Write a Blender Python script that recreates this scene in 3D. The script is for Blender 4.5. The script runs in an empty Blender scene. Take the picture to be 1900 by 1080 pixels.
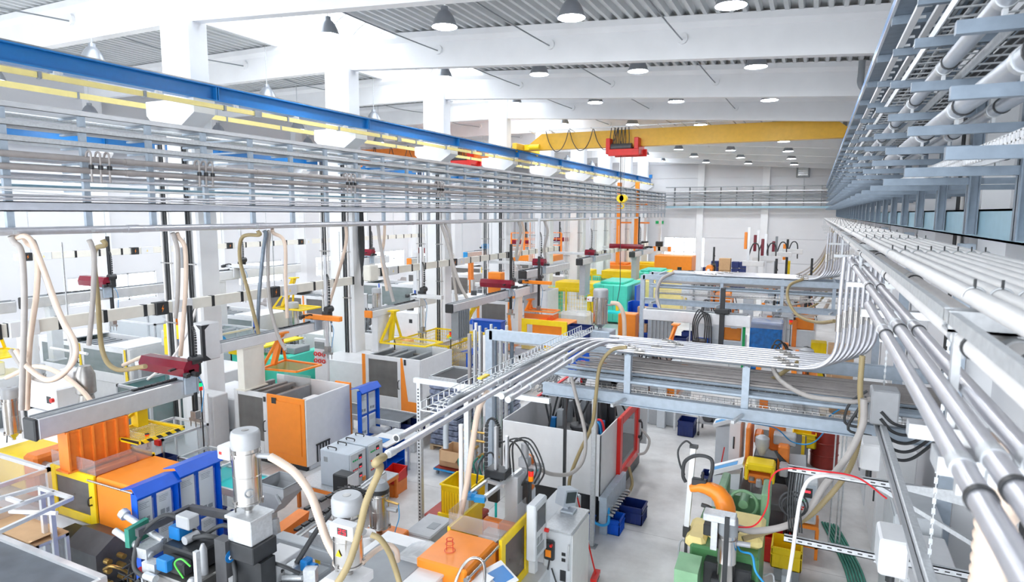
import bpy, math, random
from mathutils import Vector, Matrix

random.seed(7)
SC = bpy.context.scene
COL = SC.collection
PI = math.pi
R = math.radians

# ---------------------------------------------------------------- camera
FPX = 1176.0
YAW, PITCH, ROLL = R(25.43), R(7.07), R(0.25)
CAM = Vector((0.0, 0.0, 6.0))
_f = Vector((-math.sin(YAW)*math.cos(PITCH), math.cos(YAW)*math.cos(PITCH), -math.sin(PITCH)))
_r = Vector((math.cos(YAW), math.sin(YAW), 0))
_u = _r.cross(_f)
_c, _s = math.cos(ROLL), math.sin(ROLL)
_r, _u = _r*_c + _u*_s, _u*_c - _r*_s
cd = bpy.data.cameras.new('camera')
cd.sensor_width = 36.0
cd.lens = FPX/1900*36.0
cd.clip_start = 0.05
cd.clip_end = 300
cam = bpy.data.objects.new('camera', cd)
COL.objects.link(cam)
cam.matrix_world = Matrix(((_r.x, _u.x, -_f.x, CAM.x), (_r.y, _u.y, -_f.y, CAM.y), (_r.z, _u.z, -_f.z, CAM.z), (0, 0, 0, 1)))
SC.camera = cam
cd.dof.use_dof = True
cd.dof.focus_distance = 13.0
cd.dof.aperture_fstop = 2.8

# ---------------------------------------------------------------- world, colour
w = bpy.data.worlds.new('world')
SC.world = w
w.use_nodes = True
bg = w.node_tree.nodes['Background']
bg.inputs[0].default_value = (0.90, 0.95, 1.0, 1)
bg.inputs[1].default_value = 3.4
SC.view_settings.view_transform = 'Standard'
SC.view_settings.look = 'None'
SC.view_settings.exposure = 0.55
SC.view_settings.gamma = 1.0
SC.view_settings.use_curve_mapping = False
SC.cycles.max_bounces = 8
SC.cycles.diffuse_bounces = 5
SC.cycles.transparent_max_bounces = 24
SC.cycles.sample_clamp_indirect = 6.0
SC.cycles.use_denoising = True
SC.cycles.caustics_reflective = False
SC.cycles.caustics_refractive = False
LAMP_E = 95.0


# a line of sight of the photograph met with a plane of the hall (surveying aid)
def at(x, y, X=None, Y=None, Z=None):
    d = _r*((x-950)/FPX) - _u*((y-540)/FPX) + _f
    if X is not None:
        t = (X-CAM.x)/d.x
    elif Y is not None:
        t = (Y-CAM.y)/d.y
    else:
        t = (Z-CAM.z)/d.z
    return CAM + d*t


# ---------------------------------------------------------------- materials
MATS = {}


def mat(name, col, rough=0.45, metal=0.0, var=0.06, scale=6.0, bump=0.0, bscale=60.0, spec=0.5, emit=None):
    m = bpy.data.materials.new(name)
    m.use_nodes = True
    nt = m.node_tree
    p = nt.nodes['Principled BSDF']
    p.inputs['Roughness'].default_value = rough
    p.inputs['Metallic'].default_value = metal
    p.inputs['Specular IOR Level'].default_value = spec
    tc = nt.nodes.new('ShaderNodeTexCoord')
    nz = nt.nodes.new('ShaderNodeTexNoise')
    nz.inputs['Scale'].default_value = scale
    nz.inputs['Detail'].default_value = 4
    nt.links.new(tc.outputs['Object'], nz.inputs['Vector'])
    rp = nt.nodes.new('ShaderNodeValToRGB')
    rp.color_ramp.elements[0].position = 0.3
    rp.color_ramp.elements[1].position = 0.7
    a = [max(0, c*(1-var)) for c in col]
    b = [min(1, c*(1+var)) for c in col]
    rp.color_ramp.elements[0].color = (*a, 1)
    rp.color_ramp.elements[1].color = (*b, 1)
    nt.links.new(nz.outputs['Fac'], rp.inputs['Fac'])
    nt.links.new(rp.outputs['Color'], p.inputs['Base Color'])
    if bump:
        n2 = nt.nodes.new('ShaderNodeTexNoise')
        n2.inputs['Scale'].default_value = bscale
        nt.links.new(tc.outputs['Object'], n2.inputs['Vector'])
        bp = nt.nodes.new('ShaderNodeBump')
        bp.inputs['Strength'].default_value = bump
        nt.links.new(n2.outputs['Fac'], bp.inputs['Height'])
        nt.links.new(bp.outputs['Normal'], p.inputs['Normal'])
    if emit:
        p.inputs['Emission Color'].default_value = (*emit[0], 1)
        p.inputs['Emission Strength'].default_value = emit[1]
    MATS[name] = m
    return m


def clear_mat(name, tint, fac, rough=0.08, gloss=(1, 1, 1)):
    m = bpy.data.materials.new(name)
    m.use_nodes = True
    nt = m.node_tree
    nt.nodes.clear()
    o = nt.nodes.new('ShaderNodeOutputMaterial')
    t = nt.nodes.new('ShaderNodeBsdfTransparent')
    t.inputs[0].default_value = (*tint, 1)
    g = nt.nodes.new('ShaderNodeBsdfPrincipled')
    g.inputs['Base Color'].default_value = (*gloss, 1)
    g.inputs['Roughness'].default_value = rough
    mx = nt.nodes.new('ShaderNodeMixShader')
    nz = nt.nodes.new('ShaderNodeTexNoise')
    nz.inputs['Scale'].default_value = 3
    mr = nt.nodes.new('ShaderNodeMapRange')
    mr.inputs['To Min'].default_value = fac*0.7
    mr.inputs['To Max'].default_value = fac*1.3
    nt.links.new(nz.outputs['Fac'], mr.inputs['Value'])
    nt.links.new(mr.outputs[0], mx.inputs[0])
    nt.links.new(t.outputs[0], mx.inputs[1])
    nt.links.new(g.outputs[0], mx.inputs[2])
    nt.links.new(mx.outputs[0], o.inputs[0])
    MATS[name] = m
    return m


mat('wall', (0.74, 0.74, 0.76), 0.7, var=0.02, scale=0.8)
mat('concrete_white', (0.83, 0.835, 0.85), 0.65, var=0.03, scale=1.5, bump=0.05)
mat('deck', (0.62, 0.64, 0.65), 0.5, var=0.04, scale=2)
mat('white', (0.74, 0.745, 0.76), 0.35, var=0.03)
mat('cream', (0.82, 0.79, 0.71), 0.45, var=0.03)
mat('light_grey', (0.60, 0.63, 0.66), 0.4, var=0.04)
mat('grey_panel', (0.47, 0.52, 0.58), 0.4, var=0.04)
mat('mid_grey', (0.27, 0.29, 0.31), 0.45)
mat('dark', (0.025, 0.027, 0.03), 0.4, var=0.2)
mat('rubber', (0.04, 0.042, 0.045), 0.6, var=0.2)
mat('charcoal', (0.075, 0.075, 0.08), 0.4, var=0.15, bump=0.08, bscale=120)
mat('orange', (0.93, 0.27, 0.02), 0.35, var=0.03)
mat('orange_steel', (0.80, 0.22, 0.03), 0.4, var=0.08)
mat('yellow', (0.93, 0.66, 0.01), 0.4, var=0.04)
mat('ochre', (0.78, 0.44, 0.03), 0.4, var=0.05)
mat('conductor', (0.86, 0.72, 0.28), 0.5, var=0.04)
mat('pale_yellow', (0.88, 0.72, 0.30), 0.45, var=0.05)
mat('crane_blue', (0.01, 0.17, 0.47), 0.35, var=0.05)
mat('blue', (0.0, 0.085, 0.55), 0.35, var=0.06)
mat('navy', (0.006, 0.02, 0.13), 0.35, var=0.12)
mat('maroon', (0.20, 0.004, 0.020), 0.22, var=0.08)
mat('red', (0.66, 0.02, 0.015), 0.35, var=0.05)
mat('drum_red', (0.33, 0.03, 0.02), 0.4, var=0.12)
mat('teal', (0.08, 0.66, 0.50), 0.35, var=0.04)
mat('turquoise', (0.01, 0.60, 0.60), 0.5, var=0.04)
mat('green', (0.07, 0.22, 0.08), 0.4, var=0.1)
mat('light_green', (0.24, 0.45, 0.26), 0.4, var=0.08)
mat('signal_green', (0.0, 0.45, 0.12), 0.35)
mat('steel_blue', (0.42, 0.49, 0.57), 0.42, 0.15, var=0.08, scale=10)
mat('rack_steel', (0.22, 0.27, 0.33), 0.4, 0.35, var=0.12, scale=9)
mat('duct_blue', (0.33, 0.52, 0.62), 0.4, 0.2, var=0.06)
mat('galv', (0.62, 0.64, 0.66), 0.42, 0.55, var=0.10, scale=25)
mat('alu', (0.72, 0.73, 0.75), 0.32, 0.6, var=0.05)
mat('insulated', (0.46, 0.49, 0.54), 0.35, 0.45)
mat('pipe', (0.62, 0.62, 0.66), 0.30, 0.6, var=0.05, scale=12)
mat('pipe_grey', (0.36, 0.33, 0.32), 0.45, 0.1, var=0.10)
mat('pipe_white', (0.80, 0.78, 0.77), 0.45, 0.0, var=0.05)
mat('stainless', (0.62, 0.60, 0.58), 0.2, 1.0, var=0.05)
mat('rack_beam', (0.60, 0.63, 0.70), 0.4, 0.2)
mat('steel', (0.35, 0.34, 0.33), 0.35, 0.8, var=0.15)
mat('cast_grey', (0.42, 0.43, 0.45), 0.45, 0.2, var=0.06)
mat('hose_beige', (0.72, 0.57, 0.46), 0.5, var=0.05)
mat('hose_olive', (0.36, 0.28, 0.14), 0.5, var=0.07)
mat('hose_grey', (0.42, 0.39, 0.37), 0.5, var=0.06)
mat('brass', (0.60, 0.38, 0.12), 0.3, 0.8)
mat('cardboard', (0.56, 0.36, 0.20), 0.8, var=0.05)
mat('wood', (0.60, 0.44, 0.28), 0.7, var=0.12, scale=14)
mat('paper', (0.90, 0.90, 0.91), 0.7, var=0.02)
mat('cable_blue', (0.02, 0.30, 0.66), 0.4)
mat('cable_red', (0.75, 0.02, 0.03), 0.4)
mat('cable_green', (0.03, 0.22, 0.16), 0.5)
mat('lime', (0.10, 0.60, 0.08), 0.4)
mat('film', (0.20, 0.23, 0.32), 0.22, var=0.5, scale=9, bump=0.6, bscale=14)
mat('film_blue', (0.01, 0.17, 0.55), 0.25, var=0.35, scale=6, bump=0.5, bscale=12)
mat('belt', (0.10, 0.115, 0.135), 0.5, var=0.2, scale=3)
mat('floor_line', (0.10, 0.30, 0.60), 0.4)
mat('lamp_shade', (0.36, 0.38, 0.42), 0.3, 0.5, var=0.03)
mat('lamp_glow', (1, 1, 1), 0.5, emit=((0.93, 0.96, 1.0), LAMP_E))
mat('red_lens', (0.75, 0.01, 0.01), 0.2, emit=((1, 0.05, 0.02), 0.3))
mat('orange_lens', (0.9, 0.25, 0.0), 0.2)
mat('green_lens', (0.0, 0.5, 0.15), 0.2, emit=((0.02, 1, 0.4), 0.5))
mat('display_red', (0.3, 0, 0), 0.2, emit=((1, 0.03, 0.05), 1.6))
mat('screen', (0.06, 0.07, 0.08), 0.15)
mat('daylight', (0.9, 0.95, 1), 0.5, emit=((0.88, 0.94, 1.0), 1.8))
clear_mat('plexi', (0.86, 0.84, 0.84), 0.12)
clear_mat('plexi_clear', (0.93, 0.95, 0.96), 0.10)
clear_mat('smoked', (0.42, 0.36, 0.30), 0.14)
clear_mat('teal_glass', (0.10, 0.45, 0.45), 0.25)
clear_mat('foil', (0.80, 0.82, 0.84), 0.35, 0.25)
clear_mat('yellow_clear', (0.95, 0.80, 0.05), 0.45, 0.3, (0.95, 0.75, 0.02))
clear_mat('orange_clear', (0.95, 0.50, 0.20), 0.35, 0.2, (0.9, 0.35, 0.12))
clear_mat('sky_pane', (0.97, 0.99, 1.0), 0.06, 0.3)


def stripe_mat(name, a, b, freq, axis=0, diag=1.0):
    m = mat(name, a)
    nt = m.node_tree
    p = nt.nodes['Principled BSDF']
    tc = nt.nodes.new('ShaderNodeTexCoord')
    sx = nt.nodes.new('ShaderNodeSeparateXYZ')
    nt.links.new(tc.outputs['Object'], sx.inputs[0])
    ad = nt.nodes.new('ShaderNodeMath')
    ad.operation = 'MULTIPLY_ADD'
    nt.links.new(sx.outputs[2], ad.inputs[0])
    ad.inputs[1].default_value = diag
    nt.links.new(sx.outputs[axis], ad.inputs[2])
    mu = nt.nodes.new('ShaderNodeMath')
    mu.operation = 'MULTIPLY'
    nt.links.new(ad.outputs[0], mu.inputs[0])
    mu.inputs[1].default_value = freq
    fr = nt.nodes.new('ShaderNodeMath')
    fr.operation = 'FRACT'
    nt.links.new(mu.outputs[0], fr.inputs[0])
    gt = nt.nodes.new('ShaderNodeMath')
    gt.operation = 'GREATER_THAN'
    gt.inputs[1].default_value = 0.5
    nt.links.new(fr.outputs[0], gt.inputs[0])
    mx = nt.nodes.new('ShaderNodeMix')
    mx.data_type = 'RGBA'
    mx.inputs[6].default_value = (*a, 1)
    mx.inputs[7].default_value = (*b, 1)
    nt.links.new(gt.outputs[0], mx.inputs[0])
    nt.links.new(mx.outputs[2], p.inputs['Base Color'])
    return m


stripe_mat('hazard', (0.95, 0.68, 0.01), (0.02, 0.02, 0.02), 5.5)
stripe_mat('hazard_y', (0.95, 0.68, 0.01), (0.02, 0.02, 0.02), 5.5, axis=1)


def floor_material():
    m = mat('floor', (0.62, 0.61, 0.59), 0.28, var=0.1, scale=0.6)
    nt = m.node_tree
    p = nt.nodes['Principled BSDF']
    tc = nt.nodes.new('ShaderNodeTexCoord')
    n1 = nt.nodes.new('ShaderNodeTexNoise')
    n1.inputs['Scale'].default_value = 0.8
    n1.inputs['Detail'].default_value = 9
    n1.inputs['Roughness'].default_value = 0.65
    nt.links.new(tc.outputs['Object'], n1.inputs['Vector'])
    r1 = nt.nodes.new('ShaderNodeValToRGB')
    r1.color_ramp.elements[0].position = 0.32
    r1.color_ramp.elements[0].color = (0.52, 0.51, 0.50, 1)
    r1.color_ramp.elements[1].position = 0.62
    r1.color_ramp.elements[1].color = (0.76, 0.755, 0.75, 1)
    nt.links.new(n1.outputs['Fac'], r1.inputs['Fac'])
    bt = nt.nodes.new('ShaderNodeTexBrick')
    bt.offset = 0
    bt.inputs['Color1'].default_value = (1, 1, 1, 1)
    bt.inputs['Color2'].default_value = (0.96, 0.96, 0.96, 1)
    bt.inputs['Mortar'].default_value = (0.55, 0.55, 0.55, 1)
    bt.inputs['Scale'].default_value = 1.0
    bt.inputs['Mortar Size'].default_value = 0.006
    bt.inputs['Brick Width'].default_value = 5.65
    bt.inputs['Row Height'].default_value = 5.65
    nt.links.new(tc.outputs['Object'], bt.inputs['Vector'])
    mx = nt.nodes.new('ShaderNodeMix')
    mx.data_type = 'RGBA'
    mx.blend_type = 'MULTIPLY'
    mx.inputs[0].default_value = 1
    nt.links.new(r1.outputs[0], mx.inputs[6])
    nt.links.new(bt.outputs[0], mx.inputs[7])
    nt.links.new(mx.outputs[2], p.inputs['Base Color'])
    n2 = nt.nodes.new('ShaderNodeTexNoise')
    n2.inputs['Scale'].default_value = 2.5
    n2.inputs['Detail'].default_value = 6
    nt.links.new(tc.outputs['Object'], n2.inputs['Vector'])
    mr = nt.nodes.new('ShaderNodeMapRange')
    mr.inputs['To Min'].default_value = 0.2
    mr.inputs['To Max'].default_value = 0.5
    nt.links.new(n2.outputs['Fac'], mr.inputs['Value'])
    nt.links.new(mr.outputs[0], p.inputs['Roughness'])


floor_material()


# ---------------------------------------------------------------- mesh builder
def catmull(pts, n=8):
    P = [Vector(p) for p in pts]
    if len(P) < 3:
        return P
    out = []
    Q = [P[0]*2-P[1]] + P + [P[-1]*2-P[-2]]
    for i in range(1, len(Q)-2):
        a, b, c, d = Q[i-1], Q[i], Q[i+1], Q[i+2]
        for k in range(n):
            t = k/n
            out.append(0.5*((2*b)+(c-a)*t+(2*a-5*b+4*c-d)*t*t+(3*b-a-3*c+d)*t**3))
    out.append(P[-1])
    return out


class MB:
    def __init__(s):
        s.v, s.f, s.sm = [], [], []

    def _add(s, vs, fs, smooth=False):
        o = len(s.v)
        s.v += [tuple(x) for x in vs]
        s.f += [tuple(i+o for i in f) for f in fs]
        s.sm += [smooth]*len(fs)
        return s

    def hexa(s, p):
        return s._add(p, [(0, 3, 2, 1), (4, 5, 6, 7), (0, 1, 5, 4), (1, 2, 6, 5), (2, 3, 7, 6), (3, 0, 4, 7)])

    def box(s, x0, x1, y0, y1, z0, z1, bev=0.0):
        if x0 > x1: x0, x1 = x1, x0
        if y0 > y1: y0, y1 = y1, y0
        if z0 > z1: z0, z1 = z1, z0
        b = min(bev, (x1-x0)/3, (y1-y0)/3, (z1-z0)/3)
        if b <= 0:
            return s.hexa([(x0, y0, z0), (x1, y0, z0), (x1, y1, z0), (x0, y1, z0), (x0, y0, z1), (x1, y0, z1), (x1, y1, z1), (x0, y1, z1)])
        vs = []
        for (z, i) in ((z0, b), (z0+b, 0), (z1-b, 0), (z1, b)):
            X0, X1, Y0, Y1 = x0+i, x1-i, y0+i, y1-i
            c = b if i == 0 else b*0.4
            vs += [(X0+c, Y0, z), (X1-c, Y0, z), (X1, Y0+c, z), (X1, Y1-c, z), (X1-c, Y1, z), (X0+c, Y1, z), (X0, Y1-c, z), (X0, Y0+c, z)]
        fs = [tuple(reversed(range(8))), tuple(range(24, 32))]
        for k in range(3):
            for i in range(8):
                j = (i+1) % 8
                fs.append((k*8+i, k*8+j, k*8+8+j, k*8+8+i))
        return s._add(vs, fs)

    def obox(s, c, size, rz=0.0, rx=0.0, ry=0.0):
        M = Matrix.Rotation(rz, 3, 'Z') @ Matrix.Rotation(ry, 3, 'Y') @ Matrix.Rotation(rx, 3, 'X')
        c = Vector(c)
        a, b, d = size[0]/2, size[1]/2, size[2]/2
        return s.hexa([c + M @ Vector(q) for q in ((-a, -b, -d), (a, -b, -d), (a, b, -d), (-a, b, -d), (-a, -b, d), (a, -b, d), (a, b, d), (-a, b, d))])

    def bar(s, p, q, wd, h=None):
        """rectangular bar from p to q, wd across, h upright"""
        p, q = Vector(p), Vector(q)
        h = h or wd
        d = (q-p).normalized()
        up = Vector((0, 0, 1)) if abs(d.z) < 0.95 else Vector((0, 1, 0))
        sd = d.cross(up).normalized()
        up = sd.cross(d).normalized()
        a, b = sd*wd/2, up*h/2
        return s.hexa([p-a-b, p+a-b, q+a-b, q-a-b, p-a+b, p+a+b, q+a+b, q-a+b])

    def tube(s, pts, r, n=8, smooth=True, caps=True, rf=None):
        P = [Vector(p) for p in pts]
        vs, fs = [], []
        t0 = (P[1]-P[0]).normalized()
        up = Vector((0, 0, 1)) if abs(t0.z) < 0.9 else Vector((1, 0, 0))
        nrm = t0.cross(up).normalized()
        for i, p in enumerate(P):
            if i == 0: t = P[1]-P[0]
            elif i == len(P)-1: t = P[-1]-P[-2]
            else: t = P[i+1]-P[i-1]
            if t.length < 1e-9: t = t0
            t = t.normalized()
            nrm = nrm - t*nrm.dot(t)
            nrm = nrm.normalized() if nrm.length > 1e-6 else t.orthogonal().normalized()
            b = t.cross(nrm)
            rr = rf(i) if rf else r
            for k in range(n):
                a = 2*PI*k/n
                vs.append(p + (nrm*math.cos(a)+b*math.sin(a))*rr)
        for i in range(len(P)-1):
            for k in range(n):
                j = (k+1) % n
                fs.append((i*n+k, i*n+j, (i+1)*n+j, (i+1)*n+k))
        s._add(vs, fs, smooth)
        if caps:
            s._add(vs[:n], [tuple(reversed(range(n)))])
            s._add(vs[-n:], [tuple(range(n))])
        return s

    def cyl(s, p, q, r, n=12, r2=None):
        r2 = r if r2 is None else r2
        return s.tube([p, q], r, n, rf=lambda i: r if i == 0 else r2)

    def lathe(s, cx, cy, prof, n=20, smooth=True, cap=True):
        """prof: (radius, z) bottom to top"""
        def ring(r, z): return [(cx+r*math.cos(2*PI*k/n), cy+r*math.sin(2*PI*k/n), z) for k in range(n)]
        runs, cur = [], [prof[0]]
        for i in range(1, len(prof)):
            cur.append(prof[i])
            if i < len(prof)-1:
                a, b = Vector((prof[i][0]-prof[i-1][0], prof[i][1]-prof[i-1][1])), Vector((prof[i+1][0]-prof[i][0], prof[i+1][1]-prof[i][1]))
                if a.length < 1e-6 or b.length < 1e-6 or a.angle(b) > 0.6:
                    runs.append(cur)
                    cur = [prof[i]]
        runs.append(cur)
        for run_ in runs:
            vs = [v for (r, z) in run_ for v in ring(r, z)]
            fs = [(i*n+k, i*n+(k+1) % n, (i+1)*n+(k+1) % n, (i+1)*n+k) for i in range(len(run_)-1) for k in range(n)]
            s._add(vs, fs, smooth)
        if cap and prof[0][0] > 1e-4: s._add(ring(*prof[0]), [tuple(reversed(range(n)))])
        if cap and prof[-1][0] > 1e-4: s._add(ring(*prof[-1]), [tuple(range(n))])
        return s

    def prism(s, poly, axis, a, b):
        """poly of 2D points extruded along axis ('x': poly=(y,z), 'y': (x,z), 'z': (x,y))"""
        n = len(poly)
        def P(q, t):
            if axis == 'x': return (t, q[0], q[1])
            if axis == 'y': return (q[0], t, q[1])
            return (q[0], q[1], t)
        vs = [P(q, a) for q in poly] + [P(q, b) for q in poly]
        fs = [tuple(range(n)), tuple(reversed(range(n, 2*n)))]
        for i in range(n):
            j = (i+1) % n
            fs.append((i, i+n, j+n, j))
        return s._add(vs, fs)

    def quad(s, a, b, c, d):
        return s._add([a, b, c, d], [(0, 1, 2, 3)])

    def hose(s, pts, r, n=9, pitch=0.022, depth=0.14, sub=10):
        """corrugated hose through the points"""
        C = catmull(pts, sub)
        L = [0]
        for i in range(1, len(C)):
            L.append(L[-1]+(C[i]-C[i-1]).length)
        tot = L[-1]
        m = max(4, min(420, int(tot/pitch*2)))
        out, j = [], 0
        for k in range(m+1):
            t = tot*k/m
            while j < len(L)-2 and L[j+1] < t:
                j += 1
            seg = max(1e-9, L[j+1]-L[j])
            out.append(C[j].lerp(C[j+1], (t-L[j])/seg))
        return s.tube(out, r, n, rf=lambda i: r if i % 2 else r*(1-depth))

    def grid(s, o, u, v, nu, nv, r, edge=True):
        """wire mesh: origin o, edge vectors u, v"""
        o, u, v = Vector(o), Vector(u), Vector(v)
        for i in range(nu+1):
            p = o+u*(i/nu)
            s.bar(p, p+v, r, r)
        for i in range(nv+1):
            p = o+v*(i/nv)
            s.bar(p, p+u, r, r)
        return s

    def ring(s, c, r, t, axis='z', n=20, arc=(0, 2*PI), m=6):
        c = Vector(c)
        pts = []
        for k in range(n+1):
            a = arc[0]+(arc[1]-arc[0])*k/n
            if axis == 'z': d = Vector((math.cos(a), math.sin(a), 0))
            elif axis == 'y': d = Vector((math.cos(a), 0, math.sin(a)))
            else: d = Vector((0, math.cos(a), math.sin(a)))
            pts.append(c+d*r)
        return s.tube(pts, t, m)

    def move(s, d):
        s.v = [(a+d[0], b+d[1], c+d[2]) for a, b, c in s.v]
        return s

    def build(s, name, m, parent=None, recentre=False):
        loc = Vector((0, 0, 0))
        vs = s.v
        if recentre and vs:
            xs, ys, zs = [p[0] for p in vs], [p[1] for p in vs], [p[2] for p in vs]
            loc = Vector(((min(xs)+max(xs))/2, (min(ys)+max(ys))/2, min(zs)))
            vs = [(p[0]-loc.x, p[1]-loc.y, p[2]-loc.z) for p in vs]
        me = bpy.data.meshes.new(name)
        me.from_pydata(vs, [], s.f)
        me.polygons.foreach_set('use_smooth', s.sm)
        me.materials.append(MATS[m] if isinstance(m, str) else m)
        me.update()
        o = bpy.data.objects.new(name, me)
        COL.objects.link(o)
        if parent is not None:
            o.parent = parent
        o.location = loc
        return o


def tag(o, label, cat, group=None, kind=None):
    o['label'] = label
    o['category'] = cat
    if group: o['group'] = group
    if kind: o['kind'] = kind
    return o


def one(name, label, cat, mb, m, group=None, kind=None):
    return tag(mb.build(name, m, recentre=True), label, cat, group, kind)


def struct(name, mb, m, parent=None):
    o = mb.build(name, m, parent)
    if parent is None:
        o['kind'] = 'structure'
    return o


SPLIT = {'wall_tie', 'fitting', 'feeder', 'bracket_arm', 'hydraulic_hose', 'valve_bank', 'solenoid', 'side', 'top_cover', 'drum_cap', 'wheel', 'leg', 'tie_bar', 'platen', 'coupling',
         'hand_wheel', 'cylinder', 'corner_post', 'end_frame', 'tie_plate', 'mould_platen', 'hood_pane', 'latch', 'sensor_cap', 'fin',
         'injection_cylinder', 'button_row', 'digits', 'flap', 'pipework', 'clip_arm', 'guide_column', 'accumulator', 'cable_loop', 'post'}


def islands(mb):
    """the separate pieces of a builder, at most 40"""
    n = len(mb.v)
    par = list(range(n))
    def find(i):
        while par[i] != i:
            par[i] = par[par[i]]
            i = par[i]
        return i
    for f in mb.f:
        a = find(f[0])
        for j in f[1:]:
            par[find(j)] = a
    at_, groups = {}, {}
    for i, p in enumerate(mb.v):
        q = (round(p[0], 4), round(p[1], 4), round(p[2], 4))
        if q in at_: par[find(i)] = find(at_[q])
        else: at_[q] = i
    for k, f in enumerate(mb.f):
        groups.setdefault(find(f[0]), []).append(k)
    if len(groups) < 2 or len(groups) > 40: return [mb]
    out = []
    for g in groups.values():
        b, mp = MB(), {}
        for k in g:
            fs = []
            for v in mb.f[k]:
                if v not in mp:
                    mp[v] = len(b.v)
                    b.v.append(mb.v[v])
                fs.append(mp[v])
            b.f.append(tuple(fs))
            b.sm.append(mb.sm[k])
        out.append(b)
    return out


class T:
    """a thing: an Empty at its base; parts are given in its own coordinates"""
    def __init__(s, name, label, cat, loc=(0, 0, 0), rz=0.0, group=None):
        o = bpy.data.objects.new(name, None)
        o.empty_display_size = 0.2
        COL.objects.link(o)
        o.location = loc
        o.rotation_euler = (0, 0, rz)
        tag(o, label, cat, group)
        s.o = o

    def p(s, name, m, mb, parent=None, label=None):
        q = None
        for piece in (islands(mb) if name in SPLIT else [mb]):
            o = piece.build(name, m, parent or s.o)
            if label: o['label'] = label
            q = q or o
        return q


def copy_tree(o, parent=None):
    c = o.copy()
    COL.objects.link(c)
    if parent is not None:
        c.parent = parent
    for ch in list(o.children):
        copy_tree(ch, c)
    return c


NTH = ['nearest', 'second', 'third', 'fourth', 'fifth', 'sixth', 'seventh', 'eighth', 'ninth', 'tenth', 'eleventh', 'twelfth',
       'thirteenth', 'fourteenth', 'fifteenth', 'sixteenth', 'seventeenth', 'eighteenth', 'nineteenth', 'twentieth']


def nth(i):
    if i < len(NTH): return NTH[i]
    tens = {2: 'twenty', 3: 'thirty', 4: 'forty', 5: 'fifty'}[(i+1)//10]
    u = (i+1) % 10
    if u == 0: return {2: 'twentieth', 3: 'thirtieth', 4: 'fortieth', 5: 'fiftieth'}[(i+1)//10]
    return tens + '-' + ['', 'first', 'second', 'third', 'fourth', 'fifth', 'sixth', 'seventh', 'eighth', 'ninth'][u]
# ================================================================ the hall
XL, XR, YN, YF = -27.0, 2.35, -5.0, 57.0
BAY = 5.65
CY = [10.6 - BAY*2 + BAY*i for i in range(11)]      # column / beam lines
CX0, CX1 = -14.4, -13.45                             # columns


def zdeck(x):
    return 11.45 if x < -14 else 11.3 - 0.068*(x+11.5)


struct('floor', MB().box(XL, XR+0.3, YN, YF, -0.2, 0), 'floor')
struct('wall_right', MB().box(XR, XR+0.3, YN, YF, 0, 11.6), 'wall')
# far wall with its long horizontal panels (real joints)
m = MB()
zz = [0, 1.9, 3.9, 5.9, 7.9, 9.0, 10.2, 12.2]
for a, b in zip(zz, zz[1:]):
    m.box(XL, -12.1, YF, YF+0.25, a+0.012, b-0.012) if a > 1 else m.box(XL, -12.1, YF, YF+0.25, a, b-0.012)
    m.box(-8.6, XR, YF, YF+0.25, a+0.012, b-0.012)
    if a >= 3.9: m.box(-12.1, -8.6, YF, YF+0.25, a+0.012, b-0.012)
m.box(-12.1, -8.6, YF, YF+0.25, 0, 1.3)
m.box(XL, XR, YF+0.05, YF+0.2, 3.9, 12).box(XL, -12.1, YF+0.05, YF+0.2, 0, 3.9).box(-8.6, XR, YF+0.05, YF+0.2, 0, 3.9)
struct('wall_back', m, 'wall')
# left wall with window openings
LW = [(8.0, 10.6), (15.2, 19.0), (20.3, 22.2), (23.6, 26.6), (29.3, 33.0), (35.0, 38.4), (40.8, 44.0)]
m = MB()
y = YN
for a, b in LW:
    m.box(XL-0.25, XL, y, a, 0, 12.2)
    m.box(XL-0.25, XL, a, b, 0, 2.1)
    m.box(XL-0.25, XL, a, b, 3.3, 12.2)
    y = b
m.box(XL-0.25, XL, y, YF, 0, 12.2)
struct('wall_left', m, 'wall')
for i, (a, b) in enumerate(LW):
    fr = MB()
    n = max(2, int((b-a)/1.1))
    for k in range(n+1):
        yy = a+(b-a)*k/n
        fr.box(XL-0.16, XL-0.08, yy-0.03, yy+0.03, 2.1, 3.3)
    for z in (2.13, 2.7, 3.27):
        fr.box(XL-0.16, XL-0.08, a, b, z-0.03, z+0.03)
    wo = struct('window_%d' % (i+1), fr, 'white')
    struct('pane', MB().box(XL-0.13, XL-0.12, a, b, 2.1, 3.3), 'sky_pane', wo)
fr = MB()
for k in range(5):
    x = -12.1+3.5*k/4
    fr.box(x-0.03, x+0.03, YF+0.08, YF+0.16, 1.3, 3.9)
for z in (1.33, 2.6, 3.87):
    fr.box(-12.1, -8.6, YF+0.08, YF+0.16, z-0.03, z+0.03)
wo = struct('window_8', fr, 'white')
struct('pane', MB().box(-12.1, -8.6, YF+0.11, YF+0.12, 1.3, 3.9), 'sky_pane', wo)


def column(name, x0, x1, y, h=11.4, dy=0.6, ch=0.05):
    m = MB().prism([(x0+ch, y), (x1-ch, y), (x1, y+ch), (x1, y+dy-ch), (x1-ch, y+dy), (x0+ch, y+dy), (x0, y+dy-ch), (x0, y+ch)], 'z', 0, h)
    return m


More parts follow.
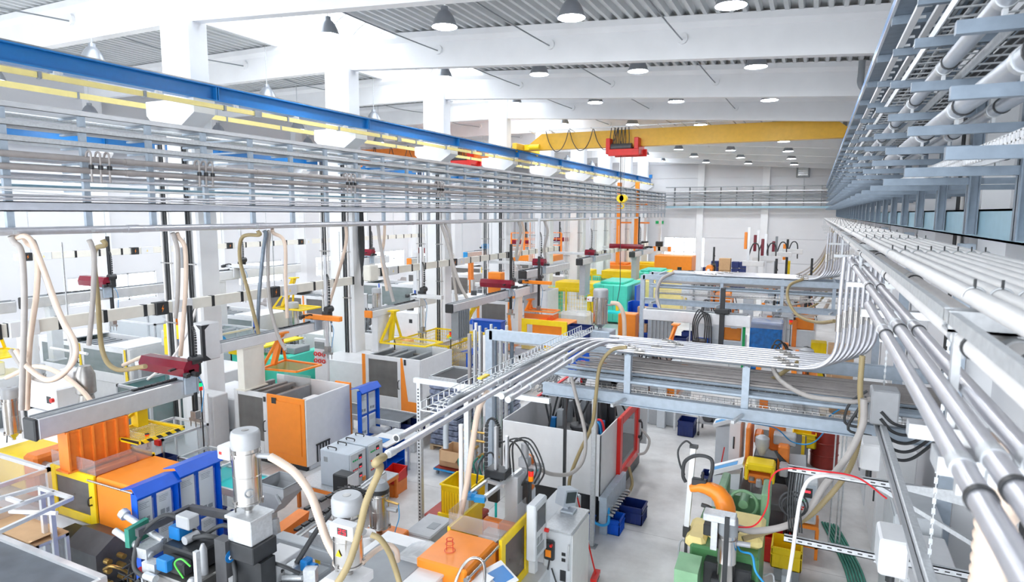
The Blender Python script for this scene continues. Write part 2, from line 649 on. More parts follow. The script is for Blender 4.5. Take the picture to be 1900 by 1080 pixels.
k = 0
for y in CY[1:]:
    if y > YF-1: continue
    k += 1
    struct('trim_%d' % k, column('c', CX0, CX1, y), 'concrete_white')       # main column
    m = MB()
    for (a, b, c, d) in ((-14.58, -12.93, 8.57, 8.25),):
        m.prism([(a, c), (b, c), (b, d), (CX1-0.0, 7.93), (CX0+0.15, 7.93), (a, d)], 'y', y-0.32, y+0.25)
    k += 1
    struct('trim_%d' % k, m, 'concrete_white')                              # corbel carrying the crane rails
    # wall pilasters
    k += 1
    struct('trim_%d' % k, MB().box(XL, XL+0.35, y+0.05, y+0.6, 0, 10.45), 'concrete_white')
    k += 1
    struct('trim_%d' % k, MB().box(XR-0.32, XR, y+0.05, y+0.6, 0, 9.4), 'concrete_white')
for x in (-25.0, -19.8, -14.3, -9.05, -3.85):
    k += 1
    struct('trim_%d' % k, MB().box(x-0.27, x+0.27, YF-0.3, YF, 0, 11), 'concrete_white')

# roof beams: a web with a thick top flange and haunches
RB0 = 10.43


def zb(x):
    return RB0 - 0.064*(x+13.6)


def roof_beam(xa, xb, y, fz):
    prof = [(-0.13, 0), (0.13, 0), (0.13, 0.72), (0.25, 0.84), (0.25, 1.0), (-0.25, 1.0), (-0.25, 0.84), (-0.13, 0.72)]
    vs = []
    for x in (xa, xb):
        for (a, b) in prof:
            vs.append((x, y+0.3+a, fz(x)+b))
    n = len(prof)
    fs = [tuple(reversed(range(n))), tuple(range(n, 2*n))]
    for i in range(n):
        j = (i+1) % n
        fs.append((i, j, j+n, i+n))
    return MB()._add(vs, fs)


for y in CY:
    if y > YF-1: continue
    k += 1
    struct('trim_%d' % k, roof_beam(CX1, XR, y, zb), 'concrete_white')
    k += 1
    struct('trim_%d' % k, roof_beam(CX0, XL, y, lambda x: 10.45), 'concrete_white')


def deck(xa, xb, zf, y0, y1):
    """trapezoidal steel sheet seen from below, ribs along the hall"""
    vs, fs = [], []
    x = xa
    pr = []
    P = 0.30
    while x < xb-0.01:
        for (dx, dz) in ((0, 0), (0.09, 0), (0.13, 0.13), (0.26, 0.13)):
            if x+dx <= xb:
                pr.append((x+dx, zf(x+dx)+0.02+dz))
        x += P
    pr.append((xb, zf(xb)+0.02))
    for (a, b) in pr: vs += [(a, y0, b), (a, y1, b)]
    n = len(pr)
    for i in range(n-1):
        fs.append((2*i, 2*i+1, 2*i+3, 2*i+2))
    for (a, b) in pr: vs += [(a, y0, b+0.09), (a, y1, b+0.09)]
    o = 2*n
    for i in range(n-1):
        fs.append((o+2*i, o+2*i+2, o+2*i+3, o+2*i+1))
    for q in (0, 1):
        for i in range(n-1):
            fs.append((2*i+q, 2*i+2+q, o+2*i+2+q, o+2*i+q))
    return MB()._add(vs, fs)


SKA, SKB = -16.4, -11.7
m = deck(SKB, XR+0.1, zdeck, YN, YF)
d2 = deck(XL, SKA, lambda x: 11.45, YN, YF)
m._add(d2.v, d2.f)
struct('ceiling', m, 'deck')
# skylight kerbs, arches and panes
m = MB()
for x, z0 in ((SKA, 11.4), (SKB, 11.28)):
    m.box(x-0.06, x+0.06, YN, YF, z0, 12.0)
k += 1
struct('trim_%d' % k, m, 'concrete_white')
m = MB()
R_ = (SKB-SKA)/2
xc = (SKA+SKB)/2
y = YN
while y <= YF:
    pts = [(xc-R_*math.cos(PI*t/14), y, 12.0+1.25*math.sin(PI*t/14)) for t in range(15)]
    m.tube(pts, 0.035, 4, smooth=False)
    y += 1.13
for t in (3.5, 7, 10.5):
    a = PI*t/14
    m.bar((xc-R_*math.cos(a), YN, 12+1.25*math.sin(a)), (xc-R_*math.cos(a), YF, 12+1.25*math.sin(a)), 0.05)
so = struct('window_9', m, 'alu')
vs, fs = [], []
for t in range(15):
    a = PI*t/14
    for yy in (YN, YF): vs.append((xc-R_*1.01*math.cos(a), yy, 12.03+1.25*math.sin(a)))
for t in range(14): fs.append((2*t, 2*t+1, 2*t+3, 2*t+2))
struct('pane', MB()._add(vs, fs, True), 'sky_pane', so)


# ---------------------------------------------------------------- high-bay lamps
def bell_lamp(loc, label, group, drop=0.25):
    t = T('bell_lamp', label, 'lamp', loc, 0, group)
    t.p('lamp_shade', 'lamp_shade', MB().lathe(0, 0, [(0.30, 0.0), (0.302, 0.012), (0.285, 0.05), (0.255, 0.14), (0.20, 0.26), (0.13, 0.35), (0.09, 0.37), (0.08, 0.46), (0.02, 0.47)], 24, cap=False))
    t.p('bulb_glow', 'lamp_glow', MB().lathe(0, 0, [(0.0001, 0.015), (0.27, 0.02)], 24, False), label='glowing white opening of the lamp')
    t.p('hanger', 'galv', MB().cyl((0, 0, 0.46), (0, 0, 0.46+drop), 0.012, 6))
    return t


ROWS = [(-1.7, 9.95, 'the row nearest the right'), (-4.95, 10.12, 'the second row from the right'),
        (-8.1, 10.3, 'the third row from the right'), (-11.6, 10.5, 'the row beside the skylight')]
for (x, z, rn) in ROWS:
    for i in range(8):
        y = 13.3+BAY*i
        z2 = z-(0, 0, 0, 0.15, 0.3, 0.3, 0.3, 0.3)[i]
        bell_lamp((x, y, z2), 'bell lamp under the roof, %s from the camera in %s' % (nth(i), rn), 'bell lamps under the hall roof',
                  zdeck(x)-z2-0.42)
for i in range(8):
    bell_lamp((-16.65, 10.4+BAY*i, 9.7), 'bell-shaped lamp left of the white columns, %s from the camera' % nth(i), 'bell lamps under the left aisle roof', 1.3)
for j, x in enumerate((-20.4, -24.6)):
    for i in range(7):
        bell_lamp((x, 10.0+5*j*1.02+BAY*i, 9.5), 'bell-shaped lamp in the left aisle, %s from the camera in the %s row' % (nth(i), ('middle', 'wall-side')[j]),
                  'bell lamps under the left aisle roof', 1.5)

# wire runs that pass through round sleeves in the roof beams
for j, x in enumerate((-10.2, -6.7, -3.2)):
    m = MB()
    z = zb(x)+0.45
    for a in CY[1:8]:
        m.tube(catmull([(x, a+0.3, z), (x, a+0.3+BAY*0.3, z-0.06), (x, a+0.3+BAY*0.7, z-0.04), (x, a+0.3+BAY, z)], 4), 0.018, 5)
    one('cable_run', 'thin dark cable strung through the roof beams, %s from the right wall' % ['third', 'second', 'nearest'][j], 'cable', m, 'mid_grey', 'cables through the roof beams')
    for i, a in enumerate(CY[1:9]):
        one('pipe_sleeve', 'round white sleeve in the %s roof beam, on the %s cable' % (nth(i), ['third', 'second', 'first'][j]), 'sleeve',
            MB().cyl((x, a+0.09, z+0.03), (x, a+0.17, z+0.03), 0.13, 16), 'concrete_white', 'round sleeves in the roof beams')
for j, x in enumerate((-18.0, -22.5)):
    m = MB()
    for a in CY[1:8]:
        m.tube(catmull([(x, a+0.3, 10.95), (x, a+0.3+BAY*0.5, 10.8), (x, a+0.3+BAY, 10.95)], 4), 0.02, 5)
    one('cable_run', 'dark cable strung through the roof beams of the left aisle, %s' % ['near the columns', 'near the wall'][j], 'cable', m, 'mid_grey')
    for i, a in enumerate(CY[1:8]):
        one('pipe_sleeve', 'round sleeve in the %s left-aisle roof beam, cable %s' % (nth(i), ['near the columns', 'near the wall'][j]), 'sleeve',
            MB().cyl((x, a+0.09, 10.98), (x, a+0.17, 10.98), 0.14, 16), 'concrete_white', 'round sleeves in the left beams')
for i, y in enumerate((CY[4]-0.5, CY[6]-0.5)):
    one('rain_pipe', 'dark grey bent rain pipe at the right end of the roof beams, %s' % ('nearer one', 'farther one')[i], 'pipe',
        MB().tube(catmull([(0.95, y, 10.38), (0.95, y, 10.0), (0.95, y, 9.75), (1.1, y, 9.55), (1.7, y, 9.2), (XR-0.1, y, 9.0)], 5), 0.09, 12), 'mid_grey')


# ---------------------------------------------------------------- crane runways
def i_beam(x, z0, z1, wd, y0, y1, stiff):
    m = MB()
    m.box(x-wd/2, x+wd/2, y0, y1, z1-0.03, z1)
    m.box(x-wd/2, x+wd/2, y0, y1, z0, z0+0.03)
    m.box(x-0.012, x+0.012, y0, y1, z0+0.03, z1-0.03)
    for s in stiff:
        m.box(x-wd/2+0.01, x+wd/2-0.01, s-0.012, s+0.012, z0+0.03, z1-0.03)
        m.box(x-wd/2+0.01, x+wd/2-0.01, s+0.05, s+0.074, z0+0.03, z1-0.03)
    return m


t = T('crane_runway', 'blue steel crane runway beam on the right side of the white columns', 'crane rail', (-13.03, 0, 8.57), 0, 'crane runways')
t.p('beam', 'crane_blue', i_beam(0, 0.0, 0.36, 0.26, -4, 55.2, [y+0.3 for y in CY if y < 55]))
rl = MB().box(-0.03, 0.03, -4, 55.2, 0.36, 0.41)
t.p('rail', 'steel', rl)
t.p('end_stop', 'crane_blue', MB().box(-0.13, 0.13, 55.0, 55.2, 0.41, 0.7))
t2 = T('conductor_rail', 'pale yellow conductor rail in segments along the near blue crane beam', 'conductor rail', (-12.80, 0, 8.37), 0, 'conductor rails')
m, jn, br = MB(), MB(), MB()
y = -3.0
while y < 55:
    m.box(-0.03, 0.03, y, y+1.96, 0.0, 0.10)
    y += 2.0
t2.p('rail_segment', 'conductor', m)
y = -3.02
i = 0
while y < 55:
    jn.box(-0.045, 0.045, y, y+0.05, -0.015, 0.115)
    if i % 3 == 1: jn.box(-0.05, 0.06, y+0.9, y+1.1, -0.03, 0.13)
    br.box(-0.22, 0.03, y+0.33, y+0.38, 0.12, 0.16)
    br.box(-0.03, 0.02, y+0.28, y+0.43, 0.09, 0.17)
    y += 2.0
    i += 1
t2.p('joint', 'mid_grey', jn)['kind'] = 'stuff'
t2.p('bracket', 'galv', br)['kind'] = 'stuff'
t3 = T('conductor_rail', 'yellow conductor rail left of the columns, behind the near one', 'conductor rail', (-15.1, 0, 8.50), 0, 'conductor rails')
m, jn = MB(), MB()
m.box(-0.03, 0.03, -3, 50, 0, 0.12)
y = -3
while y < 50:
    jn.box(-0.045, 0.045, y, y+0.05, -0.015, 0.135)
    y += 2.0
t3.p('rail_segment', 'conductor', m)
t3.p('joint', 'mid_grey', jn)['kind'] = 'stuff'
t4 = T('crane_runway', 'blue steel crane runway beam along the left wall', 'crane rail', (XL+0.75, 0, 8.47), 0, 'crane runways')
t4.p('beam', 'crane_blue', i_beam(0, 0.0, 0.5, 0.26, -4, 55.2, [y+0.3 for y in CY if y < 55]))
for y in CY[1:]:
    if y < YF-1:
        k += 1
        struct('trim_%d' % k, MB().prism([(XL+0.35, 8.47), (XL+0.9, 8.47), (XL+0.9, 8.3), (XL+0.35, 7.8)], 'y', y, y+0.6), 'concrete_white')


# ---------------------------------------------------------------- overhead cranes
def bridge_crane(Y, x0, x1, zb0, zb1, label, ends, hoistx, hang, m1='ochre', cab=True):
    t = T('bridge_crane', label, 'crane', (0, Y, 0))
    g = MB()
    b = 0.62
    g.prism([(x0+0.9, zb1), (x1-0.9, zb1), (x1-0.15, zb0+b*0.35), (x1-0.15, zb0), (x0+0.15, zb0), (x0+0.15, zb0+b*0.35)], 'y', -0.22, 0.22)
    t.p('girder', m1, g)
    for s in (0, 1):
        x = (x0, x1)[s]
        e = MB().box(x-0.12, x+0.12, -1.4, 1.4, zb0-0.05, zb0+0.25, 0.02)
        e.cyl((x-0.06, -1.2, zb0-0.03), (x+0.06, -1.2, zb0-0.03), 0.14, 14)
        e.cyl((x-0.06, 1.2, zb0-0.03), (x+0.06, 1.2, zb0-0.03), 0.14, 14)
        t.p('end_carriage', m1, e)
    mt = MB().cyl((x0+0.35, -0.5, zb0+0.12), (x0+0.9, -0.5, zb0+0.12), 0.12, 12)
    mt.box(x0+0.15, x0+0.4, -0.6, -0.35, zb0-0.02, zb0+0.24)
    t.p('drive_motor', 'yellow', mt)
    # festoon track and loops
    f = MB().bar((x0+0.2, -0.42, zb1+0.12), (x1-0.2, -0.42, zb1+0.12), 0.04, 0.05)
    n = 13
    for i in range(n+1):
        x = x0+0.5+(x1-x0-1)*i/n
        f.bar((x, -0.1, zb1+0.02), (x-0.15, -0.5, zb1+0.14), 0.03)
    t.p('festoon_track', 'galv', f)
    lp = MB()
    xs = x0+1.2
    i = 0
    while xs < hoistx-0.6:
        wd = 1.15
        pts = [(xs, -0.44, zb1+0.08), (xs+wd*0.15, -0.44, zb1-0.45), (xs+wd*0.35, -0.44, zb1-0.80), (xs+wd*0.5, -0.44, zb1-0.88), (xs+wd*0.7, -0.44, zb1-0.76), (xs+wd*0.88, -0.44, zb1-0.4), (xs+wd, -0.44, zb1+0.08)]
        lp.tube(catmull(pts, 4), 0.02, 5)
        xs += wd+0.04
    for i in range(5):
        a = hoistx-0.55+i*0.16
        pts = [(a, -0.46, zb1+0.08), (a-0.05, -0.5, zb1-0.6), (a+0.08, -0.5, zb1-1.15), (a+0.2, -0.5, zb1-0.6), (a+0.16, -0.46, zb1+0.08)]
        lp.tube(catmull(pts, 4), 0.02, 5)
    t.p('festoon_cable', 'rubber', lp)
    # crab / hoist
    h = MB().box(hoistx-0.75, hoistx-0.55, -0.65, 0.5, zb0-0.35, zb0+0.35, 0.02)
    h.box(hoistx+0.55, hoistx+0.75, -0.65, 0.5, zb0-0.35, zb0+0.35, 0.02)
    h.box(hoistx-0.6, hoistx+0.8, -0.75, -0.6, zb0-0.45, zb0-0.15, 0.02)
    h.box(hoistx-0.6, hoistx+0.9, 0.3, 0.45, zb0-0.42, zb0-0.1, 0.02)
    t.p('hoist_frame', 'red', h)
    d = MB().cyl((hoistx-0.55, -0.42, zb0-0.05), (hoistx+0.4, -0.42, zb0-0.05), 0.17, 16)
    d.cyl((hoistx-0.1, 0.35, zb0), (hoistx+0.55, 0.35, zb0), 0.15, 14)
    t.p('drum', 'charcoal', d)
    if hang:
        c = MB()
        for dx in (-0.09, 0.0, 0.09):
            c.cyl((hoistx+dx, -0.42, zb0-0.2), (hoistx+dx*0.7, -0.42, hang+0.5), 0.012, 5)
        t.p('hoist_rope', 'steel', c)
        hk = MB().box(hoistx-0.14, hoistx+0.14, -0.5, -0.34, hang+0.15, hang+0.5, 0.03)
        hk.cyl((hoistx-0.05, -0.55, hang+0.36), (hoistx-0.05, -0.29, hang+0.36), 0.17, 14)
        hk.cyl((hoistx+0.08, -0.55, hang+0.36), (hoistx+0.08, -0.29, hang+0.36), 0.17, 14)
        hk.ring((hoistx, -0.42, hang), 0.1, 0.03, 'y', 12, (-PI*0.8, PI*0.55))
        t.p('hook_block', 'yellow', hk)
    return t


gL = at(960, 271, Y=29.0)
gR = at(1300, 262, Y=29.0)
bridge_crane(29.0, -13.03, 1.35, 9.0, 9.75, 'long ochre bridge crane with red hoist spanning the hall below the roof', 0, -8.05, 6.3)
cr = T('crane_pendant', 'black pendant control cable with yellow grip hanging from the ochre crane', 'crane control', (0, 0, 0))
p0 = at(1152, 262, Y=28.5)
p1 = at(1151, 500, Y=28.5)
p2 = at(1145, 560, Y=28.5)
cr.p('cable', 'rubber', MB().tube(catmull([p0, p0.lerp(p1, 0.5), p1, p1.lerp(p2, 0.5)+Vector((0.06, 0, 0)), p2], 5), 0.017, 5))
cr.p('grip', 'yellow', MB().bar(p2, p2+Vector((0.02, 0, -0.42)), 0.12, 0.1))
bridge_crane(31.5, -26.2, -15.2, 8.98, 9.7, 'ochre bridge crane of the left aisle seen behind the white columns', 0, -18.0, 0, 'orange_steel')
# ================================================================ pipe racks
YR = 55.6


def run(name, label, cat, pts, r, m, n=10, group=None, sock=0.0, smooth=True):
    """a straight or bent pipe with coupling sockets"""
    t = MB().tube(pts, r, n)
    if sock:
        a, b = Vector(pts[0]), Vector(pts[-1])
        L = (b-a).length
        d = (b-a)/L
        s = sock*0.5
        while s < L:
            t.tube([a+d*(s-r*1.6), a+d*(s+r*1.6)], r*1.16, n)
            s += sock
    return one(name, label, cat, t, m, group)


def ladder(x0, x1, z, y0, y1, pitch=0.3, h=0.05):
    m = MB()
    for x in (x0, x1): m.box(x-0.006, x+0.006, y0, y1, z, z+h)
    y = y0
    while y < y1:
        m.box(x0, x1, y, y+0.02, z, z+0.01)
        y += pitch
    return m


# ---- left rack, along the white columns
RX = -11.8
for i in range(49):
    y = -1.6+1.24*i
    if y > YR: break
    t = T('rack_post', 'steel post of the left pipe rack, %s from the near end' % nth(i), 'rack post', (RX, y, 5.98), 0, 'posts of the left pipe rack')
    t.p('post', 'steel_blue', MB().box(-0.04, 0.03, -0.055, 0.055, -0.30, 1.76))
    ar = MB()
    for z in (1.66, 1.38, 1.13, 0.86, 0.72, 0.56, 0.38):
        ar.box(-1.62 if i % 5 == 0 else -0.62, -0.04, -0.03, 0.03, z-0.035, z)
    t.p('bracket_arm', 'steel_blue', ar)
    bb = MB().box(-0.08, 0.12, -0.03, 0.03, -0.36, -0.30)
    t.p('pipe_support', 'galv', bb)
t = T('rack_beam', 'grey steel channel beam along the foot of the left pipe rack', 'beam', (RX-0.1, 0, 5.98))
t.p('channel', 'rack_beam', MB().box(0.12, 0.14, -3, YR, 0.0, 0.165).box(0.05, 0.14, -3, YR, 0.0, 0.02).box(0.05, 0.14, -3, YR, 0.15, 0.165))
for j, (z, c, tm) in enumerate(((7.64, 'topmost', 'alu'), (7.36, 'second from the top', 'galv'), (7.11, 'third from the top', 'galv'))):
    t = T('cable_tray', 'long grey cable tray on the left pipe rack, %s' % c, 'cable tray', (RX, 0, z), 0, 'cable trays of the left rack')
    tr = MB().box(-0.04+0.09, 0.055, -3, YR, 0, 0.09)
    tr.box(-0.48, -0.475, -3, YR, 0, 0.09)
    tr.box(-0.48, 0.055, -3, YR, 0, 0.008)
    t.p('tray', tm, tr)
    lip = MB().box(0.05, 0.062, -3, YR, 0.085, 0.092)
    t.p('lip', 'white' if j == 0 else 'alu', lip)
    if j:
        cb = MB()
        for q in range(5):
            pts = []
            y = -3
            while y < YR:
                pts.append((-0.08-0.07*q+random.uniform(-.02, .02), y, 0.03+random.uniform(0, .03)))
                y += 2.2
            cb.tube(pts, 0.014, 5)
        one('cable_bundle', 'dark cables lying in the %s tray of the left rack' % ('second' if j == 1 else 'third'), 'cables', cb.move((RX, 0, z)), 'rubber', kind='stuff')
for j, (x, z, r, m, lb) in enumerate((
        (RX+0.09, 6.90, 0.055, 'pipe_grey', 'grey brown pipe on the left rack, just below the trays'),
        (RX+0.09, 6.70, 0.055, 'pipe_grey', 'grey brown pipe on the left rack, second below the trays'),
        (RX+0.07, 6.53, 0.026, 'pipe', 'thin bright pipe on the left rack below the brown pipes'),
        (RX+0.07, 6.36, 0.022, 'pipe_white', 'thin cream pipe on the left rack above the foot beam'),
        (RX+0.09, 6.24, 0.024, 'pipe', 'upper of two thin bright pipes on the foot beam'),
        (RX+0.12, 6.185, 0.020, 'pipe', 'lower of two thin bright pipes on the foot beam'),
        (RX+0.05, 5.66, 0.068, 'pipe', 'big bright conveying pipe hanging below the left rack'),
        (RX-0.08, 5.64, 0.055, 'pipe', 'bright conveying pipe behind the big one below the left rack'),
        (RX-0.62+.1, 6.93, 0.04, 'duct_blue', 'bluish pipe in the back of the left rack, upper'),
        (RX-0.62, 6.78, 0.04, 'galv', 'galvanised pipe in the back of the left rack, upper'),
        (RX-0.62, 6.62, 0.03, 'pipe', 'bright pipe in the back of the left rack, middle'),
        (RX-0.62, 6.42, 0.03, 'duct_blue', 'bluish pipe in the back of the left rack, lower'),
        (RX-1.5, 7.72, 0.05, 'galv', 'galvanised pipe beside the white columns, topmost'),
        (RX-1.5, 7.30, 0.05, 'duct_blue', 'bluish pipe beside the white columns, second from top'),
        (RX-1.5, 6.94, 0.05, 'pipe', 'bright pipe beside the white columns, third from top'),
        (RX-1.5, 6.60, 0.05, 'galv', 'galvanised pipe beside the white columns, fourth from top'),
        (RX-1.5, 6.42, 0.04, 'duct_blue', 'bluish pipe beside the white columns, lowest'))):
    run('pipe', lb, 'pipe', [(x, -3, z), (x, YR if z > 6 else 46, z)], r, m, 10, 'pipes of the left rack', sock=3.1)
# small valve manifolds on the brown pipes
for i, (x, y) in enumerate(((358, 285), (635, 300), (805, 310), (160, 320))):
    p = at(x, y, X=RX+0.1)
    t = T('valve_manifold', 'small dark valve manifold on the left rack pipes, %s from the left' % nth((1, 2, 3, 0)[i]).replace('nearest', 'first'), 'valve', (RX+0.1, p.y, 6.5), 0, 'valve manifolds')
    for q in range(3):
        yy = q*0.16
        t.p('riser', 'pipe_grey', MB().tube(catmull([(0.0, yy, 0.4), (0.06, yy, 0.52), (0.16, yy, 0.5), (0.16, yy, 0.3), (0.15, yy, 0.0)], 4), 0.02, 6))
        t.p('valve', 'dark', MB().box(0.12, 0.2, yy-0.03, yy+0.03, 0.22, 0.3, 0.01))

# ---- rack on the far wall
for i in range(11):
    x = -11.2+1.28*i
    one('rack_post', 'dark post of the rack on the far wall, %s from the left' % nth(i).replace('nearest', 'first'), 'rack post', MB().box(x-0.03, x+0.03, 56.24, 56.69, 6.45, 8.25), 'mid_grey', 'posts of the far wall rack')
for j, (z, r, m) in enumerate(((8.2, 0, 'mid_grey'), (7.85, 0, 'alu'), (7.55, 0.05, 'mid_grey'), (7.3, 0.06, 'mid_grey'), (7.05, 0.04, 'mid_grey'), (6.88, 0, 'alu'))):
    if r: mm = MB().cyl((-11.9, 56.2, z), (1.0, 56.2, z), r, 8)
    else: mm = MB().box(-11.9, 1.0, 56.05, 56.29, z-0.035, z+0.035)
    one('pipe' if r else 'cable_tray', '%s along the far wall rack, %s from its top' % ('dark pipe' if r else 'flat tray', nth(j).replace('nearest', 'first')), 'pipe' if r else 'cable tray', mm, m, 'runs on the far wall rack')
one('rack_beam', 'pale steel beam along the foot of the far wall rack', 'beam', MB().box(-11.9, 1.2, 56.2, 56.29, 6.44, 6.6), 'duct_blue')
f = T('wall_fan', 'square dark ventilation fan high on the far wall', 'fan', (-1.13, 56.98, 9.4))
f.p('housing', 'mid_grey', MB().box(-0.5, 0.5, -0.16, 0, -0.5, 0.5, 0.03))
lv = MB()
for i in range(7): lv.box(-0.36, 0.36, -0.20, -0.16, -0.33+i*0.1, -0.28+i*0.1)
f.p('louvre', 'alu', lv)
f.p('cable', 'galv', MB().cyl((0.1, -0.04, -0.5), (0.1, -0.04, -1.85), 0.03, 6))

# ---- right rack (seen from below, beside the camera)
PX = 1.36
LV = (8.0, 7.68, 7.36, 7.03, 6.69, 6.37)
for i in range(31):
    y = 2.45+1.78*i
    if y > YR: break
    t = T('rack_post', 'steel post with cantilever arms of the right rack, %s from the camera' % nth(i), 'rack post', (PX, y, 5.8), 0, 'posts of the right rack')
    t.p('post', 'rack_steel', MB().box(0.0, 0.012, -0.07, 0.07, 0, 2.3).box(0.0, 0.09, -0.012, 0.012, 0, 2.3).box(0.085, 0.095, -0.07, 0.07, 0, 2.3))
    for z in LV[1:]:
        a = MB().box(-0.74, 0.0, -0.03, 0.03, z-5.8-0.075, z-5.8-0.004)
        t.p('arm', 'rack_steel', a)
    t.p('wall_tie', 'rack_steel', MB().box(0.09, XR-PX, -0.03, 0.03, 0.5, 0.56).box(0.09, XR-PX, -0.03, 0.03, 1.9, 1.96))
    t.p('arm', 'rack_steel', MB().box(-0.77, 0.0, -0.045, 0.045, LV[0]-5.8-0.09, LV[0]-5.8-0.002))
t = T('sheet_tray', 'wide dark sheet tray forming the top of the right rack', 'cable tray', (0, 0, LV[0]))
t.p('floor_sheet', 'rack_steel', MB().box(0.6, 1.34, 1.0, YR, 0.0, 0.006))
t.p('edge', 'crane_blue', MB().box(0.575, 0.58, 1.0, YR, 0.0, 0.10))
t.p('lip', 'alu', MB().box(0.572, 0.60, 1.0, YR, -0.012, 0.0))
for j, (x, z) in enumerate(((0.68, LV[1]), (0.83, LV[1]))):
    t = T('strip_rail', ('outer', 'inner')[j] + ' of two white perforated rails under the top of the right rack', 'rail', (x, 0, z), 0, 'white rails of the right rack')
    t.p('rail', 'white', MB().box(-0.028, 0.028, 1.0, YR, 0.0, 0.035))
    c = MB()
    y = 1.2
    while y < 22:
        c.box(0.028, 0.075, y, y+0.02, -0.01, 0.012)
        y += 0.34
    t.p('clip', 'galv', c)['kind'] = 'stuff'
for j, (z, x0, x1) in enumerate(((LV[1], 0.95, 1.3), (LV[2], 0.75, 1.25), (LV[3], 0.95, 1.3))):
    t = T('cable_tray', 'ladder cable tray of the right rack, %s from the top' % ('second', 'third', 'fourth')[j], 'cable tray', (0, 0, z), 0, 'ladder trays of the right rack')
    t.p('ladder', 'galv', ladder(x0, x1, 0, 1.0, YR, 0.25, 0.07))
    cb = MB()
    for q in range(6):
        pts = []
        y = 1.0
        while y < YR:
            pts.append((x0+0.04+(x1-x0-0.08)*q/5+random.uniform(-.015, .015), y, 0.03+random.uniform(0, .02)))
            y += 1.9
        cb.tube(pts, 0.018, 5)
    one('cable_bundle', 'dark cables in the %s tray of the right rack' % ('second', 'third', 'fourth')[j], 'cables', cb.move((0, 0, z)), 'rubber' if j != 1 else 'mid_grey', kind='stuff')


def clamp_pipe(label, x, z, r, m, y0, y1, step=1.78, start=2.45, group='insulated pipes of the right rack'):
    t = T('pipe', label, 'pipe', (x, 0, z), 0, group)
    b = MB()
    y = y0
    t.p('tube', m, MB().cyl((0, y0, 0), (0, y1, 0), r, 18))
    c = MB()
    y = start
    while y < min(y1, 30):
        c.tube([(0, y-0.035, 0), (0, y+0.035, 0)], r*1.12, 18)
        c.box(-0.012, 0.012, y-0.02, y+0.02, -r-0.05, -r*0.9)
        y += step
    t.p('clamp', 'galv', c)['kind'] = 'stuff'
    s = MB()
    y = start-0.25
    while y < min(y1, 30):
        s.tube([(0, y-0.012, 0), (0, y+0.012, 0)], r*1.18, 18)
        y += step
    t.p('rubber_ring', 'dark', s)['kind'] = 'stuff'
    return t


clamp_pipe('grey insulated pipe lying on the third arms of the right rack', 0.83, LV[3]+0.09, 0.052, 'insulated', 1.0, YR)
clamp_pipe('thick grey pipe lying on the lower arms of the right rack', 0.94, LV[4]+0.11, 0.068, 'insulated', 1.0, YR)
clamp_pipe('grey pipe beside the thick one on the right rack', 1.17, LV[4]+0.09, 0.05, 'insulated', 1.0, YR)
clamp_pipe('thin grey pipe on the fourth arms of the right rack', 1.12, LV[3]+0.07, 0.03, 'insulated', 1.0, YR)
clamp_pipe('whitish pipe on the lowest arms of the right rack', 1.22, LV[5]+0.06, 0.035, 'pipe_white', 1.0, YR)
t = T('cable_tray', 'white slotted ladder tray on the lowest arms of the right rack', 'cable tray', (1.02, 0, LV[5]))
b = MB()
for z in (0.0, 0.05, 0.10): b.box(-0.006, 0.006, 1.0, 30, z, z+0.012)
y = 1.0
while y < 30:
    b.box(-0.006, 0.006, y, y+0.025, 0, 0.11)
    b.box(0, 0.12, y, y+0.025, 0, 0.01)
    y += 0.09 if y < 12 else 0.3
b.box(0.11, 0.12, 1.0, 30, 0, 0.11)
t.p('ladder', 'white', b)
t = T('rack_beam', 'light blue channel beam behind the feet of the right rack posts', 'beam', (PX+0.11, 0, 5.76))
t.p('channel', 'duct_blue', MB().box(0, 0.03, 1.0, YR, 0, 0.29).box(0, 0.1, 1.0, YR, 0.27, 0.29).box(0, 0.1, 1.0, YR, 0, 0.02))
for i, y in enumerate((6.4, 8.2, 12.0, 13.4)):
    for j in range(1):
        t = T('cable_bundle', 'vertical black cable bundle on the right wall, %s from the camera' % nth(i), 'cables', (XR-0.08, y, 0.6), 0, 'wall cable bundles')
        c = MB()
        for q in range(9): c.cyl((-0.02*(q % 2), q*0.035, 1.5), (-0.02*(q % 2), q*0.035, 8.0), 0.017, 5)
        t.p('cables', 'rubber', c)
        t.p('conduit', 'pipe_white', MB().cyl((0, -0.07, 1.0), (0, -0.07, 8.0), 0.03, 8))
        cl = MB()
        for z in (2.5, 4.0, 5.4, 6.4): cl.box(-0.05, -0.03, -0.12, 0.32, z, z+0.025)
        t.p('strap', 'galv', cl)

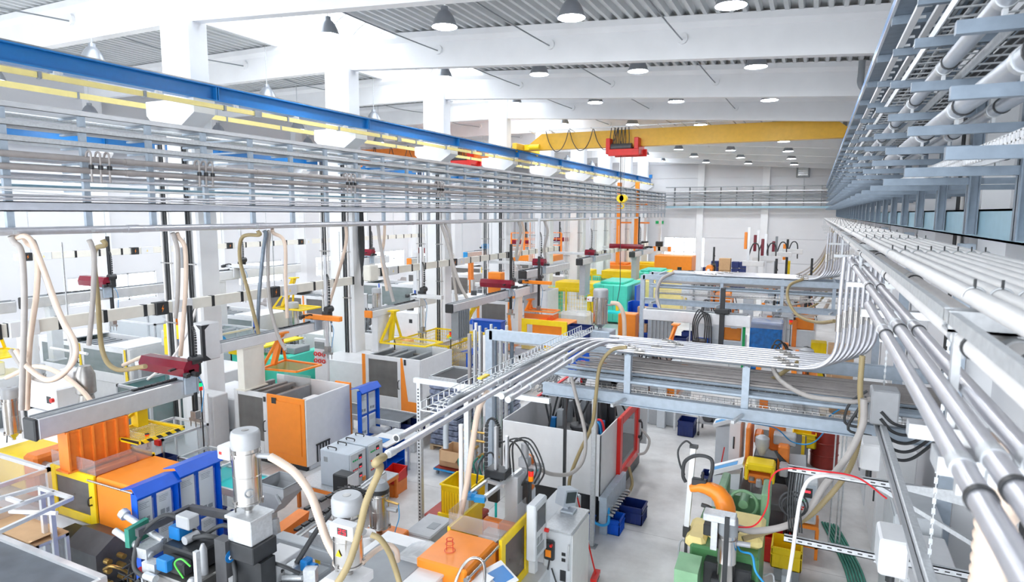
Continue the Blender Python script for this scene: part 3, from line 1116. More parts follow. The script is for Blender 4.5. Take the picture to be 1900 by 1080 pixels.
# pipe bed below the right rack
ZB = 5.665
for i in range(8):
    x = 0.60+0.092*i
    t = T('pipe', 'white conveying pipe of the bed below the right rack, %s from the aisle' % nth(i).replace('nearest', 'first'), 'pipe', (x, 0, ZB), 0, 'pipes of the right pipe bed')
    t.p('tube', 'pipe_white', MB().cyl((0, 0.9, 0), (0, YR, 0), 0.036, 12))
    h, bt = MB(), MB()
    for y in [3.12+3.1*q for q in range(13)]:
        h.ring((0, y, 0), 0.041, 0.005, 'y', 10, (0, PI), 4)
        bt.cyl((0, y, 0.036), (0, y, 0.075), 0.006, 5)
    t.p('clip', 'galv', h)['kind'] = 'stuff'
    t.p('bolt', 'dark', bt)['kind'] = 'stuff'
for i in range(9):
    y = 3.05+6.1*i
    t = T('bed_bracket', 'grey channel bracket under the right pipe bed, %s from the camera' % nth(i), 'bracket', (0.56, y, ZB-0.13), 0, 'brackets of the right pipe bed')
    t.p('channel', 'galv', MB().box(-0.06, 1.0, -0.06, 0.06, 0.0, 0.012).box(-0.06, 1.0, -0.06, -0.05, 0, 0.085).box(-0.06, 1.0, 0.05, 0.06, 0, 0.085))
    t.p('hanger', 'galv', MB().box(-0.03, 0.0, -0.02, 0.02, -0.42, 0.0))
    t.p('lower_arm', 'galv', MB().box(-0.16, 0.5, -0.04, 0.04, -0.46, -0.40))
clamp_pipe('white pipe slung under the front edge of the right pipe bed', 0.57, 5.50, 0.04, 'pipe_white', 1.2, 40, 3.05, 3.12, 'slung pipes')
clamp_pipe('thick white pipe slung under the right pipe bed near the camera', 0.72, 5.47, 0.055, 'pipe_white', 1.2, 34, 3.05, 2.95, 'slung pipes')
one('edge_rail', 'dark galvanised edge rail between the bed pipes and the slung pipe', 'rail', MB().box(0.50, 0.53, 1.0, YR, ZB-0.10, ZB-0.05), 'galv')
YB = 3.2
for j, (x, z, y1, nm) in enumerate(((0.505, 5.30, 11.4, 'middle'), (0.60, 5.30, 11.9, 'right'), (0.432, 5.26, 5.9, 'left'))):
    clamp_pipe('%s of three bright conveying pipes running low beside the right pipe bed' % nm, x, z, 0.034, 'pipe', 1.2, y1, 2.5, 2.2, 'bright conveying pipes')
one('bed_bracket', 'dark grey channel end carrying the bright conveying pipes near the camera', 'bracket', MB().box(0.40, 1.2, 2.36, 2.50, 5.165, 5.225), 'galv')
one('bed_bracket', 'grey channel carrying the bright conveying pipes in mid length', 'bracket', MB().box(0.38, 1.35, 5.86, 5.98, 5.165, 5.225), 'galv')
one('bed_bracket', 'grey channel carrying the far ends of the bright conveying pipes', 'bracket', MB().box(0.42, 1.4, 11.1, 11.2, 5.2, 5.26), 'galv')


# ================================================================ builders of machines and fittings
def encl(t, name, m, x0, x1, y0, y1, z0, z1, th=0.04, sides='NSEW', label=None):
    """open-topped sheet enclosure"""
    b = MB()
    if 'S' in sides: b.box(x0, x1, y0, y0+th, z0, z1, 0.008)
    if 'N' in sides: b.box(x0, x1, y1-th, y1, z0, z1, 0.008)
    if 'W' in sides: b.box(x0, x0+th, y0, y1, z0, z1, 0.008)
    if 'E' in sides: b.box(x1-th, x1, y0, y1, z0, z1, 0.008)
    return t.p(name, m, b, label=label)


def door_s(t, m, x0, x1, y, z0, z1, fr=0.09, glass='smoked', th=0.04, handle=True, label=None, low=None):
    """framed guard door facing -y with window pane and handle"""
    low = fr if low is None else low
    b = MB()
    b.box(x0, x0+fr, y-th, y, z0, z1, 0.01).box(x1-fr, x1, y-th, y, z0, z1, 0.01)
    b.box(x0+fr, x1-fr, y-th, y, z0, z0+low, 0.01).box(x0+fr, x1-fr, y-th, y, z1-fr, z1, 0.01)
    d = t.p('door', m, b, label=label)
    t.p('window_pane', glass, MB().box(x0+fr, x1-fr, y-th*0.6, y-th*0.45, z0+low, z1-fr), d)
    if handle:
        h = MB().tube(catmull([(x1-fr/2, y-th, z0+(z1-z0)*.42), (x1-fr/2, y-th-0.06, z0+(z1-z0)*.44), (x1-fr/2, y-th-0.06, z0+(z1-z0)*.56), (x1-fr/2, y-th, z0+(z1-z0)*.58)], 3), 0.014, 6)
        t.p('handle', 'dark', h, d)
    return d


def door_e(t, m, x, y0, y1, z0, z1, fr=0.09, glass='smoked', th=0.04, handle=True, label=None, low=None):
    """framed guard door facing +x"""
    low = fr if low is None else low
    b = MB()
    b.box(x, x+th, y0, y0+fr, z0, z1, 0.01).box(x, x+th, y1-fr, y1, z0, z1, 0.01)
    b.box(x, x+th, y0+fr, y1-fr, z0, z0+low, 0.01).box(x, x+th, y0+fr, y1-fr, z1-fr, z1, 0.01)
    d = t.p('door', m, b, label=label)
    t.p('window_pane', glass, MB().box(x+th*0.45, x+th*0.6, y0+fr, y1-fr, z0+low, z1-fr), d)
    if handle:
        yy = y1-fr/2
        h = MB().tube(catmull([(x+th, yy, z0+(z1-z0)*.35), (x+th+0.07, yy, z0+(z1-z0)*.38), (x+th+0.07, yy, z0+(z1-z0)*.60), (x+th, yy, z0+(z1-z0)*.63)], 3), 0.018, 6)
        h.box(x+th, x+th+0.05, yy-0.03, yy+0.03, z0+(z1-z0)*.33, z0+(z1-z0)*.37).box(x+th, x+th+0.05, yy-0.03, yy+0.03, z0+(z1-z0)*.61, z0+(z1-z0)*.65)
        t.p('handle', 'dark', h, d)
    return d


def loader(label, loc, r, h, cap='cast_grey', body='stainless', box=True, port=0.0, portz=0.78, legs=False, group=None, capdark=False):
    """vacuum hopper loader: motor cap, collar, shiny vessel, cone; loc is the bottom of the cone"""
    t = T('hopper_loader', label, 'hopper loader', loc, 0, group)
    cone = h*0.14
    cp = h*0.20
    b = MB().lathe(0, 0, [(r*0.28, 0), (r*0.28, cone*0.25), (r*0.92, cone), (r, cone+0.01)], 26)
    t.p('cone', body, b)
    b = MB().lathe(0, 0, [(r*1.09, cone), (r*1.09, cone+0.02), (r, cone+0.022), (r, cone+(h-cone-cp)*.48), (r*1.02, cone+(h-cone-cp)*.485), (r*1.02, cone+(h-cone-cp)*.5), (r, cone+(h-cone-cp)*.505), (r, h-cp-h*0.07), (r*1.05, h-cp-h*0.068), (r*1.05, h-cp-h*0.05), (r*0.93, h-cp-h*0.048), (r*0.93, h-cp)], 28)
    t.p('vessel', body, b)
    if capdark:
        t.p('collar', 'dark', MB().lathe(0, 0, [(r*1.06, h-cp), (r*1.08, h-cp*0.62), (r*1.03, h-cp*0.6)], 26))
        t.p('cap', 'mid_grey', MB().lathe(0, 0, [(r*1.03, h-cp*0.6), (r*0.95, h-cp*0.35), (r*0.7, h-cp*0.02), (r*0.35, h)], 26))
    else:
        t.p('cap', cap, MB().lathe(0, 0, [(r*1.02, h-cp), (r*1.04, h-cp*0.25), (r*0.98, h-cp*0.06), (r*0.9, h), (r*0.3, h)], 28))
        t.p('inlet', 'steel', MB().lathe(0, 0, [(r*0.28, h), (r*0.26, h+0.004)], 16))
    st = MB()
    for a in (0.4, 2.5, 4.6):
        st.cyl((r*1.02*math.cos(a), r*1.02*math.sin(a), h-cp-h*0.1), (r*1.02*math.cos(a), r*1.02*math.sin(a), h-cp), 0.012, 6)
        st.box(r*1.02*math.cos(a)-0.015, r*1.02*math.cos(a)+0.015, r*1.02*math.sin(a)-0.015, r*1.02*math.sin(a)+0.015, cone-0.02, cone+0.05)
    t.p('latch', 'steel', st)
    pz = cone+(h-cone-cp)*portz
    t.p('hose_port', 'cast_grey', MB().cyl((math.cos(port)*r*0.9, math.sin(port)*r*0.9, pz), (math.cos(port)*(r+0.16), math.sin(port)*(r+0.16), pz), 0.035, 12))
    if box:
        bx = MB().box(-r-0.24, -r-0.02, -0.10, 0.10, h-cp-0.20, h-cp-0.02, 0.015)
        q = t.p('control_box', 'white', bx)
        t.p('switch', 'red', MB().box(-r-0.20, -r-0.15, -0.105, -0.10, h-cp-0.13, h-cp-0.09), q)
        t.p('cable', 'rubber', MB().tube(catmull([(-r-0.13, 0, h-cp-0.2), (-r-0.1, 0.02, h*0.5), (-r-0.06, 0, h*0.2), (-r+0.05, -r*.6, -0.05)], 5), 0.011, 5))
    return t


def stack_light(label, loc, h=0.5, cols=('red_lens', 'orange_lens'), r=0.032, group=None):
    t = T('signal_light', label, 'signal light', loc, 0, group)
    t.p('pole', 'dark', MB().cyl((0, 0, 0), (0, 0, h), 0.014, 8).lathe(0, 0, [(0.035, 0), (0.035, 0.03), (0.02, 0.05)], 10))
    z = h
    for c in reversed(cols):
        t.p('lens', c, MB().lathe(0, 0, [(r, z), (r, z+0.075)], 14), label={'red_lens': 'red lens', 'orange_lens': 'orange lens', 'green_lens': 'green lens'}[c])
        z += 0.08
    t.p('cap', 'dark', MB().lathe(0, 0, [(r*1.05, z), (r, z+0.015)], 14))
    return t


def chain_pts(p, q, up, drop, n=6):
    p, q = Vector(p), Vector(q)
    return p, q


def cable_chain(t, pts, wd=0.06, h=0.035, m='dark', sub=6, parent=None):
    C = catmull(pts, sub)
    b = MB()
    for i in range(len(C)-1):
        a, c = C[i], C[i+1]
        b.bar(a, a.lerp(c, 0.8), wd, h)
    return t.p('cable_chain', m, b, parent)


def linear_robot(label, loc, L, style='grey', ped=0.6, pedm='white', pedw=0.3, pedy=0.5, beam=(0.26, 0.32), cx=None, arm=1.0, armx=0.0, armz=1.2, cover=True, side=1, axis='y', column='dark', group=None, endc='dark', beamm='alu', gripper=True, pedribs=False, dropz=0.9, boxend=None, crossm='maroon', cov=0.8):
    """beam robot: loc = near lower end of the beam (local: beam along +y); cx = carriage position along it;
    cross arm towards side*x of length arm; vertical column through its head at armx"""
    rz = 0 if axis == 'y' else -PI/2
    t = T('beam_robot', label, 'robot', loc, rz, group)
    w, h = beam
    t.p('beam', beamm, MB().box(-w/2, w/2, 0.05, L, 0, h, 0.015))
    t.p('beam_end', endc, MB().box(-w/2-0.01, w/2+0.01, -0.02, 0.05, -0.01, h+0.01, 0.02))
    t.p('rail', 'mid_grey', MB().box(-w*0.42, -w*0.30, 0.06, L, h, h+0.02).box(w*0.28, w*0.40, 0.06, L, h, h+0.02).box(-w*0.1, w*0.1, 0.06, L*0.97, h, h+0.006))
    if ped:
        b = MB().box(-w/2+0.02, w/2-0.02 + 0.0, pedy, pedy+pedw, -ped, 0, 0.01)
        if pedribs:
            k = 5
            for q in range(k+1):
                yy = pedy+pedw*q/k
                b.box(w/2-0.02, w/2+0.03, yy-0.015, yy+0.015, -ped, 0)
        b.box(-w/2-0.02, w/2+0.02, pedy-0.04, pedy+pedw+0.04, -ped, -ped+0.03)
        b.box(-w/2-0.0, w/2+0.0, pedy-0.03, pedy+pedw+0.03, -0.03, 0)
        t.p('pedestal', pedm, b)
    cx = L*0.85 if cx is None else cx
    s = side
    # carriage
    t.p('carriage', 'steel_blue' if style != 'white' else 'white', MB().box(-w/2-0.04, w/2+0.04, cx-0.16, cx+0.16, h+0.02, h+0.09, 0.01).box(-w/2-0.06, -w/2-0.01, cx-0.12, cx+0.12, h*0.2, h+0.09).box(w/2+0.01, w/2+0.06, cx-0.12, cx+0.12, h*0.2, h+0.09))
    zc = h+0.09
    cable_chain(t, [(0, cx-L*0.35, h+0.03), (0, cx-0.35, h+0.03), (0, cx-0.15, h+0.05), (0, cx-0.02, h+0.14), (0, cx-0.12, h+0.23), (0, cx-0.3, h+0.22)], 0.07, 0.03)
    # cross arm (runs across the beam)
    a0, a1 = (-0.25*s, arm*s)
    cm = 'alu' if style != 'orange' else 'orange'
    t.p('cross_arm', cm, MB().box(min(a0, a1), max(a0, a1), cx-0.07, cx+0.07, zc, zc+0.13, 0.01))
    if cover:
        b = MB().prism([(cx-0.15, zc+0.0), (cx+0.15, zc+0.0), (cx+0.17, zc+0.16), (cx+0.10, zc+0.29), (cx-0.10, zc+0.29), (cx-0.17, zc+0.16)], 'x', min(a0, a1*cov), max(a0, a1*cov))
        t.p('cover', crossm, b, label=('glossy %s cover' % crossm) if crossm in ('maroon', 'orange') else None)
    mt = MB().cyl((a0*1.2, cx-0.02, zc+0.05), (a0*1.2-0.14*s, cx-0.02, zc+0.05), 0.05, 10)
    mt.box(min(a0, a0-0.1*s), max(a0, a0-0.1*s), cx-0.2, cx-0.1, zc, zc+0.09, 0.01)
    t.p('drive_motor', 'dark', mt)
    # vertical column
    vx = armx*s
    vz0, vz1 = zc-dropz, zc+armz
    t.p('column', column, MB().box(vx-0.045, vx+0.045, cx+0.09, cx+0.17, vz0, vz1, 0.01).box(vx-0.012, vx+0.012, cx+0.075, cx+0.09, vz0, vz1))
    t.p('head', 'dark', MB().box(vx-0.12, vx+0.12, cx+0.05, cx+0.24, zc-0.03, zc+0.22, 0.02).cyl((vx+0.08, cx+0.02, zc+0.28), (vx+0.08, cx+0.24, zc+0.28), 0.09, 14))
    cable_chain(t, [(vx+0.09, cx+0.13, zc+0.15), (vx+0.11, cx+0.13, zc+armz*0.4), (vx+0.10, cx+0.13, zc+armz*0.62), (vx+0.03, cx+0.13, zc+armz*0.70), (vx-0.02, cx+0.18, zc+armz*0.6)], 0.05, 0.03)
    if gripper:
        g = MB().box(vx-0.07, vx+0.07, cx+0.06, cx+0.20, vz0-0.16, vz0, 0.01)
        g.box(vx-0.16, vx+0.16, cx+0.10, cx+0.15, vz0-0.22, vz0-0.16)
        for dx in (-0.14, 0, 0.14): g.cyl((vx+dx, cx+0.12, vz0-0.22), (vx+dx, cx+0.12, vz0-0.34), 0.012, 6)
        t.p('gripper', 'steel', g)
        t.p('air_hose', 'cable_blue', MB().tube(catmull([(vx, cx+0.2, zc), (vx+0.12, cx+0.25, zc-0.3), (vx+0.06, cx+0.22, vz0-0.05)], 5), 0.008, 5))
    if boxend:
        t.p('control_box', 'white', MB().box(-0.22, 0.16, -0.46, 0.0, -0.08, h+0.52, 0.02))
        e = [(0.16, 0.73), (-0.02, 0.73), (0.10, 0.63), (0.10, 0.05), (-0.02, -0.07), (0.16, -0.07)]
        t.p('emblem', 'dark', MB().prism(e, 'y', -0.467, -0.46).prism([(-0.46+(0.16-q)*1.1, z) for q, z in e], 'x', 0.16, 0.167))
    return t


def busbar(label, x, z, y0, y1, phase=0.0, boxes=(), m='cream'):
    """cream trunking with dark joints and tap-off boxes, along the hall"""
    t = T('busbar_trunking', label, 'busbar', (x, 0, z))
    b, j = MB(), MB()
    b.box(-0.06, 0.06, y0, y1, -0.04, 0.20, 0.006)
    t.p('trunking', m, b)
    y = y0+phase
    while y < y1:
        j.box(-0.066, 0.066, y, y+0.08, -0.046, 0.206)
        y += 0.85
    t.p('joint', 'dark', j)['kind'] = 'stuff'
    for q in boxes:
        bx = t.p('tap_off_box', 'dark', MB().box(-0.07, 0.12, q, q+0.30, -0.06, 0.22, 0.01))
        t.p('lightning_mark', 'orange', MB().prism([(q+0.17, 0.16), (q+0.12, 0.07), (q+0.15, 0.07), (q+0.13, 0.0), (q+0.18, 0.09), (q+0.15, 0.09)], 'x', 0.12, 0.123), bx)
        bx = t.p('tap_off_box', 'white', MB().box(-0.07, 0.12, q+0.42, q+0.90, -0.06, 0.22, 0.01), label='white tap-off box with warning sign')
        t.p('warning_sign', 'pale_yellow', MB().prism([(q+0.60, 0.03), (q+0.68, 0.03), (q+0.64, 0.12)], 'x', 0.12, 0.123), bx)
    hg = MB()
    y = y0+0.5
    while y < y1:
        hg.box(-0.008, 0.008, y, y+0.02, 0.16, 1.6)
        y += 2.6
    t.p('hanger', 'galv', hg)['kind'] = 'stuff'
    return t


def crate(label, x, y, z, w=0.4, d=0.6, h=0.28, m='navy', rz=0.0, group=None, th=0.014, extra=None):
    t = T('plastic_crate', label, 'crate', (x, y, z), rz, group)
    a, b = w/2, d/2
    s = MB()
    s.box(-a, a, -b, b, 0, 0.012)
    s.box(-a, a, -b, -b+th, 0, h).box(-a, a, b-th, b, 0, h).box(-a, -a+th, -b, b, 0, h).box(a-th, a, -b, b, 0, h)
    t.p('shell', m, s)
    r = MB()
    for zz in (h-0.03, h*0.62):
        r.box(-a-0.012, a+0.012, -b-0.012, -b, zz, zz+0.02).box(-a-0.012, a+0.012, b, b+0.012, zz, zz+0.02)
        r.box(-a-0.012, -a, -b, b, zz, zz+0.02).box(a, a+0.012, -b, b, zz, zz+0.02)
    n = 5
    for k in range(n):
        xx = -a+2*a*(k+.5)/n
        r.box(xx-0.006, xx+0.006, -b-0.01, -b, 0.01, h*0.62).box(xx-0.006, xx+0.006, b, b+0.01, 0.01, h*0.62)
        yy = -b+2*b*(k+.5)/n
        r.box(a, a+0.01, yy-0.006, yy+0.006, 0.01, h*0.62).box(-a-0.01, -a, yy-0.006, yy+0.006, 0.01, h*0.62)
    t.p('rib', m, r)
    return t


def hang_hose(label, pts, r, m, group=None, ribbed=True, name='hose', cat='hose', sub=10, pitch=0.022):
    b = MB()
    if ribbed: b.hose(pts, r, sub=sub, pitch=pitch)
    else: b.tube(catmull(pts, sub), r, 9)
    return one(name, label, cat, b, m, group)


def fence(label, pts, z0, z1, m='yellow', panel='mesh', pw=0.05, group=None, pm=None, cell=0.05):
    """guard fence along the points (x, y)"""
    t = T('guard_fence', label, 'fence', (pts[0][0], pts[0][1], 0), 0, group)
    ox, oy = pts[0]
    for i, (x, y) in enumerate(pts):
        t.p('post', m, MB().box(x-ox-pw/2, x-ox+pw/2, y-oy-pw/2, y-oy+pw/2, 0, z1+0.01))
    for (a, b) in zip(pts, pts[1:]):
        f = MB()
        A, B = Vector((a[0]-ox, a[1]-oy, 0)), Vector((b[0]-ox, b[1]-oy, 0))
        for z in (z0, z1-pw): f.bar(A+Vector((0, 0, z+pw/2)), B+Vector((0, 0, z+pw/2)), pw*0.8, pw)
        t.p('rail', m, f)
        L = (B-A).length
        if panel == 'mesh':
            g = MB().grid(A+Vector((0, 0, z0)), B-A, Vector((0, 0, z1-z0)), max(2, int(L/cell)), max(2, int((z1-z0)/(cell*1.3))), 0.006 if cell < 0.08 else 0.010)
            t.p('wire_mesh', pm or m, g)
        elif panel:
            d = (B-A).normalized()
            nn = Vector((d.y, -d.x, 0))*0.004
            g = MB().hexa([A-nn+Vector((0, 0, z0)), B-nn+Vector((0, 0, z0)), B+nn+Vector((0, 0, z0)), A+nn+Vector((0, 0, z0)), A-nn+Vector((0, 0, z1)), B-nn+Vector((0, 0, z1)), B+nn+Vector((0, 0, z1)), A+nn+Vector((0, 0, z1))])
            t.p('pane', panel, g)
    return t


def alu_frame(t, x0, x1, y0, y1, z0, z1, w=0.04, m='alu', pane=None, name='frame'):
    b = MB()
    for x in (x0, x1-w):
        for y in (y0, y1-w): b.box(x, x+w, y, y+w, z0, z1)
    for z in (z1-w,) if z0 < 0.3 else (z0, z1-w):
        b.box(x0, x1, y0, y0+w, z, z+w).box(x0, x1, y1-w, y1, z, z+w).box(x0, x0+w, y0, y1, z, z+w).box(x1-w, x1, y0, y1, z, z+w)
    f = t.p(name, m, b)
    if pane:
        p = MB()
        zz = max(z0, z1-1.2)
        p.box(x0+w, x1-w, y0+0.015, y0+0.02, zz, z1-w).box(x1-0.02, x1-0.015, y0+w, y1-w, zz, z1-w)
        p.box(x0+w, x1-w, y1-0.02, y1-0.015, zz, z1-w).box(x0+0.015, x0+0.02, y0+w, y1-w, zz, z1-w)
        t.p('pane', pane, p)
    return f


def outlet_panel(t, x, y, z, face='s', n=(1, 2), s=0.05):
    b = MB()
    if face == 's': b.box(x, x+s*n[0]+0.02, y-0.006, y, z, z+s*n[1]+0.02)
    else: b.box(x, x+0.006, y, y+s*n[0]+0.02, z, z+s*n[1]+0.02)
    t.p('label_plate', 'dark', b)


def clamp_guts(t, x0, x1, y0, y1, z0, z1, m='light_grey', rods='steel', rodn=4):
    """tie bars, platens and mould between them (long axis x)"""
    L = x1-x0
    p = MB()
    for f in (0.02, 0.36, 0.56, 0.94): p.box(x0+L*f, x0+L*f+0.12, y0, y1, z0, z1, 0.015)
    t.p('platen', m, p)
    r = MB()
    for yy in (y0+0.12, y1-0.12):
        for zz in (z0+0.12, z1-0.12): r.cyl((x0, yy, zz), (x1, yy, zz), 0.04, 10)
    t.p('tie_bar', rods, r)
    t.p('mould', 'mid_grey', MB().box(x0+L*.36+0.12, x0+L*.56, y0+0.15, y1-0.15, z0+0.12, z1-0.1, 0.01))


def barrel_unit(t, x0, x1, y, z, m='white', flip=False, axis='x'):
    """plasticising barrel with housing"""
    b = MB()
    b.box(x0+(x1-x0)*.45, x1, y-0.22, y+0.22, z-0.2, z+0.25, 0.03)
    t.p('injection_housing', m, b)
    t.p('barrel', 'cast_grey', MB().cyl((x0, y, z), (x0+(x1-x0)*.5, y, z), 0.09, 14).cyl((x0-0.12, y, z), (x0, y, z), 0.05, 12, 0.09))
    t.p('nozzle_guard', 'steel', MB().cyl((x0+0.15, y, z), (x0+0.35, y, z), 0.12, 14))
    t.p('injection_cylinder', 'steel', MB().cyl((x0, y-0.2, z-0.05), (x1-0.2, y-0.2, z-0.05), 0.04, 10).cyl((x0, y+0.2, z-0.05), (x1-0.2, y+0.2, z-0.05), 0.04, 10))


def tangle(label, c, size, n, r, m, seed, cat='cables', name='cable_tangle'):
    rnd = random.Random(seed)
    b = MB()
    for i in range(n):
        pts = [Vector(c)+Vector((rnd.uniform(-1, 1)*size[0], rnd.uniform(-1, 1)*size[1], rnd.uniform(0, 1)*size[2])) for _ in range(6)]
        b.tube(catmull(pts, 5), r, 5)
    return one(name, label, cat, b, m, kind='stuff')
# ================================================================ front left: orange / yellow moulding machine and its robot
class W(T):
    """a thing whose parts are given in world coordinates"""
    def __init__(s, name, label, cat, loc, group=None):
        super().__init__(name, label, cat, loc, 0, group)
        s.off = (-loc[0], -loc[1], -loc[2])

    def p(s, name, m, mb, parent=None, label=None):
        mb.move(s.off)
        return super().p(name, m, mb, parent, label)


a = W('moulding_machine', 'orange and yellow injection moulding machine at the front left under a grey beam robot', 'machine', (-11.2, 6.5, 0))
a.p('base', 'white', MB().box(-14.2, -9.2, 6.05, 7.3, 0.12, 0.80, 0.02).box(-14.2, -9.2, 5.98, 6.1, 0.72, 0.82))
a.p('foot', 'dark', MB().box(-13.9, -13.6, 6.1, 7.2, 0, 0.12).box(-9.7, -9.4, 6.1, 7.2, 0, 0.12))
door_s(a, 'yellow', -11.57, -10.38, 6.03, 0.84, 1.70, 0.15, 'smoked', 0.05, label='yellow door with smoked window')
a.p('rear_guard', 'orange', MB().box(-11.57, -10.36, 7.0, 7.04, 0.84, 1.72))
a.p('cover', 'orange', MB().box(-10.35, -9.25, 6.0, 7.04, 0.82, 1.70, 0.025), label='closed orange cover over the injection unit')
a.p('guide_rod', 'stainless', MB().cyl((-10.5, 5.96, 1.63), (-9.27, 5.96, 1.63), 0.018, 8).box(-9.32, -9.24, 5.93, 5.99, 1.59, 1.67))
a.p('hood_pane', 'plexi', MB().box(-11.57, -10.37, 6.02, 6.028, 1.70, 1.95).box(-10.375, -10.367, 6.02, 7.0, 1.70, 1.95).box(-11.57, -10.36, 6.99, 7.0, 1.7, 1.95))
a.p('hood_edge', 'yellow', MB().box(-11.57, -10.36, 7.0, 7.05, 1.68, 1.74))
a.p('mould_platen', 'orange_steel', MB().box(-11.4, -11.2, 6.15, 6.95, 0.9, 1.62, 0.02).box(-10.85, -10.7, 6.15, 6.95, 0.9, 1.66, 0.02).box(-10.6, -10.42, 6.15, 6.95, 0.9, 1.60, 0.02))
a.p('mould', 'mid_grey', MB().box(-11.18, -10.87, 6.25, 6.85, 1.0, 1.5, 0.01))
a.p('injection_housing', 'yellow', MB().box(-14.0, -12.75, 6.2, 7.1, 0.82, 1.45, 0.08))
a.p('end_platen', 'orange_steel', MB().box(-12.75, -12.35, 6.15, 7.1, 0.82, 1.62, 0.05))
a.p('tie_bar', 'steel', MB().cyl((-12.4, 6.3, 1.05), (-11.5, 6.3, 1.05), 0.05, 10).cyl((-12.4, 6.3, 1.45), (-11.5, 6.3, 1.45), 0.05, 10).cyl((-12.4, 6.9, 1.45), (-11.5, 6.9, 1.45), 0.05, 10))
a.p('cross_head', 'light_grey', MB().box(-12.2, -11.75, 6.2, 6.95, 0.95, 1.5, 0.04))
a.p('hydraulic_hose', 'rubber', MB().tube(catmull([(-11.6, 6.1, 1.5), (-11.75, 5.95, 1.2), (-11.95, 6.0, 0.95), (-12.3, 6.0, 0.9)], 5), 0.02, 6))
linear_robot('grey beam robot with maroon cover and tall black column above the front orange machine', (-11.0, 5.45, 2.40), 2.95, ped=0.70, pedm='orange_steel', pedw=1.0, pedy=0.45,
             beam=(0.30, 0.34), cx=2.72, arm=1.35, armx=-0.12, armz=1.35, side=-1, pedribs=True, dropz=0.75, group=None)
a = W('mesh_platform', 'yellow wire mesh platform with hazard striped edge below the front robot beam', 'platform', (-10.85, 7.2, 2.0))
pz = [(-11.31, 6.75), (-10.37, 6.80), (-10.40, 7.67), (-11.37, 7.62)]
fr = MB()
for q in range(4):
    A, B = pz[q], pz[(q+1) % 4]
    fr.bar((A[0], A[1], 2.0), (B[0], B[1], 2.0), 0.05, 0.05)
a.p('frame', 'yellow', fr)
a.p('striped_edge', 'hazard_y', MB().bar((-10.345, 6.80, 2.0), (-10.375, 7.67, 2.0), 0.012, 0.06).bar((-10.37, 6.77, 2.0), (-10.8, 6.75, 2.0), 0.02, 0.06))
a.p('wire_mesh', 'yellow', MB().grid((-11.31, 6.78, 2.0), (0.94, 0.0, 0), (-0.03, 0.85, 0), 20, 14, 0.007))
a.p('bracket', 'yellow', MB().box(-11.35, -11.15, 7.3, 7.5, 2.0, 2.36).bar((-11.3, 6.8, 2.02), (-11.25, 7.5, 2.35), 0.05))
# plexi cage behind
for i, (x0, x1, y0, y1, z1, lb) in enumerate(((-12.2, -11.15, 7.75, 8.8, 1.62, 'aluminium framed clear cage under the far end of the front robot beam'),
                                               (-10.95, -9.8, 7.9, 8.6, 1.25, 'low aluminium framed pane guard beside the turquoise belt'))):
    a = W('guard_cage', lb, 'guard', ((x0+x1)/2, (y0+y1)/2, 0))
    alu_frame(a, x0, x1, y0, y1, 0, z1, 0.045, 'alu', 'plexi_clear')
a = W('emergency_stop_box', 'small red switch box on the aluminium cage under the front robot', 'switch', (-11.2, 7.72, 1.5))
a.p('box', 'red', MB().box(-11.3, -11.15, 7.68, 7.74, 1.50, 1.62, 0.01))

stack_light('red and orange signal light beside the orange ribbed pedestal', (-10.62, 7.1, 1.74), 0.12, ('red_lens', 'orange_lens'), 0.035)
p = at(372, 715, Y=8.6)
stack_light('green and red signal light under the front robot gripper', (p.x, p.y, 0), p.z-0.1, ('green_lens', 'red_lens'), 0.04)
crate('dark blue crate below the yellow mesh platform', -11.0, 7.55, 1.15, 0.35, 0.5, 0.2, 'navy')
one('shelf_unit', 'white cabinet below the yellow mesh platform', 'cabinet', MB().box(-11.4, -10.6, 7.25, 7.75, 0, 1.12, 0.02), 'white')

# turquoise belt and crates
a = W('belt_conveyor', 'turquoise belt conveyor behind the blue information boards', 'conveyor', (-9.6, 8.1, 0))
a.p('belt', 'turquoise', MB().box(-10.4, -8.95, 7.75, 8.45, 0.93, 0.96))
a.p('frame', 'alu', MB().box(-10.42, -8.9, 7.70, 7.75, 0.86, 0.99).box(-10.42, -8.9, 8.45, 8.5, 0.86, 0.99))
for (x, yy) in ((-10.3, 7.75), (-9.0, 7.75), (-10.3, 8.4), (-9.0, 8.4)):
    a.p('leg', 'alu', MB().box(x-0.025, x+0.025, yy-0.025, yy+0.025, 0, 0.86))
one('crate_stand', 'low grey stand carrying the navy crates behind the blue boards', 'stand', MB().box(-9.8, -8.4, 6.9, 7.65, 0, 0.42), 'mid_grey')
crate('navy crate nearest the steel hopper loader, behind the blue boards', -8.72, 7.25, 0.42, 0.52, 0.42, 0.38, 'navy', group=None)
crate('navy crate behind the blue boards, left of its twin', -9.42, 7.28, 0.42, 0.52, 0.42, 0.38, 'navy')


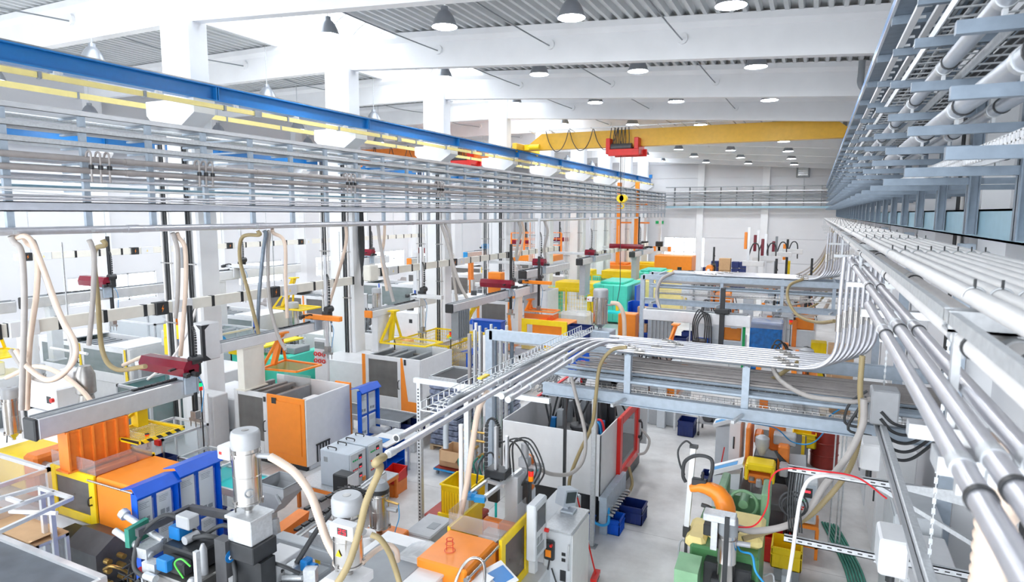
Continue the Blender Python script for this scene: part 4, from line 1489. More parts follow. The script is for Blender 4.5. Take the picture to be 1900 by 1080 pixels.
def info_board(label, x, y0, y1, z0, z1, desk=True, m='blue', group='blue information boards', sheets=((0.04, 0.46), (0.53, 0.95))):
    """folded sheet-metal board facing +x with a sloping hood, sleeves and paper sheets"""
    t = W('information_board', label, 'board', (x, (y0+y1)/2, z0), group)
    w = y1-y0
    t.p('panel', m, MB().box(x-0.03, x, y0, y1, z0, z1))
    t.p('side', m, MB().box(x-0.03, x+0.10, y0-0.01, y0, z0, z1).box(x-0.03, x+0.10, y1, y1+0.01, z0, z1))
    t.p('hood', m, MB().prism([(x-0.22, z1+0.04), (x+0.03, z1+0.10), (x+0.15, z1-0.03), (x+0.15, z1-0.045), (x+0.03, z1+0.085), (x-0.22, z1+0.025)], 'y', y0-0.03, y1+0.03))
    zt = z1-0.13
    h = (z1-z0)*0.40 if not desk else 0.42
    for r_ in range(2):
        for (a_, b_) in sheets:
            yy0, yy1 = y0+w*a_, y0+w*b_
            za, zb_ = zt-h-(h+0.05)*r_, zt-(h+0.05)*r_
            t.p('sleeve', 'plexi_clear', MB().box(x+0.012, x+0.016, yy0, yy1, za, zb_-0.03))
            s = t.p('paper_sheet', 'paper', MB().box(x+0.004, x+0.008, yy0+0.015, yy1-0.02, za+0.02, zb_))
            tx = MB()
            rnd = random.Random(int(x*100+yy0*77+r_))
            for q in range(4):
                zz = zb_-0.07-q*0.025
                tx.box(x+0.009, x+0.010, yy0+0.05, yy1-0.05-rnd.random()*0.06, zz, zz+0.007)
            tx.box(x+0.009, x+0.010, yy0+0.06, yy0+0.13, za+0.08, za+0.15)
            tx.box(x+0.009, x+0.010, yy0+0.15, yy1-0.06, za+0.07, za+0.14)
            t.p('printing', 'mid_grey', tx, s)
    if desk:
        t.p('desk', 'white', MB().prism([(x, z0+0.36), (x+0.34, z0+0.28), (x+0.34, z0+0.26), (x, z0+0.32)], 'y', y0, y1))
        t.p('cabinet', m, MB().box(x-0.02, x+0.32, y0, y1, z0, z0+0.26))
    return t


info_board('blue board with paper sheets beside the front orange machine, nearer and lower one', -8.42, 5.36, 5.98, 0.30, 2.06)
info_board('blue board with paper sheets beside the front orange machine, farther and higher one', -8.42, 6.02, 6.72, 0.30, 2.12, False)

# charcoal hydraulic block
a = W('hydraulic_pump', 'charcoal painted hydraulic block in front of the yellow machine door', 'pump', (-10.3, 5.8, 0))
a.p('cover', 'charcoal', MB().prism([(5.45, 0.22), (6.0, 0.22), (6.0, 0.9), (5.75, 0.98), (5.45, 0.8)], 'x', -10.35, -9.55))
a.p('valve_block', 'dark', MB().box(-10.9, -10.35, 5.5, 5.95, 0.55, 0.82, 0.02).box(-10.85, -10.4, 5.45, 5.5, 0.3, 0.78))
vf = MB()
for q in range(5): vf.box(-10.85+q*0.1, -10.79+q*0.1, 5.42, 5.47, 0.28, 0.52)
a.p('fin', 'mid_grey', vf)
fi = MB()
for (u, v_) in ((-9.5, 0.55), (-9.5, 0.35), (-9.48, 0.7)):
    fi.cyl((u, 5.55, v_), (u+0.10, 5.55, v_), 0.045, 10).cyl((u, 5.75, v_), (u+0.14, 5.75, v_), 0.04, 10)
fi.tube(catmull([(-9.45, 5.5, 0.6), (-9.25, 5.5, 0.7), (-9.2, 5.7, 0.5), (-9.3, 5.8, 0.25)], 4), 0.025, 6)
a.p('fitting', 'brass', fi)
a.p('skid', 'dark', MB().box(-10.95, -9.3, 5.45, 6.0, 0, 0.2))
tangle('loose dark cables and hoses between the front machine and the blue board', (-9.0, 5.8, 0.15), (0.25, 0.25, 0.6), 9, 0.014, 'rubber', 3)

# belt with aluminium rails, frame and sheets (bottom left corner)
a = W('belt_conveyor', 'wide dark belt conveyor with aluminium rails in the bottom left corner', 'conveyor', (-9.3, 4.2, 0))
a.p('belt', 'belt', MB().box(-11.5, -8.05, 3.5, 4.6, 1.26, 1.285))
a.p('side_rail', 'alu', MB().box(-11.5, -8.0, 4.6, 4.68, 1.18, 1.33).box(-8.05, -7.99, 3.45, 4.68, 1.18, 1.32))
for x in (-11.2, -8.2): a.p('leg', 'alu', MB().box(x, x+0.06, 4.5, 4.56, 0, 1.2))
a = W('sorting_table', 'aluminium framed table with clear panes above the dark belt', 'table', (-10.4, 4.95, 0))
alu_frame(a, -11.6, -9.72, 4.75, 5.2, 0.0, 1.27, 0.045, 'alu', 'plexi_clear')
a.p('table_top', 'cardboard', MB().box(-11.6, -9.72, 4.75, 5.2, 1.27, 1.29))
one('cardboard_sheets', 'stack of curved brown cardboard sheets on the aluminium table', 'cardboard', MB().prism([(-10.75, 1.292), (-10.3, 1.292), (-9.85, 1.292), (-9.72, 1.36), (-9.74, 1.375), (-9.87, 1.312), (-10.3, 1.32), (-10.75, 1.33)], 'y', 4.72, 5.12), 'cardboard')
a = W('profile_gantry', 'raised ladder-like aluminium profile frame at the left edge', 'frame', (-9.3, 4.6, 0))
f = MB()
for (q0, q1) in (((-9.98, 4.99), (-9.18, 4.99)), ((-9.18, 4.99), (-9.02, 4.05)), ((-9.98, 4.99), (-10.3, 3.6)), ((-9.60, 4.99), (-9.68, 3.6)), ((-9.02, 4.05), (-8.95, 3.5)), ((-10.0, 4.6), (-9.62, 4.6)), ((-10.05, 4.2), (-9.64, 4.2))):
    f.bar((q0[0], q0[1], 2.0), (q1[0], q1[1], 2.0), 0.05, 0.05)
a.p('frame', 'alu', f)
a.p('post', 'alu', MB().box(-9.97, -9.91, 4.97, 5.03, 0, 2.0).box(-9.75, -9.69, 4.97, 5.03, 0, 2.0))
a.p('tube_light', 'pipe_white', MB().cyl((-9.75, 4.5, 1.9), (-9.12, 4.75, 1.9), 0.03, 8))
a = W('guard_cage', 'clear walled cage at the far left edge in front of the yellow machine end', 'guard', (-12.2, 5.3, 0))
alu_frame(a, -12.9, -11.0, 4.7, 5.7, 0, 1.85, 0.06, 'alu', 'plexi')

# vertical black clamping unit with hydraulics (bottom, left of centre)
hx, hy = -7.4, 5.35
a = W('clamping_unit', 'black vertical clamping unit with blue valves and grey hoses below the steel hopper', 'machine', (hx, hy, 0))
a.p('base', 'charcoal', MB().box(hx-0.55, hx+0.75, hy-0.35, hy+0.45, 0, 1.05, 0.03))
a.p('frame', 'charcoal', MB().bar((hx-0.5, hy-0.3, 1.75), (hx-0.5, hy+0.5, 1.75), 0.07, 0.1).bar((hx-0.5, hy+0.5, 1.75), (hx+0.55, hy+0.55, 1.80), 0.08, 0.1).bar((hx+0.55, hy+0.55, 1.80), (hx+0.78, hy+0.2, 1.78), 0.08, 0.1).box(hx+0.62, hx+0.82, hy-0.02, hy+0.12, 0.5, 1.80).box(hx-0.55, hx-0.45, hy+0.4, hy+0.5, 1.0, 1.75))
a.p('upper_block', 'dark', MB().box(hx-0.30, hx+0.35, hy-0.1, hy+0.4, 1.28, 1.55, 0.02).box(hx-0.1, hx+0.3, hy-0.25, hy-0.1, 1.30, 1.48, 0.02))
a.p('mould_half', 'steel', MB().box(hx-0.45, hx+0.5, hy-0.3, hy+0.3, 1.0, 1.26, 0.02))
a.p('valve', 'crane_blue', MB().box(hx-0.33, hx-0.12, hy+0.02, hy+0.24, 1.56, 1.74, 0.015), label='upper blue valve')
a.p('valve', 'crane_blue', MB().box(hx-0.10, hx+0.10, hy-0.34, hy-0.2, 1.35, 1.52, 0.015), label='lower blue valve')
a.p('solenoid', 'cast_grey', MB().box(hx-0.2, hx+0.06, hy+0.04, hy+0.22, 1.74, 1.92, 0.015).cyl((hx+0.02, hy+0.0, 1.62), (hx+0.02, hy+0.2, 1.62), 0.06, 12))
a.p('cylinder_rod', 'galv', MB().cyl((hx-1.05, hy-0.1, 1.80), (hx-0.35, hy-0.05, 1.56), 0.045, 12).cyl((hx-1.0, hy-0.28, 1.66), (hx-0.3, hy-0.25, 1.46), 0.045, 12).cyl((hx-1.1, hy-0.1, 1.82), (hx-1.02, hy-0.1, 1.79), 0.075, 8))
a.p('clamp_plate', 'cable_green', MB().obox((hx-0.68, hy-0.18, 1.66), (0.07, 0.34, 0.26), 0.2))
a.p('coupling', 'galv', MB().obox((hx-0.42, hy-0.2, 1.50), (0.2, 0.26, 0.14), 0.1).obox((hx-0.22, hy-0.30, 1.36), (0.22, 0.14, 0.14), 0.1).cyl((hx-0.2, hy-0.42, 1.3), (hx+0.0, hy-0.42, 1.3), 0.05, 10))
hb = MB()
for pts, r_ in (([(-0.15, 0.15, 1.8), (-0.35, 0.0, 1.9), (-0.5, -0.25, 1.7), (-0.45, -0.4, 1.35), (-0.15, -0.42, 1.25)], 0.03),
                ([(0.05, 0.1, 1.62), (0.3, 0.15, 1.68), (0.45, 0.3, 1.55), (0.5, 0.35, 1.3)], 0.035),
                ([(0.1, 0.2, 1.6), (0.35, 0.35, 1.75), (0.6, 0.4, 1.6), (0.62, 0.3, 1.2)], 0.03),
                ([(-0.5, -0.3, 1.1), (-0.62, -0.4, 0.9), (-0.4, -0.5, 0.75), (-0.1, -0.42, 0.9)], 0.03),
                ([(0.8, 0.1, 1.5), (0.95, 0.0, 1.3), (0.92, -0.1, 0.9), (0.8, -0.1, 0.6)], 0.03)):
    hb.tube(catmull([(hx+u, hy+v_, z) for u, v_, z in pts], 6), r_, 8)
a.p('hydraulic_hose', 'rubber', hb)
a.p('grease_line', 'lime', MB().tube(catmull([(hx+0.3, hy-0.25, 1.3), (hx+0.22, hy-0.3, 1.5), (hx+0.35, hy-0.3, 1.6), (hx+0.45, hy-0.25, 1.5)], 5), 0.012, 6))
a.p('lube_line', 'cast_grey', MB().tube(catmull([(hx-0.3, hy-0.4, 1.25), (hx-0.1, hy-0.5, 1.12), (hx+0.15, hy-0.46, 1.1), (hx+0.4, hy-0.3, 1.2)], 5), 0.018, 6))
a.p('accumulator', 'cast_grey', MB().lathe(hx+0.42, hy-0.22, [(0.05, 0.95), (0.06, 1.0), (0.06, 1.28), (0.03, 1.32)], 12).lathe(hx+0.40, hy-0.02, [(0.05, 1.2), (0.05, 1.6), (0.02, 1.68)], 12))
a.p('guide_column', 'galv', MB().box(hx+0.52, hx+0.58, hy-0.26, hy-0.2, 0.95, 1.72))
a.p('sensor_cap', 'orange_steel', MB().cyl((hx+0.86, hy+0.2, 1.42), (hx+0.86, hy+0.2, 1.5), 0.045, 10).cyl((hx-0.1, hy-0.42, 0.92), (hx-0.1, hy-0.42, 1.0), 0.05, 10))
sg = a.p('hook_sign', 'crane_blue', MB().cyl((hx+0.825, hy+0.05, 1.58), (hx+0.83, hy+0.05, 1.58), 0.085, 20), label='round blue lifting hook sign')
a.p('hook_symbol', 'white', MB().tube(catmull([(hx+0.834, hy+0.05, 1.64), (hx+0.834, hy+0.05, 1.60), (hx+0.834, hy+0.02, 1.57), (hx+0.834, hy+0.04, 1.54), (hx+0.834, hy+0.075, 1.555)], 3), 0.008, 4), sg)
a.p('label_plate', 'paper', MB().box(hx+0.822, hx+0.826, hy+0.0, hy+0.10, 1.12, 1.30))
a.p('red_flange', 'red', MB().box(hx+0.45, hx+0.68, hy-0.36, hy-0.25, 1.02, 1.05).box(hx-0.5, hx-0.35, hy-0.36, hy-0.28, 1.24, 1.27))

def seven(b, ch, x, z, w_, h, y):
    """seven segment figure facing -y"""
    on = {'2': 'abged', '4': 'fgbc', '5': 'afgcd'}[ch]
    t_ = h*0.13
    S = {'a': (x, x+w_, z+h-t_, z+h), 'g': (x, x+w_, z+h/2-t_/2, z+h/2+t_/2), 'd': (x, x+w_, z, z+t_), 'f': (x, x+t_, z+h/2, z+h),
         'b': (x+w_-t_, x+w_, z+h/2, z+h), 'e': (x, x+t_, z, z+h/2), 'c': (x+w_-t_, x+w_, z, z+h/2)}
    for k_ in on: b.box(S[k_][0], S[k_][1], y-0.003, y, S[k_][2], S[k_][3])
    return b


# steel hopper loader in the middle foreground
p = at(462, 950, Z=2.13)
q = loader('large shiny hopper loader with grey cap in the left foreground', (p.x, p.y, 2.13), 0.175, 1.10, port=0.25, portz=0.86)
mk = []
for k_ in range(13):
    u = R(40+280*k_/12)
    th = -0.62-math.cos(u)*0.30*-1
    mk.append((0.178*math.cos(th), 0.178*math.sin(th), 0.32+0.052*math.sin(u)))
q.p('letter_mark', 'mid_grey', MB().tube(mk, 0.012, 5), label='dark grey letter C')
a = W('feed_block', 'square steel feed block under the large foreground hopper loader', 'feed block', (p.x, p.y, 1.75))
a.p('plate', 'galv', MB().box(p.x-0.22, p.x+0.24, p.y-0.2, p.y+0.2, 2.09, 2.13, 0.005))
a.p('block', 'galv', MB().box(p.x-0.2, p.x+0.22, p.y-0.18, p.y+0.18, 1.78, 2.09, 0.01))
a.p('throat', 'dark', MB().box(p.x-0.24, p.x+0.26, p.y-0.2, p.y+0.2, 1.55, 1.78, 0.01).box(p.x-0.3, p.x+0.3, p.y-0.12, p.y+0.12, 0, 1.55))
pa = Vector((p.x+0.33, p.y+0.08, 2.13+0.154+0.725*0.86))
pts = [pa, at(520, 858, Z=2.85), at(548, 878, Z=2.75), at(575, 915, Z=2.55), at(592, 960, Z=2.35), at(608, 1005, Z=2.1), at(628, 1040, Z=1.95)]
hang_hose('thick beige ribbed hose arching from the large foreground hopper loader', pts, 0.055, 'hose_beige', pitch=0.03)
# grey vibratory hopper
q = at(515, 890, Z=1.85)
a = W('feeding_hopper', 'grey sheet metal hopper funnel right of the large foreground loader', 'hopper', (q.x, q.y, 1.3))
hx2, hy2 = q.x, q.y
b = MB()
T1 = [(hx2-0.2, hy2-0.22), (hx2+0.34, hy2-0.22), (hx2+0.34, hy2+0.24), (hx2-0.2, hy2+0.24)]
T0 = [(hx2-0.28, hy2-0.12), (hx2+0.02, hy2-0.14), (hx2+0.02, hy2+0.1), (hx2-0.28, hy2+0.1)]
vs = [(x, y, 1.85) for x, y in T1]+[(x, y, 1.72) for x, y in T1]+[(x, y, 1.35) for x, y in T0]
b._add(vs, [(0, 1, 5, 4), (1, 2, 6, 5), (2, 3, 7, 6), (3, 0, 4, 7), (4, 5, 9, 8), (5, 6, 10, 9), (6, 7, 11, 10), (7, 4, 8, 11), (8, 9, 10, 11)])
a.p('funnel', 'cast_grey', b)
a.p('rim', 'mid_grey', MB().bar((*T1[0], 1.85), (*T1[1], 1.85), 0.02).bar((*T1[1], 1.85), (*T1[2], 1.85), 0.02).bar((*T1[2], 1.85), (*T1[3], 1.85), 0.02).bar((*T1[3], 1.85), (*T1[0], 1.85), 0.02))
a.p('stand', 'galv', MB().box(hx2-0.2, hx2-0.1, hy2-0.06, hy2+0.06, 0, 1.36).cyl((hx2+0.0, hy2-0.1, 1.25), (hx2+0.12, hy2-0.15, 0.8), 0.07, 12))
a.p('latch', 'galv', MB().bar((hx2+0.2, hy2-0.235, 1.74), (hx2+0.3, hy2-0.25, 1.62), 0.03))

# white linear axis running away behind the hoses
A0, A1 = at(535, 1010, Z=0.95), at(655, 910, Z=0.95)
a = W('linear_axis', 'long white linear axis with rails running past the foreground hoses', 'linear axis', (A0.x, A0.y, 0))
a.p('beam', 'white', MB().bar((A0.x, A0.y, 0.85), (A1.x, A1.y+0.9, 0.85), 0.16, 0.2))
a.p('rail', 'galv', MB().bar((A0.x-0.05, A0.y, 0.97), (A1.x-0.05, A1.y+0.9, 0.97), 0.03, 0.03).bar((A0.x+0.05, A0.y, 0.97), (A1.x+0.05, A1.y+0.9, 0.97), 0.03, 0.03))
a.p('support', 'yellow', MB().bar((A0.x+0.0, A0.y+0.6, 0.75), (A0.x-0.2, A0.y+0.5, 0.3), 0.06).bar((A0.x+0.1, A0.y+0.8, 0.75), (A0.x+0.3, A0.y+0.9, 0.3), 0.06).box(A0.x-0.05, A0.x+0.05, A0.y+0.6, A0.y+0.75, 0, 0.75))
cable_chain(a, [(A0.x-0.15, A0.y+0.3, 1.0), (A0.x-0.15, A0.y+1.2, 1.02), (A0.x-0.15, A0.y+1.5, 1.10), (A0.x-0.15, A0.y+1.4, 1.22), (A0.x-0.15, A0.y+0.5, 1.25)], 0.07, 0.035)
for i, (u, v_) in enumerate(((0.0, 0.9), (-0.75, 0.4))):
    one('parts_bin', 'orange parts bin beside the white linear axis, %s' % ('farther one', 'nearer one')[i], 'bin', MB().prism([(A0.y+v_+0.3, 0.5), (A0.y+v_+0.9, 0.5), (A0.y+v_+0.95, 0.7), (A0.y+v_+0.25, 0.62)], 'x', A0.x+u-0.35, A0.x+u-0.1).box(A0.x+u-0.3, A0.x+u-0.15, A0.y+v_+0.4, A0.y+v_+0.8, 0, 0.5), 'orange_steel')

# second (digital display) loader and the black capped one
p = at(648, 1079, Z=1.75)
q = loader('hopper loader with red digital display behind the olive hose', (p.x, p.y, 1.85), 0.17, 0.95, port=-0.3, box=False)
q.p('control_box', 'white', MB().box(0.0, 0.32, -0.30, -0.16, 0.60, 0.76, 0.01))
q.p('display', 'dark', MB().box(0.11, 0.25, -0.303, -0.30, 0.65, 0.73))
q.p('digits', 'display_red', seven(MB(), '2', 0.13, 0.66, 0.04, 0.06, -0.303))
q.p('digits', 'display_red', seven(MB(), '5', 0.19, 0.66, 0.04, 0.06, -0.303))
q.p('warning_sign', 'yellow', MB().prism([(-0.03, 0.30), (0.05, 0.30), (0.01, 0.38)], 'y', -0.182, -0.178))
stp = MB().box(-0.2, 0.2, -0.2, 0.2, -0.12, 0, 0.01).box(-0.12, 0.12, -0.12, 0.12, -1.85, -0.12)
q.p('stand', 'white', stp)
p3 = at(705, 990, Z=1.05)
loader('smaller hopper loader with black and grey cap standing on a brown cabinet', (p3.x, p3.y, 1.05), 0.15, 0.85, capdark=True, box=False, port=0.1, portz=0.55)
one('dryer_cabinet', 'brown and grey cabinet carrying the black capped hopper loader', 'cabinet', MB().box(p3.x-0.30, p3.x+0.34, p3.y-0.30, p3.y+0.3, 0, 1.05, 0.015), 'orange_steel')
a = W('air_fitting', 'brass air fitting with thin blue tube beside the black capped loader', 'fitting', (p3.x+0.2, p3.y, 1.6))
a.p('fitting', 'brass', MB().cyl((p3.x+0.12, p3.y, 1.62), (p3.x+0.36, p3.y, 1.60), 0.018, 8))
a.p('air_tube', 'cable_blue', MB().tube(catmull([(p3.x+0.36, p3.y, 1.60), (p3.x+0.38, p3.y-0.02, 1.4), (p3.x+0.33, p3.y-0.05, 1.2), (p3.x+0.3, p3.y-0.1, 0.95)], 5), 0.008, 5))
tangle('tangled white and grey cables beside the black topped bin', tuple(at(655, 925, Z=0.9)), (0.35, 0.25, 0.16), 12, 0.012, 'rubber', 5)

# white machine casing along the bottom edge
a = W('machine_casing', 'white machine casing along the bottom edge beside the digital loader', 'machine', (-4.9, 5.2, 0))
c0, c1, c2, c3 = at(690, 1012, Z=1.55), at(830, 1055, Z=1.55), at(730, 990, Z=1.55), at(825, 1012, Z=1.55)
a.p('casing', 'light_grey', MB().box(c0.x-0.05, c1.x, 4.2, c3.y, 0.1, 1.5, 0.02))
a.p('lid', 'white', MB().box(c0.x-0.07, c1.x+0.02, 4.2, c3.y+0.02, 1.5, 1.54, 0.01))
a.p('trough', 'mid_grey', MB().box(c0.x+0.05, c1.x-0.35, 4.6, c3.y-0.25, 1.541, 1.545))
a.p('socket', 'dark', MB().box(c1.x, c1.x+0.01, c3.y-0.2, c3.y-0.13, 1.2, 1.32).box(c1.x, c1.x+0.01, c3.y-0.4, c3.y-0.33, 1.0, 1.12))
one('film_bag', 'crumpled clear bag lying on the white casing at the bottom edge', 'bag', MB().prism([(c1.x-0.75, 1.55), (c1.x-0.1, 1.55), (c1.x-0.2, 1.62), (c1.x-0.45, 1.66), (c1.x-0.65, 1.6)], 'y', c3.y-0.55, c3.y-0.15), 'foil')
a = W('vacuum_pot', 'round whitish pot beside the digital loader', 'pot', tuple(at(678, 1005, Z=1.3)))
pp_ = at(678, 1010, Z=1.3)
a.p('pot', 'pipe_white', MB().lathe(pp_.x, pp_.y, [(0.14, 1.1), (0.14, 1.42), (0.155, 1.43), (0.155, 1.46), (0.12, 1.46), (0.11, 1.3)], 20))
# small hydraulics at the bottom
q = at(555, 1050, Z=1.2)
a = W('valve_block', 'steel valve block with blue solenoid and dark hoses at the bottom edge', 'valve', (q.x, q.y, 0))
a.p('block', 'white', MB().box(q.x-0.5, q.x-0.1, q.y-0.3, q.y+0.15, 0.0, 1.35, 0.01), label='white box')
a.p('pedestal', 'mid_grey', MB().box(q.x-0.1, q.x+0.3, q.y-0.3, q.y+0.3, 0, 1.1, 0.02))
a.p('solenoid', 'crane_blue', MB().box(q.x+0.1, q.x+0.22, q.y-0.1, q.y+0.05, 1.2, 1.36, 0.02).cyl((q.x+0.05, q.y, 1.26), (q.x+0.3, q.y, 1.26), 0.05, 10))
a.p('fitting', 'galv', MB().box(q.x-0.08, q.x+0.08, q.y-0.2, q.y, 1.1, 1.3, 0.02).cyl((q.x-0.05, q.y-0.25, 1.15), (q.x+0.25, q.y-0.2, 1.2), 0.035, 8).obox((q.x+0.3, q.y-0.1, 1.2), (0.16, 0.12, 0.2), 0.4))
a.p('hose', 'rubber', MB().tube(catmull([(q.x+0.05, q.y-0.1, 1.3), (q.x+0.15, q.y+0.3, 1.7), (q.x+0.35, q.y+0.65, 2.0), (q.x+0.55, q.y+0.6, 1.95), (q.x+0.6, q.y+0.4, 1.4)], 8), 0.035, 8).tube(catmull([(q.x-0.1, q.y-0.2, 1.2), (q.x-0.2, q.y-0.3, 1.35), (q.x+0.05, q.y-0.35, 1.4), (q.x+0.2, q.y-0.2, 1.25)], 6), 0.025, 8))
one('junction_box', 'steel junction box on the grey beam left of the olive hose', 'box', MB().box(q.x-0.35, q.x+0.35, q.y+0.55, q.y+0.95, 1.15, 1.36, 0.01), 'galv')
one("support_beam", 'grey support beam below the steel junction box', 'beam', MB().box(q.x-1.0, q.x+0.5, q.y+0.5, q.y+0.7, 0.98, 1.15, 0.01), 'light_grey')
one('floor_pillar', 'grey foot under the support beam of the steel junction box', 'foot', MB().box(q.x-0.1, q.x+0.1, q.y+0.5, q.y+0.7, 0, 0.98, 0.01), 'light_grey')
# ================================================================ middle left: white / orange machines
def big_machine(label, x0, x1, y0, y1, h, split, doorm='white', coverm='orange', endm='white', style=0, ext=1.6):
    """guarded moulding machine, long axis across the hall; covered injection side at the right"""
    a = W('moulding_machine', label, 'machine', ((x0+x1)/2, y0, 0))
    xs = x0+(x1-x0)*split
    a.p('base', 'light_grey', MB().box(x0-ext, x1, y0+0.05, y1-0.05, 0.0, 0.55, 0.02))
    a.p('track', 'dark', MB().box(x0-0.3, x1-0.05, y0-0.02, y0+0.05, 0.0, 0.12))
    door_s(a, doorm, x0+0.02, xs, y0, 0.12, h, 0.13, 'smoked', 0.05, low=0.4)
    b = MB()
    if style == 0:
        b.box(xs, x1, y0-0.05, y0, 0.12, h, 0.01)
        a.p('front_cover', coverm, b, label='orange front cover')
        a.p('service_lid', coverm, MB().box(xs+0.14, x1-0.14, y0-0.065, y0-0.05, 0.35, h-0.12, 0.01))
    else:
        b.box(xs, x1, y0-0.05, y0, 0.12, h, 0.01)
        a.p('front_cover', 'white', b)
        a.p('swoosh_panel', coverm, MB().prism([(xs, h), (xs+0.06, h), (xs+0.24, 0.46), (x1+0.01, 0.46), (x1+0.01, 0.10), (xs, 0.10)], 'y', y0-0.062, y0-0.05), label='orange curved trim')
        a.p('side_trim', coverm, MB().box(x0-0.08, x0+0.04, y0-0.06, y0-0.05, 0.12, h))
    outlet_panel(a, xs+(0.12 if style else -0.09), y0-0.062, h-0.2, 's', (1, 3) if style else (1, 2))
    if style == 0: outlet_panel(a, xs+0.18, y0-0.066, h-0.2, 's', (2, 2), 0.06)
    e = MB().box(x1-0.03, x1+0.02, y0-0.05, y1, 0.12, h, 0.01)
    a.p('end_panel', endm, e)
    a.p('rear_guard', 'white', MB().box(x0-0.1, x1, y1-0.04, y1, 0.5, h, 0.01))
    a.p('rear_pane', 'plexi_clear', MB().box(x0+0.2, xs, y1-0.06, y1-0.045, 0.8, h+0.08))
    a.p('corner_post', coverm, MB().box(x1-0.14, x1+0.025, y1, y1+0.05, 0.12, h+0.03).box(x1-0.45, x1-0.14, y1, y1+0.04, h-0.06, h+0.03) if style == 0 else MB().box(x1-0.02, x1+0.03, y0-0.06, y0-0.02, 0.12, 0.46))
    clamp_guts(a, x0-0.2, xs, y0+0.12, y1-0.12, 0.5, h-0.12, 'mid_grey')
    barrel_unit(a, xs+0.1, x1-0.15, (y0+y1)/2, h-0.45, 'white')
    rib = MB()
    for q in range(5): rib.box(x1+0.02, x1+0.05, y0+0.25+q*0.1, y0+0.27+q*0.1, 0.15, 0.55)
    rib.box(x1+0.02, x1+0.05, y0+0.23, y0+0.69, 0.55, 0.58)
    a.p('hose_rack', 'dark', rib)
    a.p('rear_housing', 'white', MB().box(x0-ext, x0-0.15, y0+0.1, y1-0.1, 0.55, h*0.8, 0.03))
    return a


big_machine('white moulding machine with tall orange cover left of the grey control cabinets', -12.6, -10.30, 10.72, 12.2, 1.72, 0.478, style=0)
big_machine('white moulding machine with slim orange curved trim behind the grey belt conveyor', -12.1, -10.08, 15.1, 16.8, 1.74, 0.66, style=1, ext=2.0)
one('end_guard', 'white guard cabinet with long window left of the tall orange cover', 'guard', MB().box(-13.7, -12.75, 10.2, 10.65, 0, 1.60, 0.02), 'white')
a = W('window_guard', 'white framed sliding guard with clear panes left of the tall orange cover', 'guard', (-13.0, 10.1, 0))
door_s(a, 'white', -13.3, -12.75, 10.1, 0.0, 1.72, 0.12, 'plexi', handle=False)
# robots over these machines
linear_robot('white beam robot on a cream pedestal with a large box at its near end', (-12.2, 9.92, 2.77), 3.5, ped=1.04, pedm='cream', pedw=0.64, pedy=0.66,
             beam=(0.26, 0.235), cx=3.15, arm=0.95, armx=0.35, armz=1.75, side=1, cover=False, crossm='orange', column='alu', beamm='white', endc='white', boxend=True, style='orange', dropz=0.75)
linear_robot('white beam robot with orange end cap behind the slim trimmed machine', (-11.9, 15.03, 2.86), 3.6, ped=1.09, pedm='white', pedw=0.6, pedy=0.3,
             beam=(0.26, 0.2), cx=2.6, arm=1.0, armx=0.1, armz=1.7, side=1, cover=False, column='alu', beamm='white', endc='orange', style='white', dropz=1.0)
linear_robot('grey beam robot with maroon cover above the yellow topped cell', (-10.1, 16.7, 2.9), 4.6, ped=0.9, pedm='mid_grey', pedw=0.7, pedy=0.3,
             beam=(0.26, 0.26), cx=4.1, arm=1.3, armx=-0.1, armz=1.6, side=-1, pedribs=True, dropz=0.8)


def platform(label, c, m, top, w=0.06, pane=None, apex=None, legs=3):
    """tray hung from splayed legs; c: four corners (x, y), z; top: point where the legs meet"""
    z = c[0][2]
    a = W('hanging_platform', label, 'platform', (c[0][0], c[0][1], z))
    f = MB()
    for q in range(4): f.bar(c[q], c[(q+1) % 4], w, w*0.7)
    a.p('frame', m, f)
    if pane: a.p('tray', pane, MB()._add([(p[0], p[1], p[2]) for p in c], [(0, 1, 2, 3)]))
    l = MB()
    for q in (0, 3): l.bar(c[q], top, w)
    l.bar(((c[0][0]+c[3][0])/2, (c[0][1]+c[3][1])/2, z), top, w*2)
    l.box(top[0]-0.12, top[0]+0.12, top[1]-0.15, top[1]+0.15, top[2], top[2]+0.04)
    a.p('leg', m, l)
    return a


platform('orange hanging platform under the white robot beam', [(-12.29, 11.29, 2.1), (-11.27, 11.43, 2.1), (-11.23, 12.25, 2.1), (-12.45, 12.25, 2.1)], 'orange', (-12.1, 11.8, 2.92), 0.06, 'orange_clear')
platform('yellow hanging platform with splayed legs behind the slim trimmed machine', [(-11.75, 15.4, 2.05), (-10.2, 15.5, 2.05), (-10.1, 16.3, 2.05), (-11.7, 16.4, 2.05)], 'yellow', (-11.6, 15.9, 2.95), 0.06, 'plexi_clear')
fence('yellow mesh guard fence behind the slim trimmed machine', [(-12.6, 17.3), (-10.5, 17.3), (-10.5, 19.9), (-12.6, 19.9), (-12.6, 17.3)], 0.2, 1.7, cell=0.09)
stack_light('red, orange and green signal light at the corner of the yellow fence', (-10.35, 17.2, 0), 1.95, ('red_lens', 'orange_lens', 'green_lens'), 0.04)
p = at(640, 770, Z=1.2)
info_board('blue board with papers at the right side of the tall orange cover', -9.9, 12.05, 12.75, 0.35, 1.62, False)
info_board('blue board top beyond the slim trimmed machine', -9.75, 17.2, 17.8, 0.8, 1.55, False)

